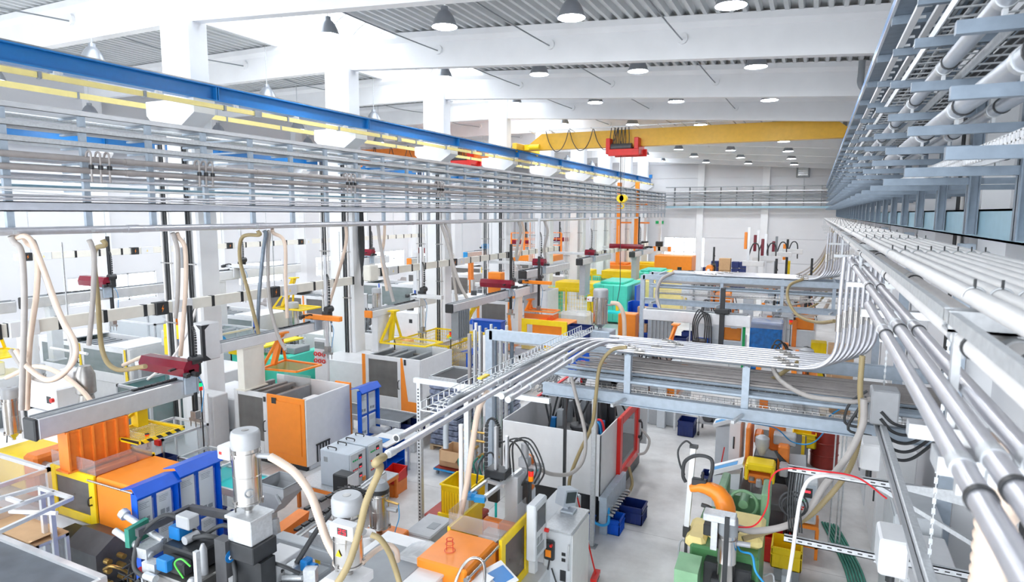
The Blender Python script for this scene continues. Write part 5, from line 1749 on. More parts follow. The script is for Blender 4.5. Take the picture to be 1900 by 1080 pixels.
# grey conveyor between the machines, blue crate
a = W('belt_conveyor', 'grey belt conveyor in front of the slim trimmed machine', 'conveyor', (-9.9, 13.0, 0))
a.p('belt', 'belt', MB().box(-11.5, -9.2, 12.75, 13.5, 0.68, 0.70))
a.p('side_rail', 'galv', MB().box(-11.5, -9.15, 12.7, 12.75, 0.60, 0.74).box(-11.5, -9.15, 13.5, 13.55, 0.60, 0.74))
a.p('drive_motor', 'cast_grey', MB().cyl((-9.9, 12.55, 0.5), (-9.5, 12.55, 0.5), 0.10, 12).box(-9.55, -9.4, 12.45, 12.7, 0.4, 0.6, 0.02))
for x in (-11.3, -9.4): a.p('leg', 'galv', MB().box(x-0.03, x+0.03, 12.75, 12.81, 0, 0.6).box(x-0.03, x+0.03, 13.44, 13.5, 0, 0.6))
one('roller_stand', 'low grey stand under the blue crate of the grey belt', 'stand', MB().box(-9.75, -8.75, 12.75, 13.7, 0, 0.28), 'galv')
crate('blue crate at the end of the grey belt conveyor', -9.3, 13.25, 0.29, 0.75, 0.55, 0.32, 'navy')
one('low_table', 'light grey wheeled table beside the blue desk', 'table', MB().box(-9.0, -8.2, 11.75, 12.3, 0.72, 0.76, 0.01).box(-8.95, -8.9, 11.8, 11.85, 0, .72).box(-8.3, -8.25, 11.8, 11.85, 0, .72).box(-8.3, -8.25, 12.2, 12.25, 0, .72).box(-8.95, -8.9, 12.2, 12.25, 0, .72), 'light_grey')

# temperature controllers on an orange table, bin, desk, red bin
a = W('work_table', 'orange framed low table carrying the grey control cabinets', 'table', (-8.6, 9.7, 0))
a.p('frame', 'orange_steel', MB().box(-9.25, -7.65, 9.25, 9.30, 0.42, 0.50).box(-9.25, -7.65, 10.5, 10.55, 0.42, 0.5).box(-7.7, -7.65, 9.3, 10.5, 0.42, 0.50).box(-9.25, -9.2, 9.3, 10.5, 0.42, 0.50))
a.p('top', 'galv', MB().box(-9.25, -7.65, 9.25, 10.55, 0.50, 0.52))
for (x, y) in ((-9.2, 9.27), (-7.68, 9.27), (-9.2, 10.5), (-7.68, 10.5)):
    a.p('leg', 'orange_steel', MB().box(x-0.03, x+0.03, y-0.03, y+0.03, 0, 0.42))
for i in range(2):
    y0 = 9.42+i*0.56
    a = W('control_cabinet', 'grey temperature control cabinet on the orange table, %s' % ('nearer one', 'farther one')[i], 'control cabinet', (-8.3, y0+.25, 0.52), 'grey control cabinets')
    a.p('body', 'grey_panel', MB().box(-8.75, -8.0, y0, y0+0.5, 0.52, 1.26, 0.015))
    a.p('front', 'light_grey', MB().box(-8.0, -7.985, y0+0.02, y0+0.48, 0.54, 1.24))
    for q in range(3):
        dz = 1.08-q*0.19
        a.p('display', 'dark', MB().box(-7.984, -7.98, y0+0.26, y0+0.36, dz, dz+0.09))
        a.p('digits', 'display_red', MB().box(-7.98, -7.978, y0+0.28, y0+0.34, dz+0.015, dz+0.035))
        a.p('button_row', 'signal_green' if q == 0 else 'cable_red', MB().box(-7.984, -7.978, y0+0.08, y0+0.12, dz, dz+0.03).box(-7.984, -7.978, y0+0.14, y0+0.18, dz, dz+0.03).box(-7.984, -7.978, y0+0.20, y0+0.23, dz, dz+0.03))
    a.p('main_switch', 'orange', MB().box(-7.985, -7.96, y0+0.36, y0+0.44, 0.60, 0.68))
    for yy in (0.08, 0.38):
        a.p('handle', 'dark', MB().tube(catmull([(-8.6, y0+yy, 1.26), (-8.6, y0+yy, 1.31), (-8.4, y0+yy, 1.31), (-8.4, y0+yy, 1.26)], 3), 0.012, 6))
    a.p('vent', 'mid_grey', MB().box(-8.65, -8.55, y0-0.004, y0, 1.02, 1.12))
tangle('bundle of dark green hoses hanging left of the grey control cabinets', (-9.15, 10.6, 0.2), (0.12, 0.25, 0.75), 12, 0.02, 'cable_green', 8)
a = W('waste_bin', 'tall bin with black front and white side before the grey control cabinets', 'bin', (-7.75, 9.15, 0))
a.p('body', 'dark', MB().box(-8.03, -7.66, 8.95, 9.22, 0.0, 1.05, 0.02))
a.p('side_plate', 'white', MB().box(-7.655, -7.645, 8.95, 9.25, 0.0, 1.06))
a = W('blue_desk', 'blue writing desk with white top and open side beside the grey cabinets', 'desk', (-8.3, 11.2, 0))
a.p('top', 'white', MB().box(-8.75, -8.1, 10.75, 11.45, 0.92, 0.95))
a.p('side', 'blue', MB().box(-8.75, -8.72, 10.75, 11.45, 0, 0.92).box(-8.72, -8.12, 11.42, 11.45, 0, 0.92).box(-8.72, -8.12, 10.75, 10.78, 0, 0.92))
a.p('shelf', 'blue', MB().box(-8.72, -8.12, 10.78, 11.42, 0.45, 0.47))
one('folder', 'blue folder lying on the white desk top', 'folder', MB().box(-8.6, -8.3, 10.9, 11.15, 0.952, 0.965), 'crane_blue')
a = W('parts_bin', 'red open fronted parts bin on the floor by the grey cabinets', 'bin', (-8.0, 10.7, 0.3))
a.p('shell', 'red', MB().prism([(10.5, 0.3), (10.95, 0.3), (10.98, 0.52), (10.45, 0.42)], 'x', -8.1, -8.08).prism([(10.5, 0.3), (10.95, 0.3), (10.98, 0.52), (10.45, 0.42)], 'x', -7.74, -7.72).box(-8.1, -7.72, 10.5, 10.95, 0.28, 0.3).box(-8.1, -7.72, 10.94, 10.97, 0.3, 0.52).box(-8.1, -7.72, 10.45, 10.48, 0.3, 0.4))
one('bin_stand', 'small orange stand under the red parts bin', 'stand', MB().box(-8.12, -7.72, 10.45, 10.95, 0, 0.27), 'orange_steel')

# film wrapped pallets, box on dolly
for i, (x, y, h, lb) in enumerate(((-8.15, 13.75, 1.88, 'tall stack of black crates wrapped in film, nearer one'), (-7.35, 14.6, 1.9, 'tall stack of black crates wrapped in film, behind and right'))):
    a = W('wrapped_pallet', lb, 'pallet', (x, y, 0), 'film wrapped crate stacks')
    b = MB()
    n = 12
    for q in range(n): b.box(x-0.4+random.uniform(-.01, .01), x+0.4+random.uniform(-.01, .01), y-0.6, y+0.6, 0.15+q*(h-.15)/n, 0.15+(q+0.86)*(h-.15)/n, 0.02)
    a.p('wrapped_stack', 'film', b)
    a.p('crate_rim', 'galv', MB().box(x-0.41, x+0.41, y-0.61, y-0.57, h-0.06, h+0.03).box(x-0.41, x+0.41, y+0.57, y+0.61, h-0.06, h+0.03).box(x-0.41, x-0.37, y-0.6, y+0.6, h-0.06, h+0.03).box(x+0.37, x+0.41, y-0.6, y+0.6, h-0.06, h+0.03))
    a.p('crate_inside', 'dark', MB().box(x-0.37, x+0.37, y-0.57, y+0.57, h-0.05, h-0.02))
    a.p('pallet', 'wood', MB().box(x-0.4, x+0.4, y-0.6, y+0.6, 0.11, 0.14).box(x-0.4, x-0.3, y-0.6, y+0.6, 0, 0.11).box(x-0.05, x+0.05, y-0.6, y+0.6, 0, 0.11).box(x+0.3, x+0.4, y-0.6, y+0.6, 0, 0.11))
a = W('dolly', 'blue and red wheeled dolly carrying the cardboard box', 'dolly', (-7.25, 12.25, 0))
a.p('deck', 'cable_blue', MB().box(-7.62, -6.88, 11.85, 12.75, 0.12, 0.16))
a.p('mat', 'drum_red', MB().box(-7.6, -6.9, 11.87, 12.73, 0.161, 0.167))
for (x, y) in ((-7.55, 11.93), (-6.95, 11.93), (-7.55, 12.67), (-6.95, 12.67)):
    a.p('wheel', 'mid_grey', MB().cyl((x-0.02, y, 0.055), (x+0.02, y, 0.055), 0.05, 12))
a = W('cardboard_box', 'open brown cardboard box with hanging flaps on the dolly', 'box', (-7.25, 12.3, 0.17))
bx = MB()
for q in ((-7.55, -7.53, 12.0, 12.6), (-6.95, -6.93, 12.0, 12.6), (-7.53, -6.95, 12.0, 12.02), (-7.53, -6.95, 12.58, 12.6)): bx.box(*q, 0.17, 0.55)
bx.box(-7.55, -6.93, 12.0, 12.6, 0.17, 0.18)
a.p('walls', 'cardboard', bx)
a.p('flap', 'cardboard', MB().hexa([(-7.5, 12.0, 0.54), (-6.98, 12.0, 0.54), (-6.98, 11.99, 0.55), (-7.5, 11.99, 0.55), (-7.44, 11.86, 0.36), (-7.04, 11.86, 0.36), (-7.04, 11.85, 0.37), (-7.44, 11.85, 0.37)]))
a.p('flap', 'cardboard', MB().hexa([(-6.93, 12.05, 0.54), (-6.93, 12.55, 0.54), (-6.92, 12.55, 0.55), (-6.92, 12.05, 0.55), (-6.80, 12.1, 0.42), (-6.80, 12.5, 0.42), (-6.79, 12.5, 0.43), (-6.79, 12.1, 0.43)]))
one('parts_bin', 'orange low trolley beside the film wrapped pallets', 'trolley', MB().box(-8.95, -8.65, 13.9, 14.6, 0.35, 0.42).box(-8.95, -8.9, 13.9, 13.95, 0, 0.35).box(-8.7, -8.65, 13.9, 13.95, 0, 0.35), 'orange_steel')

# steep riser pipes at the left end of the crossing
cols = ['pipe_grey', 'galv', 'pipe_white', 'galv', 'pipe_white', 'rack_steel', 'galv', 'pipe_grey', 'galv', 'pipe_white']
for i in range(16):
    x = -6.85+0.13*(i % 8)
    y = 12.2+0.3*(i//8)
    t = T('riser_pipe', 'upright pipe left of the white cell, %s from left, %s row' % (nth(i % 8).replace('nearest', 'first'), ('front', 'back')[i//8]), 'pipe', (x, y, 0), 0, 'upright pipe bundle')
    t.p('tube', cols[(i*3) % 10], MB().cyl((0, 0, 0), (0, 0, 3.3+0.1*(i % 3)), 0.035 if i % 3 else 0.045, 10))
    t.p('sleeve', 'signal_green' if i % 3 == 1 else 'galv', MB().cyl((0, 0, 1.0+0.07*(i % 4)), (0, 0, 1.25+0.07*(i % 4)), 0.05, 10))
a = W('valve_manifold', 'brass and green valve manifold at the foot of the upright pipes', 'valve', (-6.5, 11.95, 0.5))
mb, mg = MB(), MB()
for q in range(7):
    x = -6.85+q*0.13
    mb.cyl((x, 11.85, 0.6+0.08*(q % 3)), (x, 12.1, 0.6+0.08*(q % 3)), 0.035, 8)
    mg.tube(catmull([(x, 11.85, 0.6+0.08*(q % 3)), (x-0.02, 11.7, 0.5), (x+0.05, 11.75, 0.2), (x+0.02, 11.9, 0.03)], 4), 0.022, 6)
mb.cyl((-6.9, 11.95, 0.95), (-5.95, 11.95, 0.95), 0.03, 8).cyl((-6.9, 11.95, 1.15), (-5.95, 11.95, 1.15), 0.025, 8)
a.p('valve', 'brass', mb)
a.p('hose', 'cable_green', mg)

# ================================================================ white cell with the red door
a = W('machine_cell', 'large white open-topped machine cell with red framed door beside the aisle', 'machine', (-4.4, 12.0, 0))
x0, x1, y0, y1 = -5.42, -3.36, 10.95, 14.6
a.p('front_wall', 'white', MB().box(x0, x1, y0, y0+0.03, 0.70, 1.90, 0.006))
a.p('left_wall', 'white', MB().box(x0, x0+0.03, y0, y1, 0.70, 1.90, 0.006))
a.p('right_wall', 'white', MB().box(x1-0.03, x1, y0, 12.05, 0.62, 1.90, 0.006))
a.p('back_wall', 'white', MB().box(x0+0.8, x1, y1, y1+0.03, 0.5, 2.3, 0.006))
a.p('base', 'dark', MB().box(x0+0.3, x1-0.15, y0+0.35, y1, 0.0, 0.62, 0.02).box(x0+0.2, x1-0.1, y0+0.2, y1, 0.62, 0.7))
door_e(a, 'red', x1, 12.0, 13.55, 0.62, 1.92, 0.17, 'plexi_clear', 0.08, label='red framed door with clear pane')
a.p('left_edge', 'cable_red', MB().box(x0, x0+0.06, 12.6, y1, 1.90, 1.93))
a.p('rotary_table', 'steel', MB().box(x0+0.4, x1-0.4, 11.6, 13.9, 0.7, 1.25, 0.02))
for (x, y, r_) in ((-4.55, 12.1, 0.19), (-4.35, 12.55, 0.2)):
    a.p('drum_cap', 'charcoal', MB().lathe(x, y, [(r_, 1.25), (r_, 1.46), (r_*0.9, 1.48)], 22))
gt = MB()
rnd = random.Random(11)
for q in range(16):
    x, y = rnd.uniform(x0+0.3, x1-0.3), rnd.uniform(12.2, 14.3)
    gt.box(x-0.07, x+0.07, y-0.07, y+0.07, 1.2, rnd.uniform(1.4, 1.95), 0.01)
a.p('valve_bank', 'mid_grey', gt)
a.p('tool_frame', 'dark', MB().box(-4.15, -3.7, 13.0, 13.1, 1.2, 2.45).box(-4.15, -4.05, 13.0, 14.2, 2.3, 2.45).box(-3.8, -3.7, 13.0, 14.2, 2.3, 2.45).box(-4.0, -3.85, 12.9, 13.0, 1.4, 2.2))
a.p('solenoid', 'crane_blue', MB().box(-4.95, -4.8, 12.3, 12.42, 1.3, 1.62, 0.01).box(-3.95, -3.82, 12.6, 12.7, 1.3, 1.6, 0.01))
hh = MB()
for q in range(14):
    x, y = rnd.uniform(x0+0.4, x1-0.5), rnd.uniform(12.0, 14.0)
    hh.tube(catmull([(x, y, 1.3), (x+rnd.uniform(-.1, .1), y, 1.9), (x+rnd.uniform(-.3, .3), y+0.2, 2.0+rnd.uniform(0, .3)), (x+rnd.uniform(-.4, .4), y+0.3, 1.3)], 5), 0.022, 6)
a.p('hydraulic_hose', 'rubber', hh)
a.p('red_hose', 'cable_red', MB().tube(catmull([(-3.95, 12.3, 1.7), (-3.75, 12.2, 1.75), (-3.68, 12.2, 1.5), (-3.7, 12.3, 1.2)], 5), 0.025, 6).box(-5.0, -4.9, 14.45, 14.5, 1.5, 2.4))
a.p('blue_hose', 'cable_blue', MB().tube(catmull([(-4.0, 12.28, 1.66), (-3.8, 12.18, 1.7), (-3.74, 12.18, 1.5), (-3.76, 12.28, 1.2)], 5), 0.02, 6))
tangle('loops of thin grey wire hanging at the left corner of the white cell', (-5.1, 12.5, 2.1), (0.3, 0.25, 0.7), 13, 0.010, 'cast_grey', 21, name='wire_loops')
a = W('valve_rack', 'low dark valve rack with steel fittings below the red door', 'valve', (-3.3, 11.4, 0))
a.p('body', 'steel_blue', MB().box(-3.34, -3.2, 10.85, 12.2, 0.25, 0.75).box(-3.34, -3.2, 10.9, 10.95, 0, 0.25).box(-3.34, -3.2, 12.1, 12.15, 0, 0.25))
ft = MB()
for q in range(10): ft.cyl((-3.2, 10.92+q*0.13, 0.40), (-3.08, 10.92+q*0.13, 0.40), 0.03, 8)
a.p('fitting', 'stainless', ft)
crate('navy crate on the aisle floor below the red door', -2.92, 11.75, 0, 0.45, 0.42, 0.34, 'navy')
crate('bright blue crate on the aisle floor in front of the navy one', -3.15, 11.15, 0, 0.34, 0.36, 0.30, 'blue')
crate('bright blue crate half hidden behind the steel post by the white cell', -3.62, 10.75, 0, 0.36, 0.4, 0.34, 'blue')
hang_hose('olive ribbed hose drooping from the bottom of the red door', [(-3.25, 12.6, 0.7), (-3.15, 12.5, 0.35), (-3.25, 12.1, 0.2), (-3.45, 11.9, 0.35), (-3.55, 11.9, 0.6)], 0.035, 'hose_olive')
hang_hose('grey hose drooping beside the black door handle', [(-3.2, 13.35, 1.3), (-3.0, 13.3, 1.1), (-3.05, 13.2, 0.85), (-3.2, 13.1, 0.8)], 0.03, 'hose_grey')
hang_hose('red and blue hose pair at the foot of the steel post', [(-3.6, 10.7, 0.5), (-3.3, 10.6, 0.35), (-3.15, 10.8, 0.3), (-3.2, 11.0, 0.5)], 0.025, 'cable_blue', ribbed=False)

# ================================================================ centre bottom: orange and yellow machine
a = W('moulding_machine', 'orange and yellow moulding machine with a blue gripper in the centre foreground', 'machine', (-3.95, 7.2, 0))
zt = 1.66
a.p('base', 'light_grey', MB().box(-4.4, -3.3, 6.2, 9.6, 0.0, 0.72, 0.02))
a.p('cover', 'orange', MB().box(-4.33, -3.60, 6.3, 7.12, 0.75, zt, 0.025), label='flat orange cover')
a.p('guide_rod', 'stainless', MB().cyl((-3.57, 6.28, zt-0.08), (-3.57, 7.2, zt-0.08), 0.018, 8).cyl((-3.57, 6.24, zt-0.08), (-3.57, 6.30, zt-0.08), 0.035, 10))
door_e(a, 'yellow', -3.58, 7.14, 8.05, 0.72, zt, 0.13, 'smoked', 0.05, label='yellow door with smoked window')
a.p('rear_guard', 'yellow', MB().box(-4.36, -4.31, 7.12, 8.05, 0.75, zt+0.02))
a.p('hood_pane', 'plexi', MB().box(-4.33, -3.58, 7.12, 7.128, zt, zt+0.24).box(-3.568, -3.56, 7.12, 8.0, zt, zt+0.24).box(-4.34, -4.33, 7.12, 8.0, zt, zt+0.26))
a.p('mould_platen', 'orange_steel', MB().box(-4.2, -3.7, 7.3, 7.42, 0.9, 1.45, 0.02).box(-4.2, -3.7, 7.85, 7.98, 0.9, 1.5, 0.02))
a.p('mould', 'light_grey', MB().box(-4.1, -3.8, 7.42, 7.6, 1.0, 1.4).box(-4.1, -3.8, 7.68, 7.85, 1.0, 1.4))
wr = MB()
for (dz, r_) in ((0.01, 0.07), (0.10, 0.055), (0.16, 0.045)): wr.ring((-4.02, 6.62, zt+dz), r_, 0.004, 'z', 16, m=4)
wr.bar((-4.07, 6.62, zt), (-4.06, 6.62, zt+0.17), 0.006).bar((-3.97, 6.62, zt), (-3.98, 6.62, zt+0.17), 0.006)
one('wire_basket', 'small red wire holder standing on the orange cover', 'wire holder', wr, 'red')
a = W('column_robot', 'column robot with blue tipped gripper and black cable loops in the centre foreground', 'robot', (-4.08, 8.6, 0))
rx, ry = -4.08, 8.6
a.p('pedestal', 'light_grey', MB().box(rx-0.05, rx+0.17, ry-0.15, ry+0.15, 0.7, 1.95, 0.01))
a.p('rail_frame', 'alu', MB().bar((rx+0.12, ry+0.1, 1.98), (rx-0.02, ry-0.85, 1.90), 0.05).bar((rx-0.15, ry+0.1, 1.98), (rx-0.28, ry-0.8, 1.90), 0.04).bar((rx-0.2, ry-0.4, 1.93), (rx+0.1, ry-0.45, 1.93), 0.05))
a.p('blue_tip', 'cable_blue', MB().obox((rx-0.28, ry-0.80, 1.86), (0.16, 0.10, 0.08), 0.2).obox((rx-0.10, ry-0.86, 1.86), (0.16, 0.10, 0.08), 0.2).obox((rx-0.2, ry-0.83, 1.83), (0.3, 0.05, 0.05), 0.2))
a.p('column', 'alu', MB().box(rx-0.16, rx-0.12, ry-0.3, ry-0.22, 1.8, 2.75).box(rx-0.02, rx+0.02, ry-0.2, ry-0.14, 1.9, 2.6))
cable_chain(a, [(rx-0.35, ry-0.2, 1.85), (rx-0.35, ry-0.2, 2.3), (rx-0.33, ry-0.2, 2.75), (rx-0.22, ry-0.2, 2.85), (rx-0.12, ry-0.2, 2.7), (rx-0.12, ry-0.2, 2.4)], 0.05, 0.03)
a.p('carriage', 'dark', MB().box(rx-0.3, rx+0.05, ry-0.35, ry-0.1, 1.95, 2.08, 0.01).box(rx-0.22, rx-0.05, ry-0.4, ry-0.3, 1.6, 1.95, 0.01).box(rx+0.2, rx+0.32, ry-0.05, ry+0.05, 1.5, 1.85, 0.02))
lp = MB()
for (u, v_, w_) in ((0.0, 0.0, 0.5), (0.05, 0.05, 0.42), (0.12, 0.02, 0.55), (-0.1, -0.1, 0.45)):
    lp.tube(catmull([(rx-0.05+u, ry-0.1+v_, 2.0), (rx-0.05+u, ry-0.1+v_, 2.2+w_*.5), (rx+0.2+u, ry+v_, 2.3+w_*.4), (rx+0.42+u, ry+v_, 2.1), (rx+0.3+u, ry+0.05+v_, 1.8)], 6), 0.014, 6)
lp.tube(catmull([(rx-0.3, ry-0.6, 1.95), (rx-0.35, ry-0.4, 2.2), (rx-0.25, ry-0.2, 2.3), (rx-0.15, ry-0.2, 2.0)], 5), 0.014, 6)
a.p('cable_loop', 'rubber', lp)
a.p('motor', 'cast_grey', MB().cyl((rx+0.18, ry+0.1, 2.2), (rx+0.18, ry+0.1, 2.42), 0.06, 12).box(rx+0.1, rx+0.26, ry+0.02, ry+0.18, 2.05, 2.2, 0.01).box(rx+0.1, rx+0.36, ry+0.15, ry+0.3, 1.75, 2.0, 0.01))
a.p('air_tube', 'turquoise', MB().cyl((rx-0.1, ry-0.35, 1.35), (rx-0.1, ry-0.35, 1.72), 0.02, 8).cyl((rx+0.3, ry+0.2, 1.9), (rx+0.38, ry+0.15, 2.0), 0.01, 5))
q = loader('small clear hopper loader with orange neck right of the column robot', (-3.98, 9.0, 1.55), 0.10, 0.55, body='plexi_clear', cap='orange_clear', box=False, port=0.3, portz=0.9)
q.p('neck', 'orange_steel', MB().lathe(0, 0, [(0.09, 0.0), (0.115, 0.03), (0.115, 0.15), (0.08, 0.17)], 18))
q.p('bracket', 'light_grey', MB().box(-0.1, 0.1, -0.1, 0.1, -0.85, 0, 0.01))
stack_light('red and orange signal light on a black pole right of the column robot', (-3.62, 8.3, 1.60), 0.42, ('red_lens', 'orange_lens'), 0.04)
a = W('operator_terminal', 'grey operator terminal with dark screen beside the yellow door', 'panel', (-3.3, 8.0, 0.85))
a.p('housing', 'light_grey', MB().box(-3.42, -3.28, 7.68, 8.12, 1.12, 1.95, 0.02))
a.p('screen', 'screen', MB().box(-3.28, -3.275, 7.75, 8.05, 1.55, 1.86))
a.p('key_field', 'mid_grey', MB().box(-3.28, -3.275, 7.75, 7.83, 1.35, 1.45).box(-3.28, -3.275, 7.86, 7.94, 1.35, 1.45).box(-3.28, -3.275, 7.75, 8.0, 1.2, 1.32))
a.p('stop_button', 'red', MB().cyl((-3.28, 8.04, 1.45), (-3.22, 8.04, 1.45), 0.03, 10))
a.p('arm', 'light_grey', MB().box(-3.45, -3.35, 7.85, 7.95, 0.85, 1.12))
# control cabinet with pendant
a = W('control_cabinet', 'grey control cabinet with handheld pendant and tilted monitor by the aisle', 'control cabinet', (-3.15, 8.7, 0))
a.p('body', 'light_grey', MB().box(-3.42, -2.98, 8.32, 9.15, 0.06, 1.3, 0.02))
a.p('lid', 'galv', MB().box(-3.43, -2.97, 8.31, 9.16, 1.3, 1.33, 0.01))
a.p('plinth', 'mid_grey', MB().box(-3.40, -3.0, 8.34, 9.13, 0, 0.06))
a.p('door', 'white', MB().box(-2.98, -2.965, 8.36, 9.12, 0.1, 1.27))
a.p('door_handle', 'galv', MB().tube(catmull([(-3.0, 8.31, 0.75), (-3.0, 8.27, 0.8), (-3.0, 8.27, 1.1), (-3.0, 8.31, 1.15)], 3), 0.012, 6))
a.p('switch', 'dark', MB().box(-3.12, -3.06, 8.312, 8.32, 0.95, 1.0).box(-3.12, -3.06, 8.312, 8.32, 0.86, 0.91).box(-3.14, -3.05, 8.31, 8.32, 0.55, 0.72))
a = W('teach_pendant', 'black handheld pendant with red button hanging on the grey cabinet', 'pendant', (-3.3, 8.27, 0.8))
a.p('body', 'dark', MB().box(-3.38, -3.22, 8.24, 8.31, 0.86, 1.17, 0.02))
a.p('display', 'screen', MB().box(-3.36, -3.28, 8.236, 8.24, 1.08, 1.14))
a.p('key_field', 'orange', MB().box(-3.35, -3.26, 8.236, 8.24, 0.92, 1.03))
a.p('stop_button', 'red', MB().cyl((-3.25, 8.24, 1.12), (-3.25, 8.2, 1.12), 0.022, 10))
a.p('cable', 'rubber', MB().tube(catmull([(-3.3, 8.28, 0.86), (-3.32, 8.22, 0.5), (-3.2, 8.2, 0.25), (-3.12, 8.22, 0.4), (-3.25, 8.25, 0.75)], 6), 0.012, 6))
a = W('monitor', 'tilted grey monitor standing on the grey control cabinet', 'monitor', (-3.3, 9.0, 1.33))
a.p('case', 'grey_panel', MB().obox((-3.3, 8.98, 1.56), (0.2, 0.26, 0.26), -0.5, -0.2))
a.p('screen', 'screen', MB().obox((-3.2, 8.92, 1.58), (0.01, 0.19, 0.17), -0.5, -0.2))
a.p('foot', 'grey_panel', MB().box(-3.36, -3.14, 8.85, 9.05, 1.33, 1.37, 0.01).bar((-3.3, 8.98, 1.36), (-3.3, 8.98, 1.46), 0.08))
a = W('broom', 'red handled broom leaning at the aisle beside the grey cabinet', 'broom', (-3.0, 9.4, 0))
p0, p1 = Vector((-2.93, 9.42, 0.09)), at(1071, 922, Y=9.3)
a.p('handle', 'red', MB().cyl(p0, p1, 0.014, 8))
a.p('grip', 'dark', MB().cyl(p1, p1+(p1-p0)*0.05, 0.017, 8))
a.p('head', 'red', MB().obox((-2.93, 9.4, 0.09), (0.10, 0.32, 0.05), 0.1))
a.p('bristles', 'dark', MB().obox((-2.93, 9.4, 0.03), (0.08, 0.30, 0.06), 0.1))
# grey casing behind the operator panel, yellow bin, grey boxes
one('machine_casing', 'grey casing of the centre machine behind the control cabinet', 'casing', MB().box(-3.75, -3.3, 8.35, 9.7, 0.72, 1.3, 0.02), 'light_grey')
a = W('cooling_unit', 'grey box unit with small red display left of the orange cover', 'control cabinet', (-5.3, 8.1, 0))
a.p('body', 'cast_grey', MB().box(-5.60, -5.12, 7.85, 8.55, 0.0, 0.98, 0.02))
a.p('front', 'light_grey', MB().box(-5.58, -5.14, 7.84, 7.85, 0.1, 0.94))
a.p('display', 'display_red', MB().box(-5.48, -5.42, 7.835, 7.84, 0.5, 0.54).box(-5.48, -5.42, 7.835, 7.84, 0.62, 0.66))
a.p('vent', 'mid_grey', MB().box(-5.35, -5.2, 8.1, 8.3, 0.981, 0.984))
a = W('mesh_crate', 'yellow open basket behind the orange cover', 'crate', (-5.6, 9.7, 0.55))
x0, x1, y0, y1 = -5.85, -5.28, 9.35, 9.95
a.p('walls', 'yellow_clear', MB().box(x0, x1, y0, y0+0.015, 0.55, 1.12).box(x0, x1, y1, y1+0.015, 0.55, 1.12).box(x0, x0+0.015, y0, y1, 0.55, 1.12).box(x1-0.015, x1, y0, y1, 0.55, 1.12).box(x0, x1, y0, y1, 0.54, 0.56))
rb = MB()
for q in range(10): rb.box(x0+0.03+q*0.056, x0+0.045+q*0.056, y0-0.008, y0, 0.58, 1.0)
rb.box(x0-0.02, x1+0.02, y0-0.02, y0, 1.1, 1.13).box(x0-0.02, x0, y0, y1, 1.1, 1.13).box(x1, x1+0.02, y0, y1, 1.1, 1.13).box(x0, x1+0.02, y1+0.01, y1+0.03, 1.1, 1.13).box(x0-0.05, x1+0.05, y0-0.05, y0, 0.52, 0.58)
a.p('rib', 'yellow', rb)
one('roller_table', 'brown roller stand under the yellow basket', 'stand', MB().box(-6.2, -5.2, 9.3, 10.0, 0.42, 0.5, 0.02).box(-6.1, -6.0, 9.35, 9.45, 0, .42).box(-5.3, -5.2, 9.35, 9.45, 0, .42).box(-5.3, -5.2, 9.85, 9.95, 0, .42).box(-6.1, -6.0, 9.85, 9.95, 0, .42), 'drum_red')
a = W('paper_lectern', 'tilted white lectern with blue cover and loose papers at the bottom centre', 'lectern', (-3.6, 6.4, 0))
c = at(925, 1065, Z=1.5)
a.p('board', 'white', MB().obox((c.x, c.y-0.1, 1.50), (0.48, 0.42, 0.02), -0.65, 0.25))
a.p('folder', 'crane_blue', MB().obox((c.x+0.06, c.y-0.06, 1.53), (0.30, 0.22, 0.01), -0.65, 0.25))
a.p('sheet', 'paper', MB().obox((c.x-0.12, c.y-0.22, 1.50), (0.20, 0.24, 0.004), -0.3, 0.25))
a.p('post', 'light_grey', MB().box(c.x-0.05, c.x+0.05, c.y-0.15, c.y-0.05, 0, 1.48))
g0 = at(885, 1042, Z=1.75)
one('handrail', 'bent chrome handrail at the bottom centre', 'handrail', MB().tube(catmull([(g0.x-0.22, g0.y-0.3, 0.9), (g0.x-0.2, g0.y-0.2, 1.5), (g0.x-0.12, g0.y, 1.74), (g0.x+0.08, g0.y+0.02, 1.74), (g0.x+0.2, g0.y-0.2, 1.5), (g0.x+0.2, g0.y-0.3, 0.9)], 6), 0.02, 8), 'stainless')
one('floor_marking', 'blue painted line on the floor left of the grey box unit', 'floor marking', MB().prism([(-7.3, 8.9), (-7.2, 8.8), (-5.9, 9.9), (-6.0, 10.0)], 'z', 0.0, 0.003), 'floor_line')
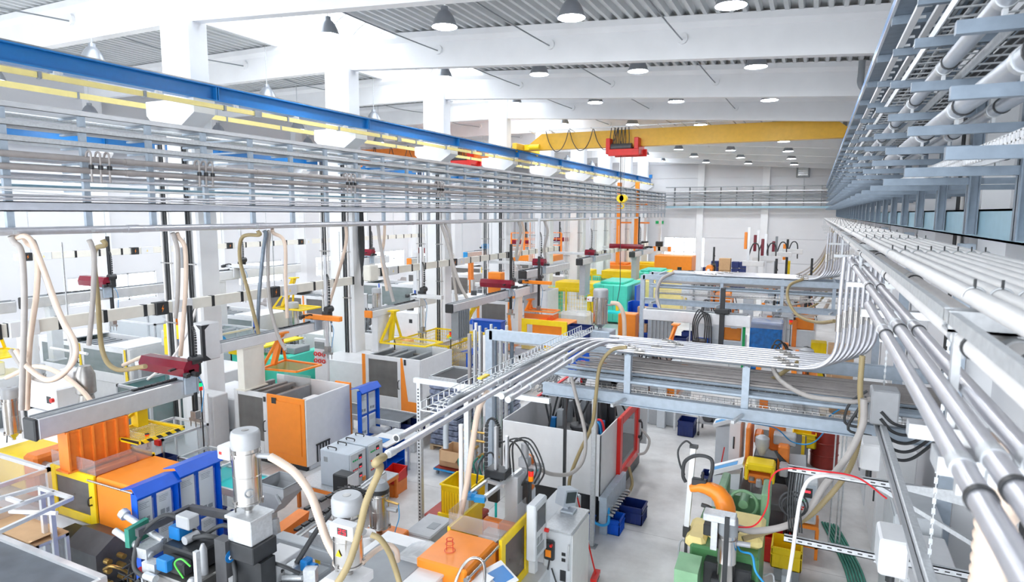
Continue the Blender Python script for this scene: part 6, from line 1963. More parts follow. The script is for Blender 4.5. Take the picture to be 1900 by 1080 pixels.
# ================================================================ crossing frames over the aisle
def crossing(which, Yn, Yf, zt, xl, xf, posts, zl, npipe, xa):
    """near frame at Yn, far frame at Yf, pipes lying on top at height zt, cable runs and mesh trays below"""
    a = W('crossing_frame', 'blue grey steel frame carrying pipes across the aisle, %s one' % which, 'steel frame', (-2, Yn, 0))
    a.p('lower_beam', 'steel_blue', MB().box(xl, XR-0.35, Yn-0.02, Yn+0.02, zl-0.10, zl+0.10).box(xl, XR-0.35, Yn-0.07, Yn+0.07, zl+0.09, zl+0.105).box(xl, XR-0.35, Yn-0.07, Yn+0.07, zl-0.105, zl-0.09))
    a.p('upper_beam', 'steel_blue', MB().box(xf, XR-0.35, Yf-0.06, Yf+0.06, zt-0.30, zt-0.08, 0.01))
    if which != 'nearer': a.p('upper_beam', 'steel_blue', MB().box(xf, XR-0.35, Yn-0.06, Yn+0.06, zt-0.26, zt-0.06, 0.01))
    for x in posts:
        a.p('post', 'steel_blue', MB().box(x-0.055, x+0.055, Yn-0.02, Yn+0.1, zl+0.1, zt-0.05))
        a.p('crossbar', 'steel_blue', MB().box(x-0.03, x+0.03, Yn, Yf, zt-0.09, zt-0.04).box(x-0.03, x+0.03, Yn, Yf, zt-0.42, zt-0.38))
        a.p('stub', 'galv', MB().bar((x-0.02, Yn-0.05, zl), (x-0.12, Yn-0.5, zl), 0.05))
    for (x, y) in (((xf, Yf),) if which == 'nearer' else ((xf, Yn), (xf, Yf))):
        a.p('leg', 'steel_blue', MB().box(x-0.08, x+0.08, y-0.06, y+0.06, 0, zt-0.1))
    for i in range(npipe):
        y = Yn+0.10+(Yf-Yn-0.1)*i/(npipe-1)
        x0 = xa-0.12*((i*2) % 5)
        r_ = 0.033
        xr = 0.40+0.085*i
        pts = [(x0, y, zt), (xr-0.45, y, zt), (xr-0.22, y, zt+0.06), (xr-0.06, y, zt+0.22), (xr, y, zt+0.48), (xr, y, 4.7), (xr+0.02, y, ZB-0.30)]
        C = [Vector(pts[0]), Vector(pts[1])*0.5+Vector(pts[0])*0.5] + catmull(pts[1:], 5)
        t = T('pipe', 'bright pipe on the %s crossing, %s from the near side, curving up' % (which, nth(i).replace('nearest', 'first')), 'pipe', (0, 0, 0), 0, 'pipes on the %s crossing' % which)
        t.p('tube', 'pipe', MB().tube(C, r_, 10))
        c = MB()
        for x in (x0+0.4+0.1*i, -0.2-0.07*(i % 4)): c.cyl((x-0.09, y, zt), (x+0.09, y, zt), r_*1.25, 10).box(x-0.02, x+0.02, y-0.015, y+0.015, zt+r_, zt+r_+0.03)
        c.cyl((xr, y, zt+0.62+.04*(i % 3)), (xr, y, zt+0.88+.04*(i % 3)), r_*1.35, 10)
        t.p('coupling', 'stainless', c)
    # cables and bluish pipes below
    b = MB()
    for q in range(16):
        y = Yn+0.08+(Yf-Yn-0.15)*q/15
        b.tube([(xl+0.3+random.uniform(0, .6), y, zt-0.36+random.uniform(-.015, .03)), (-1.5, y+random.uniform(-.03, .03), zt-0.37+random.uniform(0, .03)), (XR-0.5, y, zt-0.36)], 0.016, 5)
    one('cable_bundle', 'dark cables lying across the %s crossing frame under the bright pipes' % which, 'cables', b, 'pipe_grey', kind='stuff')
    for i in range(4):
        y = Yn+0.02+0.12*i
        z = zt-0.52 if i < 3 else zt-0.47
        one('pipe', 'bluish pipe below the cables of the %s crossing, %s from near side' % (which, nth(i).replace('nearest', 'first')), 'pipe', MB().cyl((xl+0.2, y, z), (XR-0.4, y, z), 0.032, 10), 'steel_blue', 'bluish pipes of the crossings')
    for i, (yy, zz, w_) in enumerate(((Yn+0.02, zt-0.78, 0.30), (Yn+0.55, zt-0.62, 0.35))):
        t = T('mesh_tray', 'wire mesh cable tray of the %s crossing frame, %s' % (which, ('lower near one', 'upper far one')[i]), 'cable tray', (0, 0, 0), 0, 'wire mesh trays')
        L = XR-0.5-xl-0.4
        t.p('wire_mesh', 'stainless', MB().grid((xl+0.4, yy, zz), (L, 0, 0), (0, w_, 0), int(L/0.1), 5, 0.006).grid((xl+0.4, yy, zz), (L, 0, 0), (0, 0, 0.13), int(L/0.1), 3, 0.006).grid((xl+0.4, yy+w_, zz), (L, 0, 0), (0, 0, 0.1), int(L/0.1), 2, 0.006))
        cb = MB()
        for q in range(5):
            cb.tube(catmull([(xl+0.4, yy+0.04+0.05*q, zz+0.02), (xl+0.4+L*.3, yy+0.05+0.05*q, zz+0.03), (xl+0.4+L*.6, yy+0.2-0.03*q, zz+0.03), (xl+0.4+L, yy+0.04+0.05*q, zz+0.02)], 5), 0.012, 5)
        one('cable_bundle', 'cables in the %s mesh tray of the %s crossing frame' % (('lower', 'upper')[i], which), 'cables', cb, 'dark' if i else 'cast_grey', kind='stuff')


crossing('nearer', 10.5, 11.75, 3.62, -4.35, -6.1, (-2.78, -0.86), 2.80, 8, -3.0)
crossing('farther', 23.6, 25.0, 3.78, -5.7, -5.75, (-5.2, -2.9, -0.9, 0.7), 2.72, 9, -3.6)
# diagonal group: pipes and ladder from the nearer crossing towards the camera
for i, (x0, x1, y1, nm) in enumerate(((-3.95, -3.83, 5.25, 'open ended leftmost'), (-3.75, -3.64, 4.85, 'second, ending in the olive hose,'), (-3.58, -3.52, 7.1, 'third'), (-3.42, -3.38, 7.0, 'rightmost'))):
    t = T('pipe', '%s of the bright pipes from the crossing towards the camera' % nm, 'pipe', (0, 0, 0), 0, 'bright pipes towards the camera')
    pts = [(x1, y1, 3.65), (x1+(x0-x1)*.9, 10.2, 3.66), (x0+0.1, 10.9, 3.66), (x0+0.5, 11.15, 3.66), (x0+1.3, 11.2, 3.66)]
    t.p('tube', 'pipe', MB().tube([pts[0]]+catmull(pts[1:], 5), 0.036, 12))
    s = MB()
    for y in (y1+0.05, 7.7, 9.4):
        s.cyl((x1+(x0-x1)*(y-y1)/6, y-0.05, 3.652), (x1+(x0-x1)*(y-y1)/6, y+0.05, 3.652), 0.043, 12)
    t.p('coupling', 'galv', s)
    if i == 0: t.p('open_end', 'dark', MB().cyl((x1, y1-0.004, 3.65), (x1, y1, 3.65), 0.031, 12), label='dark open pipe end')
a = W('wire_ladder', 'bright wire cable ladder running from the crossing down to the left', 'cable tray', (-4.1, 6, 3.62))
a.p('ladder', 'galv', MB().grid((-4.22, 6.3, 3.60), (0.0, 5.9, 0), (0.24, 0, 0), 44, 2, 0.012).grid((-4.22, 6.3, 3.60), (0, 5.9, 0), (0, 0, 0.1), 44, 1, 0.01).grid((-3.98, 6.3, 3.60), (0, 5.9, 0), (0, 0, 0.1), 44, 1, 0.01))
a.p('plate', 'yellow', MB().box(-4.12, -4.05, 7.55, 7.8, 3.70, 3.72), label='small yellow tag')
one('cable', 'thick dark cable lying beside the wire ladder', 'cable', MB().tube(catmull([(-3.9, 6.35, 3.15), (-3.92, 6.4, 3.45), (-3.94, 6.6, 3.68), (-3.92, 7.2, 3.66), (-3.9, 9.5, 3.66), (-3.9, 11.5, 3.5)], 6), 0.035, 8), 'mid_grey')
for i, (x, y, lb) in enumerate(((-5.92, 8.8, 'slotted steel post at the left of the aisle pipes'), (-4.45, 7.85, 'white and grey post rising through the orange machine'), (-3.33, 10.42, 'slim steel post on the aisle floor in front of the white cell'))):
    a = W('support_post', lb, 'post', (x, y, 0))
    h = (3.12, 3.4, 2.75)[i]
    a.p('post', ('galv', 'galv', 'galv')[i], MB().box(x-0.04, x+0.04, y-0.04, y+0.04, 0.01, h, 0.005))
    a.p('foot_plate', 'mid_grey', MB().box(x-0.09, x+0.09, y-0.09, y+0.09, 0, 0.012))
    if i == 0:
        h_ = MB()
        for q in range(46): h_.box(x-0.012, x+0.012, y-0.043, y-0.04, 0.3+q*0.06, 0.33+q*0.06)
        a.p('slot', 'dark', h_)['kind'] = 'stuff'
        a.p('crossbar', 'galv', MB().box(x-0.1, x+1.3, y-0.03, y+0.03, h, h+0.08))
    if i == 1:
        a.p('white_tube', 'pipe_white', MB().cyl((x-0.09, y-0.03, 0.3), (x-0.09, y-0.03, 2.9), 0.035, 12))
        a.p('crossbar', 'galv', MB().box(x-0.15, x+1.3, y-0.03, y+0.03, h, h+0.07))
# hoses of the middle
e = Vector((-3.64, 4.8, 3.65))
hang_hose('olive ribbed hose arching from the second bright pipe down to the digital loader', [e, e+Vector((-0.02, -0.12, -0.03)), at(705, 870, Z=3.3), at(680, 930, Z=2.95), at(665, 990, Z=2.6), at(645, 1050, Z=2.3), at(615, 1100, Z=2.0)], 0.042, 'hose_olive', pitch=0.03)
hang_hose('beige ribbed hose hanging in front of the white post onto the orange cover', [at(905, 728, Z=3.62), at(888, 760, Y=7.4), at(876, 830, Y=7.5), at(866, 900, Y=7.55), at(852, 970, Y=7.5), at(850, 1005, Y=7.5), at(862, 1032, Y=7.55)], 0.045, 'hose_beige', pitch=0.03)
hang_hose('short olive ribbed hose curving right from the digital loader', [at(688, 992, Z=2.6), at(705, 1000, Z=2.55), at(722, 1025, Z=2.35), at(735, 1060, Z=2.1), at(745, 1095, Z=1.9)], 0.034, 'hose_olive')
hang_hose('pale ribbed hose loop lying behind the digital loader', [at(670, 1045, Z=2.0), at(700, 1020, Z=2.0), at(722, 1012, Z=2.0), at(735, 1022, Z=1.9), at(738, 1040, Z=1.7)], 0.034, 'hose_beige')
hang_hose('olive ribbed hose hanging in front of the white cell', [at(1163, 644, Y=10.3), at(1135, 650, Y=10.3), at(1113, 680, Y=10.3), at(1105, 740, Y=10.3), at(1098, 790, Y=10.4), at(1075, 840, Y=10.5), at(1058, 885, Y=10.6), at(1056, 917, Y=10.7)], 0.035, 'hose_olive')
hang_hose('grey ribbed hose from the crossing to the clear hopper loader', [at(1060, 700, Y=10.3), at(1070, 740, Y=10.3), at(1085, 800, Y=10.2), at(1083, 850, Y=10.0), at(1060, 878, Y=9.7), at(1025, 880, Y=9.4), at(998, 868, Y=9.2), at(982, 852, Y=9.1)], 0.035, 'hose_grey')
one('cable_pole', 'black cable duct standing in front of the white cell', 'cable duct', MB().box(-3.98, -3.93, 10.60, 10.65, 0, 2.9), 'dark')
hang_hose('grey hose arching from the farther crossing to a hopper below', [at(1250, 506, Y=23.5), at(1228, 518, Y=23.2), at(1218, 545, Y=23.0), at(1224, 572, Y=22.6), at(1232, 590, Y=22.2)], 0.06, 'hose_grey', ribbed=False)
hang_hose('pair of olive hoses looping below the right end of the farther crossing', [at(1490, 518, Y=23.5), at(1465, 530, Y=23.3), at(1462, 555, Y=23), at(1480, 585, Y=22), at(1515, 598, Y=20), at(1548, 596, Y=18)], 0.05, 'hose_olive', ribbed=False)
hang_hose('grey hose drooping under the nearer crossing towards the right wall', [at(1432, 672, Y=10.9), at(1440, 695, Y=10.7), at(1460, 715, Y=10.4), at(1500, 735, Y=10.2), at(1550, 742, Y=10.1), at(1590, 745, Y=10.1), at(1640, 735, Y=10.2)], 0.04, 'hose_grey')
hang_hose('olive hose crossing behind the grey drooping hose', [at(1480, 672, Y=10.9), at(1455, 690, Y=11.1), at(1430, 705, Y=11.2)], 0.035, 'hose_olive', ribbed=False)

# ================================================================ right side
hang_hose('long olive ribbed hose hanging from the right pipes to the green machine', [at(1600, 660, Y=9.2), at(1596, 720, Y=9.2), at(1598, 770, Y=9.2), at(1590, 830, Y=9.2), at(1570, 880, Y=9.1), at(1530, 930, Y=9.0), at(1490, 965, Y=8.9), at(1430, 985, Y=8.8), at(1378, 1000, Y=8.6)], 0.038, 'hose_olive', pitch=0.028)
hang_hose('long grey hose hanging from the right pipes to the green machine', [at(1603, 740, Y=9.1), at(1600, 790, Y=9.1), at(1570, 850, Y=9.0), at(1530, 900, Y=8.9), at(1500, 945, Y=8.8), at(1460, 975, Y=8.7), at(1400, 985, Y=8.6), at(1365, 978, Y=8.5)], 0.044, 'hose_grey', ribbed=False)
hang_hose('thin white hose hanging over the slotted rails beside the green machine', [at(1600, 890, Y=8.3), at(1550, 882, Y=8.0), at(1505, 888, Y=7.9), at(1487, 920, Y=7.9), at(1478, 970, Y=7.9), at(1470, 1030, Y=7.9), at(1460, 1090, Y=7.9)], 0.022, 'pipe_white', ribbed=False)
hang_hose('red cable arching over the green machine to the slotted rail', [at(1360, 978, Y=8.5), at(1400, 975, Y=8.4), at(1423, 940, Y=8.2), at(1430, 890, Y=8.0), at(1455, 870, Y=7.9), at(1520, 874, Y=7.9), at(1590, 886, Y=8.0), at(1645, 925, Y=8.1)], 0.010, 'cable_red', ribbed=False, name='cable', cat='cable')
hang_hose('blue air tube hanging in a loop above the red drum', [at(1395, 785, Y=11), at(1440, 795, Y=12), at(1470, 820, Y=12.5), at(1505, 823, Y=12.5), at(1530, 800, Y=12), at(1537, 775, Y=11), at(1565, 755, Y=10.6)], 0.012, 'cable_blue', ribbed=False, name='air_tube', cat='tube')
hang_hose('blue air tube over the front of the green machine', [at(1362, 985, Y=8.4), at(1372, 1020, Y=8.3), at(1395, 1030, Y=8.1), at(1402, 1060, Y=8.0), at(1420, 1085, Y=8.0)], 0.014, 'cable_blue', ribbed=False, name='air_tube', cat='tube')
rnd = random.Random(4)
for i in range(9):
    z = (XR-0.2)
    hang_hose('hose falling from the right pipes beyond the crossings, %s from the camera' % nth(i), [(0.75, 26+1.6*i, ZB-0.1), (0.72, 26+1.6*i, 4.6), (0.6-0.05*i, 26.2+1.6*i, 3.4), (0.2-0.12*i, 26.4+1.6*i, 2.6), (-0.6-0.2*i, 26.8+1.6*i, 2.2)], 0.045, 'hose_grey' if i % 3 else 'hose_olive', 'conveying hoses beyond the crossing', ribbed=False)

# green machine with orange robot
a = W('moulding_machine', 'small green moulding machine with pale yellow lid and orange robot at the bottom right', 'machine', (-0.85, 9.0, 0))
a.p('body', 'green', MB().box(-1.32, -0.42, 8.55, 9.9, 0.15, 1.45, 0.03))
a.p('base', 'pale_yellow', MB().box(-1.45, -0.38, 8.3, 9.2, 0.0, 0.35, 0.02))
a.p('lid', 'pale_yellow', MB().box(-1.12, -0.40, 8.75, 9.55, 1.45, 1.62, 0.05).box(-1.40, -1.12, 8.6, 9.3, 1.35, 1.52, 0.05), label='pale yellow lid')
a.p('end_frame', 'light_green', MB().box(-1.12, -1.0, 9.75, 10.35, 1.3, 1.85, 0.02).box(-0.5, -0.38, 9.75, 10.35, 1.3, 1.85, 0.02).box(-1.0, -0.5, 10.1, 10.3, 1.2, 1.6))
a.p('hand_wheel', 'light_green', MB().ring((-0.75, 9.85, 1.60), 0.2, 0.025, 'y', 24, (0, 2*PI), 8).cyl((-0.75, 9.8, 1.6), (-0.75, 10.2, 1.6), 0.07, 12))
a.p('inner_block', 'dark', MB().box(-1.1, -0.5, 8.35, 8.6, 0.9, 1.35, 0.02).box(-0.98, -0.8, 8.15, 8.4, 1.0, 1.25, 0.01).box(-0.6, -0.45, 8.2, 8.45, 0.85, 1.2, 0.01))
a.p('feed_box', 'light_green', MB().prism([(8.0, 1.0), (8.3, 1.0), (8.35, 1.42), (8.0, 1.35)], 'x', -1.42, -1.12).prism([(8.05, .75), (8.25, .75), (8.3, 1.0), (8.0, 1.0)], 'x', -1.35, -1.18))
a.p('handle', 'cast_grey', MB().tube(catmull([(-1.42, 9.2, 1.1), (-1.55, 9.15, 1.15), (-1.55, 9.1, 0.8), (-1.42, 9.1, 0.7)], 4), 0.014, 6).tube(catmull([(-0.36, 8.8, 1.1), (-0.24, 8.75, 1.15), (-0.24, 8.7, 0.7), (-0.36, 8.75, 0.6)], 4), 0.014, 6))
a.p('fitting', 'mid_grey', MB().box(-0.3, 0.1, 8.9, 9.15, 0.55, 0.8, 0.02).box(-0.2, 0.0, 8.6, 8.9, 0.2, 0.6, 0.02).box(-0.15, -0.02, 9.0, 9.2, 0.8, 1.05, 0.01))
q = loader('tall slim steel hopper loader on the green machine', (-0.80, 8.25, 0.95), 0.12, 1.15, cap='mid_grey', box=False, port=0.1, portz=0.85)
q.p('guide_bar', 'dark', MB().box(-0.03, 0.03, -0.16, -0.12, 0.1, 1.2))
q.p('bracket', 'galv', MB().box(-0.2, -0.12, -0.1, 0.1, 0.7, 1.1).box(-0.3, 0.1, -0.15, 0.05, 1.1, 1.2, 0.01))
a = W('sprue_picker', 'small orange robot with upright grey arm above the green machine', 'robot', (-1.0, 9.0, 1.6))
a.p('base', 'dark', MB().box(-1.15, -0.75, 8.55, 8.75, 1.62, 1.78, 0.01).cyl((-1.0, 8.7, 1.7), (-0.7, 8.62, 1.75), 0.03, 8))
b = MB()
pts = [Vector((-1.38, 8.78, 2.15)), Vector((-1.22, 8.78, 2.20)), Vector((-1.02, 8.76, 2.17)), Vector((-0.90, 8.72, 2.03)), Vector((-0.88, 8.68, 1.85)), Vector((-0.90, 8.66, 1.74))]
C = catmull(pts, 5)
rad = [0.05, 0.08, 0.115, 0.135, 0.12, 0.08]
b.tube(C, 0.1, 16, rf=lambda i: (rad[min(5, i//5)]+(rad[min(5, i//5+1)]-rad[min(5, i//5)])*(i % 5)/5)*(1.0 if i % 3 else 0.95))
a.p('bellows_cover', 'orange', b, label='ribbed orange cover')
a.p('arm', 'alu', MB().bar((-1.42, 8.86, 1.55), (-1.37, 8.86, 2.75), 0.07, 0.07))
a.p('arm_cap', 'dark', MB().box(-1.42, -1.31, 8.82, 8.90, 2.72, 2.76).box(-1.36, -1.16, 8.74, 8.82, 2.22, 2.32, 0.01).cyl((-1.22, 8.78, 2.3), (-1.22, 8.78, 2.42), 0.02, 6))
a.p('gripper', 'dark', MB().box(-1.47, -1.37, 8.82, 8.90, 1.38, 1.55, 0.01).box(-1.44, -1.40, 8.84, 8.88, 1.12, 1.38).box(-1.40, -1.33, 8.85, 8.88, 1.30, 1.36))
hh = MB()
hh.tube(catmull([(-1.15, 8.8, 2.25), (-1.10, 8.8, 2.45), (-1.12, 8.8, 2.62), (-1.30, 8.8, 2.64), (-1.47, 8.82, 2.52), (-1.50, 8.85, 2.3), (-1.46, 8.86, 2.2)], 6), 0.026, 8)
hh.tube(catmull([(-1.37, 8.86, 2.74), (-1.48, 8.86, 2.80), (-1.58, 8.86, 2.65), (-1.55, 8.86, 2.45), (-1.48, 8.86, 2.3)], 6), 0.014, 6)
hh.tube(catmull([(-1.20, 8.66, 2.0), (-1.08, 8.64, 1.98), (-1.0, 8.62, 1.85), (-0.98, 8.62, 1.75)], 5), 0.03, 8)
a.p('cable_loop', 'rubber', hh)
# consoles
for i, (x, y, zt, lb) in enumerate(((-1.28, 12.4, 1.28, 'pale operator console with blue sticker, nearer one, left of the small orange machine'), (-1.55, 14.8, 1.45, 'pale operator console with blue sticker, farther one, under the crossing'))):
    a = W('operator_console', lb, 'console', (x, y, 0))
    a.p('stand', 'light_grey', MB().prism([(x-0.24, 0), (x+0.22, 0), (x+0.26, zt-0.2), (x-0.24, zt-0.32)], 'y', y-0.1, y+0.14))
    a.p('desk', 'white', MB().prism([(x-0.28, zt-0.30), (x+0.32, zt-0.02), (x+0.30, zt+0.05), (x-0.30, zt-0.22)], 'y', y-0.22, y+0.18))
    a.p('sticker', 'cable_blue', MB()._add([(x-0.26, y-0.18, zt-0.198), (x+0.2, y-0.18, zt+0.012), (x+0.2, y+0.0, zt+0.012), (x-0.26, y+0.0, zt-0.198)], [(0, 1, 2, 3)]))
    a.p('print_sheet', 'paper', MB()._add([(x-0.26, y+0.02, zt-0.197), (x+0.2, y+0.02, zt+0.013), (x+0.2, y+0.14, zt+0.013), (x-0.26, y+0.14, zt-0.197)], [(0, 1, 2, 3)]))
a = W('control_cabinet', 'tall slim pale control cabinet with black handle before the orange machine', 'control cabinet', (-1.35, 13.6, 0))
a.p('body', 'light_grey', MB().box(-1.32, -1.1, 13.2, 13.9, 0, 1.85, 0.02))
a.p('door', 'white', MB().box(-1.34, -1.12, 13.15, 13.2, 0.9, 1.8, 0.01))
a.p('handle', 'dark', MB().box(-1.26, -1.23, 13.12, 13.15, 1.25, 1.5, 0.005))
# small orange machine and its black table
a = W('moulding_machine', 'small vertical orange moulding machine with yellow head on a black table', 'machine', (-0.6, 12.6, 0))
a.p('table', 'charcoal', MB().box(-1.0, -0.15, 11.75, 12.75, 0.72, 0.84, 0.01).box(-0.95, -0.2, 11.85, 12.7, 0.0, 0.72, 0.02))
a.p('yellow_head', 'yellow', MB().box(-0.92, -0.42, 12.1, 12.5, 1.25, 1.40, 0.03).box(-0.93, -0.86, 12.1, 12.5, 1.05, 1.35, 0.02).box(-0.48, -0.41, 12.1, 12.5, 1.05, 1.35, 0.02))
a.p('clamp_block', 'orange_steel', MB().box(-0.86, -0.48, 12.08, 12.5, 1.02, 1.2, 0.02).box(-0.98, -0.9, 12.6, 13.6, 0.9, 1.9, 0.02).box(-0.6, -0.3, 13.2, 13.7, 1.3, 1.95, 0.04).box(-0.4, -0.2, 12.7, 13.3, 1.1, 1.6, 0.03).box(-0.85, -0.7, 12.9, 13.3, 1.5, 1.7, 0.03))
a.p('guide_rod', 'steel', MB().cyl((-0.80, 12.15, 0.84), (-0.80, 12.15, 1.1), 0.02, 8).cyl((-0.54, 12.15, 0.84), (-0.54, 12.15, 1.1), 0.02, 8).cyl((-0.8, 12.05, 1.1), (-0.8, 12.05, 1.16), 0.05, 10).cyl((-0.54, 12.05, 1.1), (-0.54, 12.05, 1.16), 0.05, 10))
a.p('feeder', 'cast_grey', MB().lathe(-0.68, 12.6, [(0.04, 1.4), (0.13, 1.6), (0.13, 1.75), (0.05, 1.8)], 12).box(-0.5, -0.1, 12.9, 13.2, 1.55, 1.75, 0.02).box(-0.72, -0.62, 12.0, 12.1, 0.98, 1.14, 0.02).box(-0.35, -0.2, 12.3, 12.6, 1.15, 1.35, 0.02))
a.p('grey_panel', 'light_grey', MB().obox((-0.05, 13.0, 1.2), (0.3, 0.04, 0.35), 0.2, -0.3).prism([(12.6, 0.6), (13.0, 0.6), (12.9, 1.1), (12.7, 1.1)], 'x', 0.0, 0.18))
hh = MB()
for q in range(9):
    hh.tube(catmull([(-0.45+0.03*q, 12.7, 1.5-0.03*q), (-0.3+0.02*q, 12.6, 1.25), (-0.2+0.03*q, 12.5, 0.95), (-0.05, 12.6, 0.7-0.04*q)], 5), 0.02, 6)
for q in range(7): hh.tube(catmull([(-0.18+0.035*q, 11.7, 1.0), (-0.2+0.035*q, 11.6, 0.6), (-0.18+0.035*q, 11.65, 0.25)], 4), 0.018, 6)
a.p('hydraulic_hose', 'rubber', hh)
a.p('yellow_upright', 'yellow', MB().box(0.0, 0.06, 13.5, 13.56, 0.3, 1.6).box(-1.02, -0.99, 13.2, 13.24, 0.9, 1.5))
a.p('red_bar', 'red', MB().box(0.12, 0.16, 12.05, 12.1, 0.5, 1.0))
one('machine_bed', 'dark machine bed behind the small orange machine', 'machine bed', MB().box(-0.9, 0.1, 13.75, 15.6, 0.0, 0.95, 0.03), 'dark')
a = W('control_cabinet', 'small grey control box with red number display on an orange stand', 'control cabinet', (0.15, 11.8, 0))
a.p('body', 'light_grey', MB().box(-0.06, 0.30, 11.7, 12.1, 0.62, 1.38, 0.015))
a.p('front', 'grey_panel', MB().box(-0.03, 0.27, 11.69, 11.70, 0.68, 1.33))
a.p('display', 'dark', MB().box(0.04, 0.22, 11.682, 11.69, 1.10, 1.27))
a.p('digits', 'display_red', MB().box(0.07, 0.19, 11.678, 11.682, 1.19, 1.23))
a.p('button_row', 'signal_green', MB().box(0.05, 0.09, 11.678, 11.682, 1.02, 1.06).box(0.11, 0.15, 11.678, 11.682, 1.02, 1.06))
a.p('red_plate', 'red', MB().box(-0.02, 0.25, 11.678, 11.682, 0.86, 0.93))
a.p('number_sign', 'white', seven(seven(MB(), '4', 0.0, 0.865, 0.045, 0.06, 11.678), '4', 0.065, 0.865, 0.045, 0.06, 11.678))
a.p('main_switch', 'orange', MB().box(0.12, 0.22, 11.66, 11.69, 0.73, 0.82, 0.01))
st = MB().box(-0.1, 0.35, 11.65, 12.15, 0.55, 0.61)
for (x, y) in ((-0.08, 11.67), (0.31, 11.67), (-0.08, 12.11), (0.31, 12.11)): st.box(x, x+0.05, y, y+0.05, 0, 0.55)
st.box(-0.08, 0.35, 11.67, 11.71, 0.2, 0.25)
a.p('stand', 'orange', st)
# crates, drum, stands
a = W('oil_drum', 'dark red steel drum standing before the pale cabinets', 'drum', (0.5, 16.4, 0))
a.p('barrel', 'drum_red', MB().lathe(0.5, 16.4, [(0.29, 0), (0.30, 0.02), (0.30, 0.3), (0.315, 0.315), (0.30, 0.33), (0.30, 0.6), (0.315, 0.615), (0.30, 0.63), (0.30, 0.93), (0.31, 0.94), (0.29, 0.95), (0.28, 0.9)], 32))
crate('yellow plastic crate beside the small green machine', -0.12, 10.9, 0.25, 0.45, 0.5, 0.36, 'yellow')
one('crate_stack', 'dark crate under the yellow crate beside the green machine', 'crate', MB().box(-0.3, 0.08, 10.7, 11.1, 0, 0.235, 0.02), 'mid_grey')
crate('red plastic crate behind the yellow crate at the green machine', -0.30, 11.45, 0, 0.42, 0.42, 0.45, 'red')
crate('yellow crate hanging behind the small orange machine', 0.05, 16.2, 0.5, 0.5, 0.4, 0.35, 'yellow')
one('pallet_stand', 'dark stand under the far yellow crate', 'stand', MB().box(-0.25, 0.15, 16.0, 16.4, 0, 0.49, 0.02), 'mid_grey')
crate('navy crate on the aisle floor beside the wheeled trolley', -2.85, 17.2, 0, 0.42, 0.5, 0.42, 'navy')
crate('navy crate beside the pale consoles', -1.75, 14.0, 0, 0.4, 0.4, 0.3, 'navy')
a = W('trolley', 'grey wheeled trolley with a bundle under the crossing frame', 'trolley', (-2.1, 17.6, 0))
f = MB()
for (x, y) in ((-2.55, 17.2), (-1.75, 17.2), (-2.55, 17.9), (-1.75, 17.9)): f.box(x-0.02, x+0.02, y-0.02, y+0.02, 0.12, 0.95)
for z in (0.35, 0.9): f.box(-2.57, -1.73, 17.18, 17.92, z, z+0.03)
a.p('frame', 'cast_grey', f)
wv = MB()
for (x, y) in ((-2.55, 17.2), (-1.75, 17.2), (-2.55, 17.9), (-1.75, 17.9)): wv.cyl((x-0.02, y, 0.06), (x+0.02, y, 0.06), 0.06, 12)
a.p('wheel', 'dark', wv)
a.p('bundle', 'charcoal', MB().cyl((-2.35, 17.3, 0.5), (-2.35, 17.8, 0.5), 0.13, 12).cyl((-2.1, 17.3, 0.5), (-2.1, 17.8, 0.5), 0.12, 12))
one('squeegee', 'red stick leaning beside the pale consoles', 'stick', MB().cyl((-1.62, 13.6, 0.0), (-1.48, 13.7, 1.05), 0.014, 6), 'red')
# pale cabinets along the right wall
for i, (y0, y1, h, m) in enumerate(((8.0, 9.6, 1.75, 'white'), (9.75, 10.9, 1.9, 'light_grey'), (12.2, 14.0, 2.0, 'white'), (14.1, 15.5, 1.95, 'light_grey'), (16.4, 18.2, 2.0, 'white'), (18.4, 20.0, 1.8, 'light_grey'))):
    a = W('wall_cabinet', 'pale steel cabinet along the right wall, %s from the camera' % nth(i), 'cabinet', (1.55, y0, 0), 'pale cabinets on the right wall')
    a.p('body', m, MB().box(1.22, 1.78, y0, y1, 0.08, h, 0.015))
    a.p('plinth', 'mid_grey', MB().box(1.25, 1.76, y0+0.03, y1-0.03, 0, 0.08))
    n = max(1, int((y1-y0)/0.7))
    for q in range(n):
        ya, yb = y0+(y1-y0)*q/n+0.02, y0+(y1-y0)*(q+1)/n-0.02
        d = a.p('door', m, MB().box(1.205, 1.22, ya, yb, 0.12, h-0.04, 0.005))
        a.p('handle', 'dark', MB().box(1.18, 1.205, ya+0.06, ya+0.08, h*0.5, h*0.6), d)
# wall busbar with boxes and the slotted rails on brackets
a = W('busbar_trunking', 'dusty grey busbar trunking running along the right wall', 'busbar', (1.02, 9, 2.9))
a.p('trunking', 'galv', MB().box(0.98, 1.06, 3.0, 11.6, 2.92, 3.06, 0.01))
a.p('dust_rail', 'cast_grey', MB().box(0.93, 0.97, 3.0, 11.6, 2.94, 3.0))
for i, y in enumerate((6.55, 9.3)):
    b = a.p('tap_off_box', 'white', MB().box(0.72, 0.96, y, y+0.42, 2.62, 2.98, 0.02), label='white tap-off box, %s' % ('nearer', 'farther')[i])
    a.p('lid', 'light_grey', MB().box(0.715, 0.72, y+0.03, y+0.39, 2.66, 2.95), b)
    a.p('gland', 'dark', MB().cyl((0.84, y+0.1, 2.5), (0.84, y+0.1, 2.62), 0.03, 8).cyl((0.84, y+0.25, 2.45), (0.84, y+0.25, 2.62), 0.03, 8), b)
a.p('wall_bracket', 'galv', MB().prism([(1.06, 2.86), (XR, 2.70), (XR, 2.98), (1.06, 2.92)], 'y', 8.2, 8.22))
ch = MB()
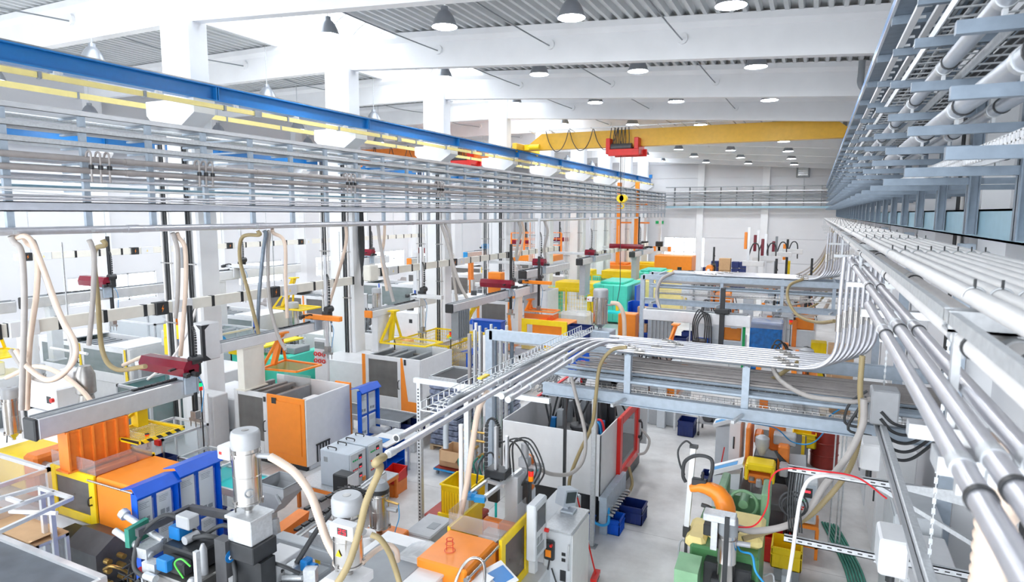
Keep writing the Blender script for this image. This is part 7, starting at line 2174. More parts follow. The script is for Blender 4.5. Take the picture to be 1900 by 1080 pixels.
for k2, (x, y, z0, z1) in enumerate(((1.05, 6.2, 2.95, 5.1), (1.05, 10.6, 3.0, 5.1))):
    n = int((z1-z0)/0.045)
    for q in range(n):
        z = z0+(z1-z0)*q/n
        if q % 2: ch.box(x-0.014, x+0.014, y-0.004, y+0.004, z, z+0.055)
        else: ch.box(x-0.004, x+0.004, y-0.014, y+0.014, z, z+0.055)
a.p('chain', 'galv', ch)
for i, (Yq, l, r_) in enumerate(((8.3, at(1455, 990, Y=8.3), at(1700, 1060, Y=8.3)), (8.6, at(1462, 872, Y=8.6), at(1735, 912, Y=8.6)))):
    a = W('slotted_rail', 'slotted galvanised rail reaching out from the right wall, %s' % ('lower one', 'upper one')[i], 'rail', (0.5, Yq, l.z))
    z = (l.z+r_.z)/2
    a.p('channel', 'galv', MB().box(l.x, XR, Yq, Yq+0.012, z-0.04, z+0.04).box(l.x, XR, Yq, Yq+0.06, z+0.03, z+0.04).box(l.x, XR, Yq, Yq+0.06, z-0.04, z-0.03))
    s = MB()
    x = l.x+0.05
    while x < XR-0.1:
        s.box(x, x+0.05, Yq-0.001, Yq, z-0.008, z+0.008)
        x += 0.11
    a.p('slot', 'dark', s)['kind'] = 'stuff'
    a.p('brace', 'galv', MB().bar((l.x+1.0, Yq+0.03, z-0.04), (XR-0.1, Yq+0.03, z-0.75), 0.05))
a = W('cable_drop', 'black coiled cables hanging at the end of the upper slotted rail', 'cables', (-0.15, 8.6, 2.0))
c = MB()
for q in range(6): c.tube(catmull([(-0.1+0.03*q, 8.62, 2.75), (-0.12+0.03*q, 8.6, 2.3), (-0.08+0.03*q, 8.62, 1.9)], 4), 0.012, 6)
c.ring((-0.05, 8.7, 2.2), 0.14, 0.012, 'y', 20, (0, 2*PI), 5).ring((-0.05, 8.72, 2.22), 0.17, 0.012, 'y', 20, (0, 2*PI), 5)
a.p('cables', 'rubber', c)
for i, x in enumerate((0.55, 0.66, 0.72)):
    one('conduit', 'thin upright steel conduit beside the pale cabinets, %s from the left' % nth(i).replace('nearest', 'first'), 'pipe', MB().cyl((x, 12.4, 0), (x, 12.4, 2.2), 0.014, 8), 'galv', 'thin upright conduits')
for i in range(6):
    hang_hose('dark green hose on the floor beside the pale cabinets, %s from the left' % nth(i).replace('nearest', 'first'), [(0.45+0.05*i, 13.2, 0.025), (0.62+0.05*i, 12.4, 0.025), (0.78+0.05*i, 11.6, 0.025), (0.86+0.05*i, 10.6, 0.025), (0.9+0.05*i, 9.6, 0.025)], 0.02, 'cable_green', 'green floor hoses', ribbed=False)
for i, y in enumerate((10.55, 16.5, 22.1)):
    a = W('support_post', 'broad blue grey steel column at the right wall, %s from the camera' % nth(i), 'post', (1.9, y, 0), 'steel columns on the right wall')
    a.p('column', 'steel_blue', MB().box(1.80, 1.98, y-0.1, y-0.085, 0, 5.6).box(1.80, 1.98, y+0.085, y+0.1, 0, 5.6).box(1.885, 1.895, y-0.085, y+0.085, 0, 5.6))
for i in range(5):
    hang_hose('black cable sagging from wall box to steel column, %s from the top' % nth(i).replace('nearest', 'first'), [(0.98, 10.0, 3.25-0.1*i), (1.15, 10.0, 3.1-0.12*i), (1.4, 10.1, 3.08-0.12*i), (1.75, 10.3, 3.3-0.1*i)], 0.022, 'rubber', 'black cables at the wall box', ribbed=False, name='cable', cat='cable')
a = W('junction_box', 'tall grey junction box with cables under the right end of the crossing', 'box', (1.0, 10.35, 3.0))
a.p('housing', 'cast_grey', MB().box(0.85, 1.2, 10.0, 10.35, 3.05, 3.55, 0.02))
a.p('cables', 'rubber', MB().tube(catmull([(0.8, 10.1, 3.5), (0.6, 10.1, 3.3), (0.55, 10.1, 3.0), (0.8, 10.1, 2.95)], 5), 0.02, 6).tube(catmull([(0.8, 10.15, 3.4), (0.7, 10.1, 3.2), (0.6, 10.1, 2.9), (0.9, 10.1, 2.85)], 5), 0.02, 6))
hang_hose('thick beige ribbed duct hanging from the pipes at the bottom right corner', [(0.66, 2.75, 5.2), (0.66, 2.76, 5.0), (0.66, 2.75, 4.6), (0.66, 2.74, 4.2), (0.66, 2.74, 3.8)], 0.07, 'hose_beige', pitch=0.045)
# ================================================================ left aisle and the far half of the hall
def long_machine(label, xa, xb, y0, y1, h, trim='orange', body='white', pane='smoked', ld=True, roof=True, mesh=False):
    a = W('moulding_machine', label, 'machine', ((xa+xb)/2, y0, 0))
    xm = xa+(xb-xa)*0.55
    a.p('base', body, MB().box(xa, xb, y0, y1, 0.0, 0.75, 0.02))
    L = (xm-xa-0.1)/2
    for q in range(2):
        door_s(a, body, xa+0.05+q*L, xa+0.02+(q+1)*L, y0+0.02, 0.75, h, 0.14, pane, 0.05, low=0.3)
        a.p('side_trim', trim, MB().prism([(xa+(q+1)*L, 0.7), (xa+(q+1)*L+0.12, 0.7), (xa+(q+1)*L+0.05, h), (xa+(q+1)*L, h)], 'y', y0-0.06, y0-0.04))
    a.p('guard', body, MB().box(xa, xa+0.05, y0, y1, 0.75, h, 0.01).box(xa, xm, y1-0.05, y1, 0.75, h, 0.01).box(xm-0.05, xm, y0, y1, 0.75, h, 0.01))
    if roof: a.p('top_cover', body, MB().box(xa, xa+(xm-xa)*.3, y0, y1, h, h+0.05, 0.01).box(xa+(xm-xa)*.75, xm, y0, y1, h, h+0.05, 0.01))
    ym = (y0+y1)/2
    clamp_guts(a, xa+0.1, xm-0.1, y0+0.2, y1-0.2, 0.75, h-0.15, 'light_grey')
    a.p('clamp_cylinder', 'pipe_grey', MB().cyl((xa-0.9, ym, h*0.72), (xa, ym, h*0.72), 0.22, 16).cyl((xa-0.9, ym-0.45, h*0.72), (xa, ym-0.45, h*0.72), 0.08, 10))
    x0 = xm+0.15
    a.p('injection_housing', body, MB().box(xb-1.5, xb-0.05, y0+0.1, y1-0.1, 0.75, h*0.82, 0.03).box(xb-2.0, xb-1.5, ym-0.25, ym+0.25, 0.9, h*0.68, 0.04))
    outlet_panel(a, xb-0.5, y0+0.098, h*0.62, 's', (2, 2), 0.07)
    a.p('barrel', 'cast_grey', MB().cyl((x0, ym, h*0.55), (xb-1.9, ym, h*0.55), 0.12, 14).box(x0+0.3, x0+0.8, ym-0.25, ym+0.25, h*0.45, h*0.66, 0.05).box(x0+0.1, x0+0.25, y0+0.1, y1-0.1, 0.75, h*0.7, 0.02))
    a.p('cylinder', 'steel', MB().cyl((x0, ym-0.4, h*0.5), (xb-1.5, ym-0.4, h*0.5), 0.06, 10).cyl((x0, ym+0.4, h*0.5), (xb-1.5, ym+0.4, h*0.5), 0.06, 10))
    a.p('guard_frame', body, MB().box(xm+0.02, xm+0.10, y0, y0+0.08, 0.75, h).box(xb-1.7, xb-1.6, y0, y0+0.08, 0.75, h*0.95))
    a.p('step', trim, MB().box(xb-0.9, xb-0.2, y0-0.35, y0, 0.5, 0.72))
    hb = MB()
    for q in range(5): hb.tube(catmull([(x0+0.5+q*0.15, ym, h*0.62), (x0+0.6+q*0.15, ym-0.3, h*0.8), (x0+0.8+q*0.2, ym-0.5, h*0.6), (x0+0.9+q*0.2, y0+0.1, 0.8)], 5), 0.022, 6)
    a.p('hydraulic_hose', 'rubber', hb)
    rnd = random.Random(int(y0*10))
    vb, pw, pm = MB(), MB(), MB()
    for q in range(9):
        x, y, s = rnd.uniform(x0, xb-1.7), rnd.uniform(y0+0.1, y1-0.2), rnd.uniform(0.08, 0.2)
        vb.box(x, x+s*1.4, y, y+s, 0.75, rnd.uniform(0.95, h*0.8), 0.015)
    for q in range(8):
        x, z = rnd.uniform(x0, xb-1.2), rnd.uniform(0.8, h*0.8)
        pw.tube([(x, y0+0.1, 0.75), (x, y0+0.1, z), (x+0.5, y0+0.15, z), (x+0.5, ym, z)], 0.025, 6)
    pm.cyl((xb-1.9, y0+0.25, 1.0), (xb-2.5, y0+0.25, 1.0), 0.16, 14).cyl((xb-2.5, y0+0.25, 1.0), (xb-2.65, y0+0.25, 1.0), 0.09, 12)
    a.p('valve_bank', 'mid_grey', vb)
    a.p('pipework', 'light_grey', pw)
    a.p('pump', 'white', pm)
    a.p('laptop_panel', 'dark', MB().obox((xb-0.7, y0+0.5, h*.82+0.14), (0.3, 0.02, 0.24), 0.3, -0.3))
    tp = MB()
    for q in range(6): tp.box(xa+(xm-xa)*(0.32+q*0.07), xa+(xm-xa)*(0.35+q*0.07), y0+0.15, y1-0.15, h-0.25, h-0.12)
    a.p('tie_plate', 'mid_grey', tp)
    return a


LM = [(-22.5, -14.7, 7.9, 9.3, 1.75, 'orange', 'white', 'plexi', 'nearest white moulding machine of the left aisle with orange step'),
      (-23.0, -14.7, 11.9, 13.4, 1.85, 'yellow', 'white', 'teal_glass', 'white moulding machine with yellow trims and teal panes in the left aisle'),
      (-23.0, -14.7, 16.8, 18.4, 2.1, 'blue', 'white', 'teal_glass', 'white moulding machine with blue trims and teal panes in the left aisle'),
      (-23.2, -14.7, 21.8, 23.4, 2.2, 'orange', 'white', 'smoked', 'white moulding machine with orange trims in the left aisle, fourth row'),
      (-23.2, -14.7, 27.4, 29.0, 2.2, 'blue', 'white', 'teal_glass', 'white moulding machine with blue trims, fifth row of the left aisle'),
      (-23.2, -14.7, 33.2, 34.8, 2.2, 'orange', 'white', 'smoked', 'white moulding machine with orange trims, sixth row of the left aisle'),
      (-23.2, -14.7, 39.0, 40.6, 2.2, 'yellow', 'white', 'smoked', 'white moulding machine with yellow trims, seventh row of the left aisle'),
      (-23.2, -14.7, 45.0, 46.6, 2.2, 'orange', 'white', 'smoked', 'white moulding machine, farthest row of the left aisle')]
for (xa, xb, y0, y1, h, tr, bd, pn, lb) in LM:
    long_machine(lb, xa, xb, y0, y1, h, tr, bd, pn)
for i, (x, y, z, r_) in enumerate(((-16.6, 8.5, 1.3, 0.16), (-17.2, 12.6, 1.4, 0.16), (-17.4, 17.6, 1.6, 0.2), (-17.4, 22.6, 1.6, 0.2), (-17.4, 28.2, 1.6, 0.2), (-17.4, 34.0, 1.6, 0.2), (-13.9, 6.6, 1.55, 0.14))):
    loader(['hopper loader on the nearest white machine of the left aisle', 'hopper loader on the teal machine', 'hopper loader on the blue trimmed machine, third row of the left aisle', 'hopper loader in the fourth row of the left aisle', 'hopper loader in the fifth row of the left aisle', 'hopper loader in the sixth row of the left aisle', 'steel hopper loader at the left edge above the yellow machine end'][i],
           (x, y, z), r_, 1.05, port=3.6, portz=0.85, box=i in (0, 6))
linear_robot('bluish beam robot with maroon cover and black column in the left aisle near the window', (-19.2, 9.6, 3.35), 4.4, ped=1.55, pedm='light_grey', pedy=0.6, cx=2.2, arm=1.2, armx=-0.15, armz=1.5, side=-1, beam=(0.28, 0.3), dropz=1.0)
linear_robot('orange armed beam robot at the far left edge', (-19.2, 6.2, 3.3), 3.2, ped=1.5, pedm='light_grey', cx=2.2, arm=1.3, armx=-0.3, armz=1.3, side=-1, crossm='orange', style='orange', column='orange', beam=(0.28, 0.3))
linear_robot('white beam robot in the left aisle beyond the first column', (-18.6, 14.8, 3.6), 4.4, ped=1.6, pedm='white', cx=1.2, arm=1.5, armx=0.3, armz=1.4, side=1, cover=False, beamm='white', style='white', endc='white', column='alu')
linear_robot('white beam robot with maroon hood, fourth row of the left aisle', (-18.4, 20.2, 3.6), 4.6, ped=1.6, pedm='white', cx=3.2, arm=1.4, armx=0.0, armz=1.6, side=-1, beamm='white', endc='white')
for i, y in enumerate((26.0, 31.6, 37.5, 43.5)):
    linear_robot('beam robot far in the left aisle, %s beyond the fourth row' % nth(i).replace('nearest', 'first'), (-18.0, y, 3.4), 4.2, ped=1.3, pedm='orange_steel' if i == 1 else 'white', cx=2.6, arm=1.4, armx=0.1, armz=1.5, side=1 if i % 2 else -1,
                 crossm='cable_blue' if i == 1 else 'maroon', beamm='alu', endc='orange' if i != 1 else 'cable_blue')
platform('yellow hanging platform in the left aisle at the left edge', [(-19.6, 8.4, 2.3), (-18.3, 8.4, 2.3), (-18.3, 9.3, 2.3), (-19.6, 9.3, 2.3)], 'yellow', (-19.2, 8.9, 3.3), 0.06, 'yellow_clear')
platform('yellow hanging platform on a yellow tripod beyond the first column', [(-18.2, 17.4, 2.4), (-16.8, 17.4, 2.4), (-16.8, 18.4, 2.4), (-18.2, 18.4, 2.4)], 'yellow', (-17.6, 17.9, 3.5), 0.07, 'yellow_clear')
for i, (x0, x1, y0, y1, z1) in enumerate(((-22.5, -20.0, 13.9, 15.4, 2.2), (-19.0, -17.0, 13.9, 15.4, 2.1), (-15.9, -14.6, 9.9, 11.3, 1.6), (-18.5, -16.5, 14.0, 16.0, 1.9))):
    a = W('guard_cage', 'aluminium framed guard cage between the machines of the left aisle, %s from the wall' % nth(i).replace('nearest', 'first'), 'guard', ((x0+x1)/2, (y0+y1)/2, 0), 'guard cages of the left aisle')
    alu_frame(a, x0, x1, y0, y1, 0, z1, 0.06, 'alu', 'plexi_clear' if i != 2 else 'teal_glass')
    a.p('equipment', 'light_grey', MB().box(x0+0.3, x1-0.3, y0+0.3, y1-0.3, 0, 0.95, 0.03).box(x0+0.5, x0+0.9, y0+0.4, y1-0.5, 0.95, 1.3, 0.03))
stack_light('red and green signal light on a pole in the left aisle', (-17.4, 7.2, 1.5), 1.0, ('green_lens', 'red_lens'), 0.05)
stack_light('red signal light beside the teal machine', (-15.1, 12.2, 1.5), 0.7, ('red_lens', 'orange_lens'), 0.05)
a = W('fork_robot', 'grey and orange feeder head with blue cap on the second left aisle machine', 'feeder', (-17.8, 13.0, 1.9))
a.p('head', 'cast_grey', MB().lathe(-17.8, 13.0, [(0.2, 2.7), (0.28, 2.75), (0.28, 3.2), (0.22, 3.25), (0.3, 3.3)], 20))
a.p('neck', 'orange', MB().lathe(-17.8, 13.0, [(0.3, 2.35), (0.18, 2.5), (0.2, 2.7)], 18).cyl((-17.2, 13.0, 2.45), (-16.9, 13.0, 2.45), 0.2, 14))
a.p('stand', 'light_grey', MB().box(-18.1, -17.5, 12.75, 13.25, 1.85, 2.35, 0.03))
one('blue_tank', 'blue cylinder tank on the second left aisle machine', 'tank', MB().cyl((-16.5, 13.1, 2.05), (-15.9, 13.1, 2.05), 0.25, 16), 'cable_blue')
one('flow_panel', 'yellow orange cover plate above the teal machine behind the busbar', 'cover', MB().box(-16.9, -15.6, 12.0, 12.06, 2.35, 2.75, 0.02).box(-16.9, -16.75, 12.0, 12.06, 1.85, 2.35), 'yellow')

# busbars
busbar('long cream busbar trunking crossing in front of the first column', -12.9, 3.80, 1.5, 15.6, 0.4, (5.75, 8.95, 12.2))
busbar('cream busbar trunking between the second and fifth columns', -12.9, 3.95, 16.7, 33.0, 0.3, (16.9, 21.5, 26.5))
busbar('cream busbar trunking along the left aisle near the wall', -24.2, 4.35, 12.0, 40.0, 0.2, (12.2, 16.0, 20.5, 25.0))
busbar('cream busbar trunking along the main hall far machines', -11.2, 3.6, 33.5, 47.0, 0.3, (36.0, 41.0))
one('junction_box', 'cream junction box at the start of the second busbar', 'box', MB().box(-13.0, -12.7, 16.2, 16.65, 3.8, 4.3, 0.03), 'cream')
c = MB()
for q in range(6): c.tube(catmull([(-13.38, 16.5+0.05*q, 6.0), (-13.36, 16.5+0.05*q, 4.8), (-13.25, 16.45, 4.1-0.05*q), (-13.1, 16.3, 3.85-0.04*q), (-12.98, 16.25, 3.95+0.03*q)], 6), 0.022, 6)
one('cable_bundle', 'black cables curving from the second column into the cream junction box', 'cables', c, 'rubber', kind='stuff')
# dark conduits on the columns
for i, y in enumerate(CY[2:10]):
    t = T('conduit_bundle', 'upright conduits on the %s white column' % nth(i).replace('nearest', 'first'), 'pipe', (CX0, y-0.05, 0.4), 0, 'upright conduits on the columns')
    d, l_ = MB(), MB()
    for q in range(7 if i else 6): (d if q % 3 else l_).cyl((-0.28+0.09*q if q < 4 else 0.28+0.09*q, 0, 0), (-0.28+0.09*q if q < 4 else 0.28+0.09*q, 0, 7.2), 0.028, 8)
    t.p('dark_conduit', 'rubber' if i < 4 else 'galv', d)
    t.p('pale_conduit', 'pipe_white', l_)
    s = MB()
    for z in (2.8, 4.3, 5.6, 6.6): s.box(-0.33, 0.12, -0.05, -0.03, z, z+0.03).box(0.6, 0.95, -0.05, -0.03, z, z+0.03)
    t.p('strap', 'steel', s)
one('wall_lamp', 'dusty oval lamp on the first white column', 'lamp', MB().lathe(-13.95, 10.52, [(0.10, 4.62), (0.13, 4.7), (0.13, 5.05), (0.09, 5.12)], 16), 'cast_grey')

# hoses hanging from the left rack pipe
HH = [((20, 438), [(40, 470), (45, 560), (42, 680), (40, 760)], 'hose_grey', 0.038), ((45, 440), [(68, 470), (68, 540), (55, 640), (50, 760)], 'hose_beige', 0.036),
      ((20, 300+90), [(60, 450), (110, 580), (140, 640), (130, 680), (90, 705), (50, 680), (30, 650)], 'hose_beige', 0.036), ((60, 448), [(100, 560), (135, 650), (110, 700), (60, 700), (20, 650)], 'hose_grey', 0.035),
      ((165, 445), [(175, 480), (172, 560), (165, 640)], 'hose_grey', 0.036), ((190, 445), [(175, 470), (182, 560), (190, 650), (215, 685), (270, 680)], 'hose_olive', 0.036),
      ((320, 432), [(330, 470), (330, 540), (326, 590)], 'hose_grey', 0.036), ((328, 432), [(343, 460), (345, 520), (340, 600), (335, 660)], 'hose_beige', 0.036),
      ((478, 428), [(450, 440), (445, 480), (460, 540), (480, 620)], 'hose_olive', 0.036), ((490, 428), [(488, 470), (480, 560), (478, 640)], 'rack_steel', 0.036), ((497, 428), [(497, 470), (500, 560), (515, 620), (530, 650)], 'hose_grey', 0.034), ((505, 425), [(528, 450), (530, 520), (533, 590)], 'hose_beige', 0.034),
      ((700, 412), [(705, 450), (715, 500), (730, 560)], 'hose_grey', 0.04), ((712, 411), [(712, 450), (708, 480), (718, 540)], 'hose_beige', 0.036), ((640, 415), [(642, 450), (630, 500), (612, 560), (600, 600)], 'hose_beige', 0.036),
      ((818, 408), [(830, 450), (850, 520), (870, 560)], 'hose_grey', 0.045), ((825, 408), [(835, 440), (840, 500), (848, 560)], 'hose_grey', 0.04),
      ((962, 402), [(966, 430), (958, 470), (965, 498), (985, 500)], 'hose_grey', 0.05), ((968, 402), [(972, 430), (966, 465), (958, 485)], 'hose_beige', 0.045),
      ((1010, 401), [(1016, 430), (1010, 460), (1012, 480)], 'hose_grey', 0.05)]
for i, (a0, rest, m, r_) in enumerate(HH):
    s = at(*a0, X=-11.8)
    s.z = min(s.z, 5.66)
    pts = [s, s+Vector((0, 0.04, -0.1))]
    for (x, y) in rest: pts.append(at(x, y, Y=s.y+0.1))
    for q in range(2, len(pts)): pts[q].x = max(-14, min(-9.5, pts[q].x))
    hang_hose('conveying hose hanging from the left rack pipe, %s counted from the left edge' % nth(i).replace('nearest', 'first'), pts, r_*1.25, m, 'hoses hanging from the left rack', ribbed=False)
for i, (x, y0, y1) in enumerate(((-11.75, 12.6, 13.2), (-11.75, 17.5, 18.0))):
    pass

# main hall beyond the third column
a = big_machine('white moulding machine with orange curved trim left of the orange boxed robot', -13.1, -10.9, 24.2, 25.9, 2.2, 0.65, style=1, ext=0.4)
big_machine('white moulding machine with orange trim, next one beyond the orange boxed robot', -14.3, -12.2, 29.9, 31.4, 2.0, 0.65, style=1, ext=0.4)
linear_robot('white beam robot with an orange box at its near end', (-10.3, 21.6, 2.75), 3.4, ped=1.5, pedm='cream', pedw=0.4, pedy=0.4, cx=1.6, arm=1.0, armx=0.4, armz=1.1, side=1, cover=False, beamm='white', endc='orange', style='orange', crossm='orange')
a = W('robot_box', 'orange and white box on the near end of the orange boxed robot', 'box', (-10.75, 21.4, 2.9))
a.p('upper', 'orange', MB().box(-11.1, -10.55, 21.2, 21.55, 2.95, 3.75, 0.02))
a.p('lower', 'white', MB().box(-11.08, -10.56, 21.22, 21.54, 2.7, 2.95, 0.02))
one('storage_cabinet', 'blue steel cabinet under the orange boxed robot', 'cabinet', MB().box(-11.6, -10.4, 20.9, 21.3, 0.0, 1.9, 0.02).box(-11.62, -10.38, 20.88, 21.32, 1.9, 1.94), 'blue')
platform('orange hanging platform right of the orange boxed robot', [(-10.3, 22.9, 2.1), (-9.1, 22.9, 2.1), (-9.1, 23.6, 2.1), (-10.3, 23.6, 2.1)], 'orange', (-10.2, 23.2, 2.5), 0.06, 'orange_clear')
platform('yellow hanging platform under the grey maroon robot', [(-10.9, 17.9, 1.85), (-9.3, 17.9, 1.85), (-9.3, 19.0, 1.85), (-10.9, 19.0, 1.85)], 'yellow', (-10.2, 18.5, 2.8), 0.06, 'yellow_clear')
a = W('guard_cage', 'aluminium guard cage with clear panes around the yellow topped cell', 'guard', (-9.7, 18.5, 0))
alu_frame(a, -11.4, -8.1, 17.6, 19.6, 0, 1.55, 0.08, 'alu', 'plexi')
a.p('machine', 'light_grey', MB().box(-11.0, -8.4, 18.0, 19.3, 0, 1.1, 0.04))
a = W('moulding_machine', 'orange moulding machine with yellow guard frame behind the crossing frame', 'machine', (-9.0, 22.0, 0))
a.p('base', 'light_grey', MB().box(-10.3, -8.1, 21.9, 23.2, 0, 0.8, 0.02))
a.p('cover', 'orange', MB().box(-9.6, -8.2, 22.0, 23.2, 0.8, 1.85, 0.03))
a.p('guard_frame', 'yellow', MB().box(-10.0, -8.15, 21.9, 21.98, 0.75, 0.95).box(-10.0, -8.15, 21.9, 21.98, 1.75, 1.95).box(-8.35, -8.15, 21.9, 21.98, 0.95, 1.75).box(-10.0, -9.8, 21.9, 21.98, 0.95, 1.75))
a.p('hood_pane', 'orange_clear', MB().box(-10.2, -9.0, 22.6, 22.62, 1.85, 2.05).box(-9.0, -8.98, 22.0, 23.2, 1.85, 2.05))
crate('stack of navy crates right of the orange machine behind the crossing, upper one', -7.75, 22.3, 1.35, 0.9, 0.6, 0.45, 'navy')
crate('stack of navy crates right of the orange machine behind the crossing, lower one', -7.75, 22.3, 0.88, 0.9, 0.6, 0.45, 'navy')
one('crate_stand', 'blue stand carrying the navy crates behind the crossing', 'stand', MB().box(-8.2, -7.3, 22.0, 22.6, 0, 0.87, 0.02), 'blue')
p = at(1113, 620, Y=22.5)
loader('large hopper loader with grey cap behind the crossing frame', (p.x, 22.5, 1.7), 0.27, 1.5, port=0.2, portz=0.7)
one('loader_stand', 'blue and dark stand under the large loader behind the crossing', 'stand', MB().box(p.x-0.45, p.x+0.5, 22.1, 22.9, 0, 1.68, 0.03), 'steel_blue')
hang_hose('beige hose falling from the large loader behind the crossing', [Vector((p.x+0.4, 22.5, 2.7)), Vector((p.x+0.7, 22.5, 2.65)), Vector((p.x+0.9, 22.5, 2.2)), Vector((p.x+0.95, 22.5, 1.2))], 0.08, 'hose_beige', ribbed=False)
one('orange_cabinet', 'upright orange and dark cabinet left of the farther crossing leg', 'cabinet', MB().box(-6.85, -6.15, 24.2, 24.8, 0, 2.05, 0.03), 'orange')
a = W('tool_shelf', 'blue open shelf with cardboard boxes left of the farther crossing', 'shelf', (-6.2, 26.0, 0))
a.p('frame', 'blue', MB().box(-6.9, -6.86, 25.8, 26.4, 0, 2.3).box(-5.7, -5.66, 25.8, 26.4, 0, 2.3).box(-6.9, -5.66, 26.36, 26.4, 0, 2.3).box(-6.86, -5.7, 25.8, 26.4, 1.0, 1.04).box(-6.86, -5.7, 25.8, 26.4, 1.7, 1.74))
for i, (x, y, z, s) in enumerate(((-5.2, 26.2, 0.5, 0.5), (-5.25, 26.2, 0.0, 0.5), (-6.3, 26.0, 1.04, 0.4), (-6.3, 26.0, 1.74, 0.42))):
    one('cardboard_box', 'brown cardboard box at the blue shelf, %s' % ['on top of the floor box', 'on the floor', 'on the middle board', 'on the upper board'][i], 'box', MB().box(x-s/2, x+s/2, y-s/2+.1, y+s/2-.05, z+0.002, z+s*0.9, 0.01), 'cardboard', 'boxes at the blue shelf')
one('film_pallet', 'pallet wrapped in clear film beside the yellow mesh fences', 'pallet', MB().box(-10.2, -8.9, 26.5, 27.5, 0.0, 1.55, 0.12), 'foil')

# teal machines behind yellow mesh
for i, (x0, y0) in enumerate(((-10.8, 33.0), (-10.6, 41.0))):
    a = W('moulding_machine', 'big teal moulding machine with yellow hood behind mesh fences, %s one' % ('nearer', 'farther')[i], 'machine', (x0, y0, 0))
    a.p('body', 'teal', MB().box(x0, x0+1.9, y0, y0+3.2, 0.1, 2.15, 0.06).box(x0+0.3, x0+1.6, y0+0.4, y0+2.6, 2.15, 2.28, 0.03))
    a.p('seam', 'cable_green', MB().box(x0+0.6, x0+0.62, y0-0.004, y0, 0.2, 2.1).box(x0+1.15, x0+1.17, y0-0.004, y0, 0.2, 2.1).box(x0+1.9, x0+1.904, y0+1.1, y0+1.12, 0.2, 2.1))
    a.p('yellow_hood', 'yellow', MB().box(x0-2.3, x0, y0+0.2, y0+1.6, 1.6, 2.15, 0.05).box(x0-0.25, x0, y0+0.1, y0+0.3, 0.2, 1.6), label='yellow hood')
    a.p('clamp_unit', 'teal', MB().box(x0-4.4, x0-2.4, y0+0.4, y0+1.8, 0.2, 1.7, 0.05))
    a.p('clamp_cap', 'yellow', MB().box(x0-4.0, x0-3.0, y0+0.3, y0+1.4, 1.7, 2.1, 0.04))
    fence('yellow mesh fence around the %s teal machine' % ('nearer', 'farther')[i], [(x0-2.6, y0-0.9), (x0-1.2, y0-0.9), (x0+0.05, y0-0.9), (x0+0.05, y0-0.1)], 0.15, 1.95, 'yellow', 'mesh', 0.08, cell=0.14)
one('work_bench', 'turquoise bench in front of the nearer teal machine', 'bench', MB().box(-10.2, -8.6, 31.6, 32.3, 0.8, 0.88).box(-10.1, -10.0, 31.7, 31.8, 0, .8).box(-8.8, -8.7, 31.7, 31.8, 0, .8), 'turquoise')
one('tool_wall', 'blue perforated tool wall right of the nearer teal machine', 'panel', MB().box(-8.6, -8.5, 33.5, 35.5, 0, 2.1, 0.01), 'blue')
for i, (px_, py_, zz) in enumerate(((1005, 503, 3.5), (1098, 482, 3.5), (1188, 468, 3.55))):
    p = at(px_, py_, Z=zz)
    linear_robot('beam robot with white arm and maroon head far in the hall, %s from the left' % nth(i).replace('nearest', 'first'), (p.x, p.y-2.0, 3.35), 5.0, ped=1.6, pedm='cast_grey', pedw=0.8, cx=1.8, arm=2.4, armx=0.1, armz=2.0, side=-1, beam=(0.35, 0.32), column='dark' if i == 2 else 'alu', gripper=False, dropz=0.9, cov=0.8 if i == 2 else 0.12)
for i, (x, y) in enumerate(((1110, 463), (1147, 455), (1180, 447))):
    p = at(x, y, Y=48.0)
    a = W('jib_column', 'tall orange lifting column in the far hall, %s from the left' % nth(i).replace('nearest', 'first'), 'column', (p.x, 48.0, 0), 'tall orange columns')
    a.p('column', 'orange', MB().box(p.x-0.14, p.x+0.14, 47.86, 48.14, 0, 8.3))
    a.p('arm', 'orange_steel', MB().box(p.x, p.x+1.0, 47.95, 48.05, 5.2, 5.32).box(p.x, p.x+0.8, 47.95, 48.05, 6.6, 6.7))
a = W('lifting_platform', 'orange railed lifting platform far left of the teal machines', 'platform', (-16.0, 37.0, 0))
f = MB()
for (x, y) in ((-17.2, 36.0), (-14.6, 36.0), (-17.2, 38.0), (-14.6, 38.0), (-15.9, 36.0)): f.box(x-0.05, x+0.05, y-0.05, y+0.05, 3.2, 5.4 if x > -17 and x < -15 else 4.7)
for z in (3.9, 4.3, 4.7): f.box(-17.2, -14.6, 35.97, 36.03, z, z+0.05).box(-17.2, -14.6, 37.97, 38.03, z, z+0.05)
a.p('railing', 'orange', f)
a.p('deck', 'orange', MB().box(-17.3, -14.5, 35.9, 38.1, 3.0, 3.35))
a.p('scissor', 'orange_steel', MB().bar((-17, 36.2, 0.0), (-14.8, 36.2, 3.0), 0.12).bar((-14.8, 36.2, 0.0), (-17, 36.2, 3.0), 0.12))

# right half beyond the crossing
a = W('beam_robot', 'big grey cross beam robot with black column between the crossings', 'robot', (-4.0, 21.6, 0))
a.p('beam', 'alu', MB().box(-5.2, -1.7, 21.45, 21.75, 2.35, 2.72, 0.02))
a.p('rail', 'mid_grey', MB().box(-5.1, -1.8, 21.5, 21.7, 2.72, 2.76))
pr = MB().box(-4.9, -4.2, 21.5, 21.7, 0.9, 2.35)
for q in range(6): pr.box(-4.9+q*0.13, -4.87+q*0.13, 21.46, 21.5, 0.9, 2.35)
a.p('pedestal', 'mid_grey', pr)
a.p('column', 'dark', MB().box(-2.65, -2.5, 21.3, 21.42, 1.6, 3.6, 0.01).box(-2.8, -2.35, 21.25, 21.5, 2.76, 2.92, 0.02))
a.p('gripper', 'dark', MB().box(-3.1, -2.3, 21.2, 21.4, 1.3, 1.6, 0.03).box(-3.4, -3.0, 21.0, 21.3, 1.4, 1.9, 0.03))
cl = MB()
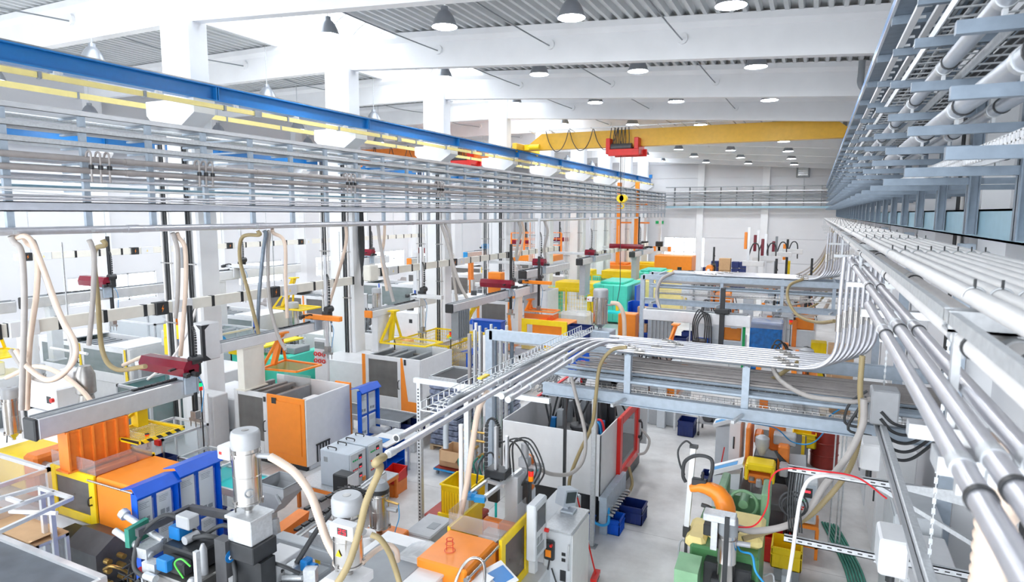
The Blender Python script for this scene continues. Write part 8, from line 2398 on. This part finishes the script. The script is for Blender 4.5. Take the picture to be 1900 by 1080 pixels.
for q in range(4): cl.tube(catmull([(-3.45+0.08*q, 21.3-.1*q, 1.6), (-3.48+0.07*q, 21.3-.1*q, 2.4), (-3.3+0.08*q, 21.3, 2.85-.04*q), (-3.1+0.06*q, 21.3, 2.5), (-3.1+0.08*q, 21.3, 1.7)], 6), 0.022, 6)
a.p('cable_loop', 'rubber', cl)
RM = [(-5.4, -3.2, 17.6, 19.8, 1.65, 'white moulding machine with orange corners behind the white cell'), (-1.3, 0.4, 19.3, 21.0, 1.7, 'pale machine with orange parts right of the grey cross beam'), (-4.4, -2.4, 27.0, 28.8, 1.8, 'white moulding machine with orange top beyond the farther crossing'),
      (-2.0, 0.3, 31.0, 33.0, 1.9, 'pale machine with orange top under the hanging hoses'), (-6.2, -3.8, 35.5, 37.5, 2.0, 'white machine with orange covers in the far hall, nearer one'), (-2.4, 0.2, 38.0, 40.0, 2.0, 'white machine with orange covers in the far hall, farther one')]
for (xa, xb, y0, y1, h, lb) in RM:
    a = W('moulding_machine', lb, 'machine', ((xa+xb)/2, y0, 0))
    a.p('base', 'light_grey', MB().box(xa, xb, y0, y1, 0, 0.8, 0.03))
    encl(a, 'guard', 'white', xa, xa+(xb-xa)*.6, y0, y1, 0.8, h)
    a.p('cover', 'orange', MB().box(xb-(xb-xa)*.38, xb-.1, y0+.1, y1-.1, 0.8, h*0.85, 0.03))
    a.p('corner_post', 'orange', MB().box(xa-.02, xa+.12, y0-.03, y0+.1, h-.25, h+.02).box(xa+(xb-xa)*.6-.1, xa+(xb-xa)*.6+.04, y0-.03, y0+.1, h-.25, h+.02))
    clamp_guts(a, xa+.1, xa+(xb-xa)*.55, y0+.2, y1-.2, .8, h-.2, 'mid_grey')
    rnd = random.Random(int(xa*10+y0))
    for mm in ('light_grey', 'mid_grey', 'cast_grey', 'orange_steel', 'dark'):
        vb = MB()
        for q in range(5):
            x, y, s_ = rnd.uniform(xa+.1, xb-.3), rnd.uniform(y0-.25, y1-.3), rnd.uniform(0.08, 0.24)
            z_ = rnd.uniform(0.8, h)
            vb.box(x, x+s_*1.3, y, y+s_, z_-0.05 if y > y0 else 0.0, z_+rnd.uniform(0.1, 0.45), 0.015)
        a.p('valve_bank', mm, vb)
    hb = MB()
    for q in range(8):
        x, y = rnd.uniform(xa+.2, xb-.4), rnd.uniform(y0, y1-.3)
        hb.tube(catmull([(x, y, 1.0), (x+.1, y, h+rnd.uniform(.1, .5)), (x+.4, y+.1, h+rnd.uniform(0, .4)), (x+rnd.uniform(.2, .8), y+.2, 1.0)], 5), 0.025, 6)
    a.p('hydraulic_hose', 'rubber', hb)
    a.p('guard_rail', 'alu', MB().box(xa-.1, xb, y0-.3, y0-.26, 1.4, 1.45).box(xa-.1, xa-.05, y0-.3, y0-.26, 0, 1.4).box(xb-.05, xb, y0-.3, y0-.26, 0, 1.4))
    a.p('head', 'cast_grey', MB().lathe(xb-(xb-xa)*.25, (y0+y1)/2, [(0.08, h*.85), (0.2, h), (0.2, h+.35), (0.1, h+.4)], 16))
platform('orange hanging platform between the crossings', [(-4.1, 20.2, 1.7), (-3.0, 20.2, 1.7), (-3.0, 21.0, 1.7), (-4.1, 21.0, 1.7)], 'orange', (-3.9, 20.6, 2.4), 0.06, 'orange_clear')
a = W('wrapped_pallet', 'stack of blue crates wrapped in clear film beyond the crossing', 'pallet', (-1.45, 26.2, 0))
a.p('wrapped_stack', 'film_blue', MB().box(-2.05, -0.9, 25.7, 26.8, 0.0, 1.85, 0.05))
a.p('film_top', 'foil', MB().box(-2.07, -0.88, 25.68, 26.82, 1.6, 1.92, 0.05))
one('guide_post', 'green upright post left of the wrapped blue crates', 'post', MB().box(-2.32, -2.22, 25.8, 25.9, 0, 2.1), 'signal_green')
for i, (x, y, w_, h_, m, lb) in enumerate(((0.35, 24.6, 0.5, 1.5, 'yellow_clear', 'translucent yellow sheet box right of the blue crates'), (1.05, 24.4, 0.8, 1.5, 'cardboard', 'tall cardboard carton behind the bright risers'), (1.0, 21.3, 0.6, 1.2, 'cardboard', 'cardboard carton in front of the tall one'))):
    one('sheet_box', lb, 'box', MB().box(x-w_/2, x+w_/2, y-0.3, y+0.3, 0, h_, 0.02), m)
stack_light('red and orange signal light right of the wrapped blue crates', (-0.6, 24.9, 1.2), 0.8, ('red_lens', 'orange_lens'), 0.06)
# far end: orange machine, crates, robots
a = W('moulding_machine', 'orange machine block at the far end left of the crate stacks', 'machine', (-9.0, 47.5, 0))
a.p('cover', 'orange', MB().box(-10.6, -7.9, 46.8, 48.6, 1.0, 2.9, 0.04))
a.p('base', 'light_grey', MB().box(-12.0, -7.9, 46.7, 48.7, 0, 1.0, 0.04))
a.p('hatch', 'dark', MB().box(-8.9, -8.6, 46.79, 46.8, 1.6, 2.1))
k2 = 0
for (x, n, m) in ((-7.2, 4, 'navy'), (-6.6, 5, 'navy'), (-5.15, 5, 'navy'), (-4.6, 5, 'navy')):
    for q in range(n):
        k2 += 1
        one('plastic_crate', 'navy crate in the %s stack at the far wall, %s from the floor' % (['leftmost', 'second', 'third', 'rightmost'][[-7.2, -6.6, -5.15, -4.6].index(x)], nth(q).replace('nearest', 'first')), 'crate', MB().box(x-0.26, x+0.26, 49.0, 49.6, q*0.5+0.01, q*0.5+0.47, 0.03), m, 'navy crates at the far end')
for q in range(3):
    one('cardboard_box', 'brown carton between the navy stacks, %s from the floor' % nth(q).replace('nearest', 'first'), 'box', MB().box(-6.3, -5.5, 49.0, 49.7, q*0.9+0.01, q*0.9+0.88, 0.01), 'cardboard', 'brown cartons at the far end')
for i, (x, y, m, cv) in enumerate(((-3.5, 40.0, 'orange', 'alu'), (-3.1, 41.5, 'maroon', 'alu'), (-2.6, 40.6, 'maroon', 'alu'), (-2.1, 42.5, 'maroon', 'mid_grey'), (-1.5, 43.5, 'orange', 'dark'))):
    a = W('column_robot', 'upright column robot with %s cap in the far cluster, %s from the left' % (m, nth(i).replace('nearest', 'first')), 'robot', (x, y, 0), 'far column robots')
    zt = 5.2-0.2*i
    a.p('column', cv, MB().box(x-0.07, x+0.07, y-0.07, y+0.07, 0.0, zt))
    a.p('cover', m, MB().box(x-0.25, x-0.08, y-0.1, y+0.1, zt-1.3, zt-0.3, 0.02), label='%s cover' % m)
    a.p('arm', 'white', MB().box(x-0.3, x+0.9, y-0.12, y+0.12, 2.9+.15*i, 3.2+.15*i, 0.02))
    a.p('cable_loop', 'rubber', MB().tube(catmull([(x, y, 3.4), (x+0.25, y, 4.2), (x+0.55, y, 4.1), (x+0.6, y, 3.2)], 6), 0.04, 6))
one('yellow_upright', 'yellow upright machine frame in the far robot cluster', 'frame', MB().box(-1.5, -1.3, 44.0, 44.4, 0, 3.0, 0.02), 'yellow')
for i, x in enumerate((-12.6, -11.4)):
    a = W('beam_robot', 'white robot with tall arm at the far window, %s' % ('left one', 'right one')[i], 'robot', (x, 52.0, 0), 'robots at the far window')
    a.p('column', 'alu', MB().box(x-0.1, x+0.1, 51.9, 52.1, 2.4, 5.6))
    a.p('head', 'dark', MB().box(x-0.3, x+0.3, 51.8, 52.2, 3.3, 3.7, 0.05))
    a.p('beam', 'white', MB().box(x-1.6, x+0.7, 51.9, 52.1, 2.9, 3.3, 0.03))
    a.p('pedestal', 'white', MB().box(x-0.25, x+0.25, 51.8, 52.2, 0, 2.9, 0.03))
    a.p('end_cap', 'orange', MB().box(x+0.7, x+0.95, 51.88, 52.12, 2.9, 3.3, 0.03))
for i, (x, y, m) in enumerate(((-11.8, 50.0, 'yellow'), (-13.8, 48.6, 'orange'), (-8.0, 38.0, 'pale_yellow'), (-7.6, 43.0, 'yellow'))):
    one('machine_block', '%s machine guard seen far down the hall, %s from the left' % (m.replace('_', ' '), ['second', 'first', 'third', 'fourth'][i]), 'machine', MB().box(x-1.6, x+1.2, y-0.8, y+0.8, 0, 2.0, 0.04).box(x-1.2, x+0.8, y-0.6, y+0.6, 2.0, 2.15, 0.03), m)
one('exit_sign', 'small green exit sign on the far wall', 'sign', MB().box(-12.9, -12.2, 56.94, 56.98, 5.05, 5.3), 'signal_green')
# teal and yellow machine seen behind the white beam robot
a = W('moulding_machine', 'teal machine with yellow guards behind the white beam robot of the tall orange cover', 'machine', (-15.5, 14.2, 0))
a.p('body', 'teal', MB().box(-16.6, -14.6, 14.0, 14.5, 0.1, 1.55, 0.04).box(-14.9, -14.6, 14.5, 16.2, 0.1, 1.5, 0.03))
a.p('guard', 'yellow', MB().box(-16.6, -15.2, 13.95, 14.0, 1.5, 1.8, 0.01).box(-16.6, -15.2, 14.0, 15.8, 1.78, 1.84, 0.01).box(-15.2, -15.1, 13.9, 14.0, 0.3, 1.85))
a.p('tool_block', 'mid_grey', MB().box(-15.0, -14.65, 14.8, 15.5, 1.5, 1.7, 0.02))
a = W('cooling_manifold', 'white panel with two rows of red hand wheels beside the second column', 'valve panel', (-12.6, 14.0, 0))
a.p('panel', 'white', MB().box(-13.0, -12.5, 13.9, 14.0, 0, 2.35, 0.02))
a.p('sight_glass', 'teal_glass', MB().box(-12.95, -12.6, 13.88, 13.9, 2.05, 2.25))
wv = MB()
for q in range(3):
    for r_ in range(2): wv.ring((-12.9+q*0.15, 13.85, 1.7+r_*0.2), 0.05, 0.018, 'y', 12, (0, 2*PI), 5)
a.p('hand_wheel', 'red', wv)
# more fittings of the left aisle
a = W('filter_housing', 'white upright cylinder housing near the left wall window', 'filter', (-17.6, 8.6, 1.75))
a.p('body', 'white', MB().lathe(-17.9, 9.0, [(0.2, 1.75), (0.22, 1.8), (0.22, 2.9), (0.18, 3.0), (0.1, 3.05)], 18))
for i, (x0, x1, y0, y1, z0, z1) in enumerate(((-16.4, -15.2, 8.1, 8.9, 1.45, 2.0), (-19.8, -18.6, 7.95, 8.8, 1.8, 2.15))):
    a = W('hood_box', 'white hood box with socket plate on the nearest left aisle machine, %s' % ('right one', 'left one')[i], 'hood', ((x0+x1)/2, y0, z0))
    a.p('body', 'white', MB().box(x0, x1, y0, y1, z0, z1, 0.03))
    outlet_panel(a, x1-0.35, y0-0.002, z0+0.2, 's', (2, 2), 0.07)
    a.p('stop_button', 'red', MB().cyl((x1-0.1, y0, z0+0.3), (x1-0.1, y0-0.06, z0+0.3), 0.05, 10))
a = W('mixing_head', 'dark steel mixing head with white dosing box in the left aisle', 'mixing head', (-14.6, 8.3, 1.2))
a.p('box', 'white', MB().box(-15.0, -14.5, 8.1, 8.35, 2.25, 2.5, 0.02))
a.p('display', 'display_red', MB().box(-14.9, -14.78, 8.09, 8.1, 2.35, 2.42))
a.p('head', 'steel', MB().lathe(-14.4, 8.3, [(0.1, 1.3), (0.16, 1.4), (0.12, 1.5), (0.18, 1.7), (0.14, 1.95), (0.2, 2.0), (0.2, 2.4), (0.12, 2.6)], 16))
a.p('flange', 'dark', MB().box(-14.7, -14.15, 8.1, 8.5, 1.25, 1.32))
for i, (y, z) in enumerate(((7.2, 2.2), (9.9, 1.9))):
    hang_hose('beige hose looping between the left aisle machines, %s one' % ('nearer', 'farther')[i], [(-16.5, y+0.6, z), (-15.5, y+0.7, z+0.35), (-14.6, y+0.8, z+0.2), (-13.9, y+0.9, z-0.3), (-13.8, y+0.9, z-0.9)], 0.05, 'hose_beige', ribbed=False)
hang_hose('grey cable hose climbing from the teal panes to the trunking', [(-14.2, 9.6, 2.0), (-13.6, 9.8, 2.5), (-13.2, 10.0, 3.2), (-13.0, 10.1, 3.75)], 0.03, 'pipe_white', ribbed=False)
one('light_tube', 'white light tube lying on the glass cage of the left aisle', 'tube light', MB().cyl((-18.6, 9.9, 2.28), (-17.0, 9.9, 2.28), 0.04, 8), 'white')
hang_hose('thin white cable sagging in front of the white columns', [(-11.6, 5.0, 6.35), (-11.6, 9.0, 6.15), (-11.6, 13.0, 6.02), (-11.6, 18.0, 6.0)], 0.008, 'white', ribbed=False, name='cable', cat='cable')
for i, (x, y, z, L, m, ax) in enumerate(((-3.0, 27.5, 2.6, 2.6, 'orange', 'x'), (-1.6, 30.0, 2.5, 2.4, 'maroon', 'x'), (-6.6, 33.5, 2.7, 3.2, 'orange', 'x'))):
    linear_robot('small beam robot with %s cover beyond the farther crossing, %s' % (m, ('left of the wrapped blue crates', 'under the hanging hoses', 'right of the teal machine')[i]), (x, y, z), L, ped=1.0, pedm='light_grey', pedw=0.4, cx=L*.6, arm=0.9, armx=0.1, armz=1.2, side=1, crossm=m, axis=ax, beamm='white', endc='orange')
a = W('roller_conveyor', 'grey roller conveyor crossing below the farther crossing', 'conveyor', (-3.0, 25.5, 0))
a.p('frame', 'galv', MB().box(-5.0, -2.5, 24.0, 24.05, 0.8, 0.9).box(-5.0, -2.5, 24.6, 24.65, 0.8, 0.9).box(-4.9, -4.85, 24.0, 24.05, 0, .8).box(-2.6, -2.55, 24.0, 24.05, 0, .8))
rr = MB()
for q in range(20): rr.cyl((-4.9+q*0.12, 24.05, 0.86), (-4.9+q*0.12, 24.6, 0.86), 0.03, 8)
a.p('roller', 'alu', rr)['kind'] = 'stuff'
for i, (x, y, m) in enumerate(((-4.4, 24.3, 'navy'), (-3.6, 24.3, 'blue'), (-5.9, 29.0, 'blue'), (-5.2, 30.5, 'navy'))):
    crate('%s crate beyond the farther crossing, %s' % ('navy' if m == 'navy' else 'bright blue', ('left one on the roller conveyor', 'right one on the roller conveyor', 'on the floor left of the white machine', 'on the floor behind')[i]), x, y, 0.9 if i < 2 else 0, 0.5, 0.5, 0.4, m)
hang_hose('pale hose looping under the right end of the farther crossing', [(-1.0, 24.3, 3.0), (-0.6, 24.2, 2.6), (-0.1, 24.1, 2.45), (0.4, 24.0, 2.7), (0.6, 24.0, 3.1)], 0.06, 'hose_beige', ribbed=False)
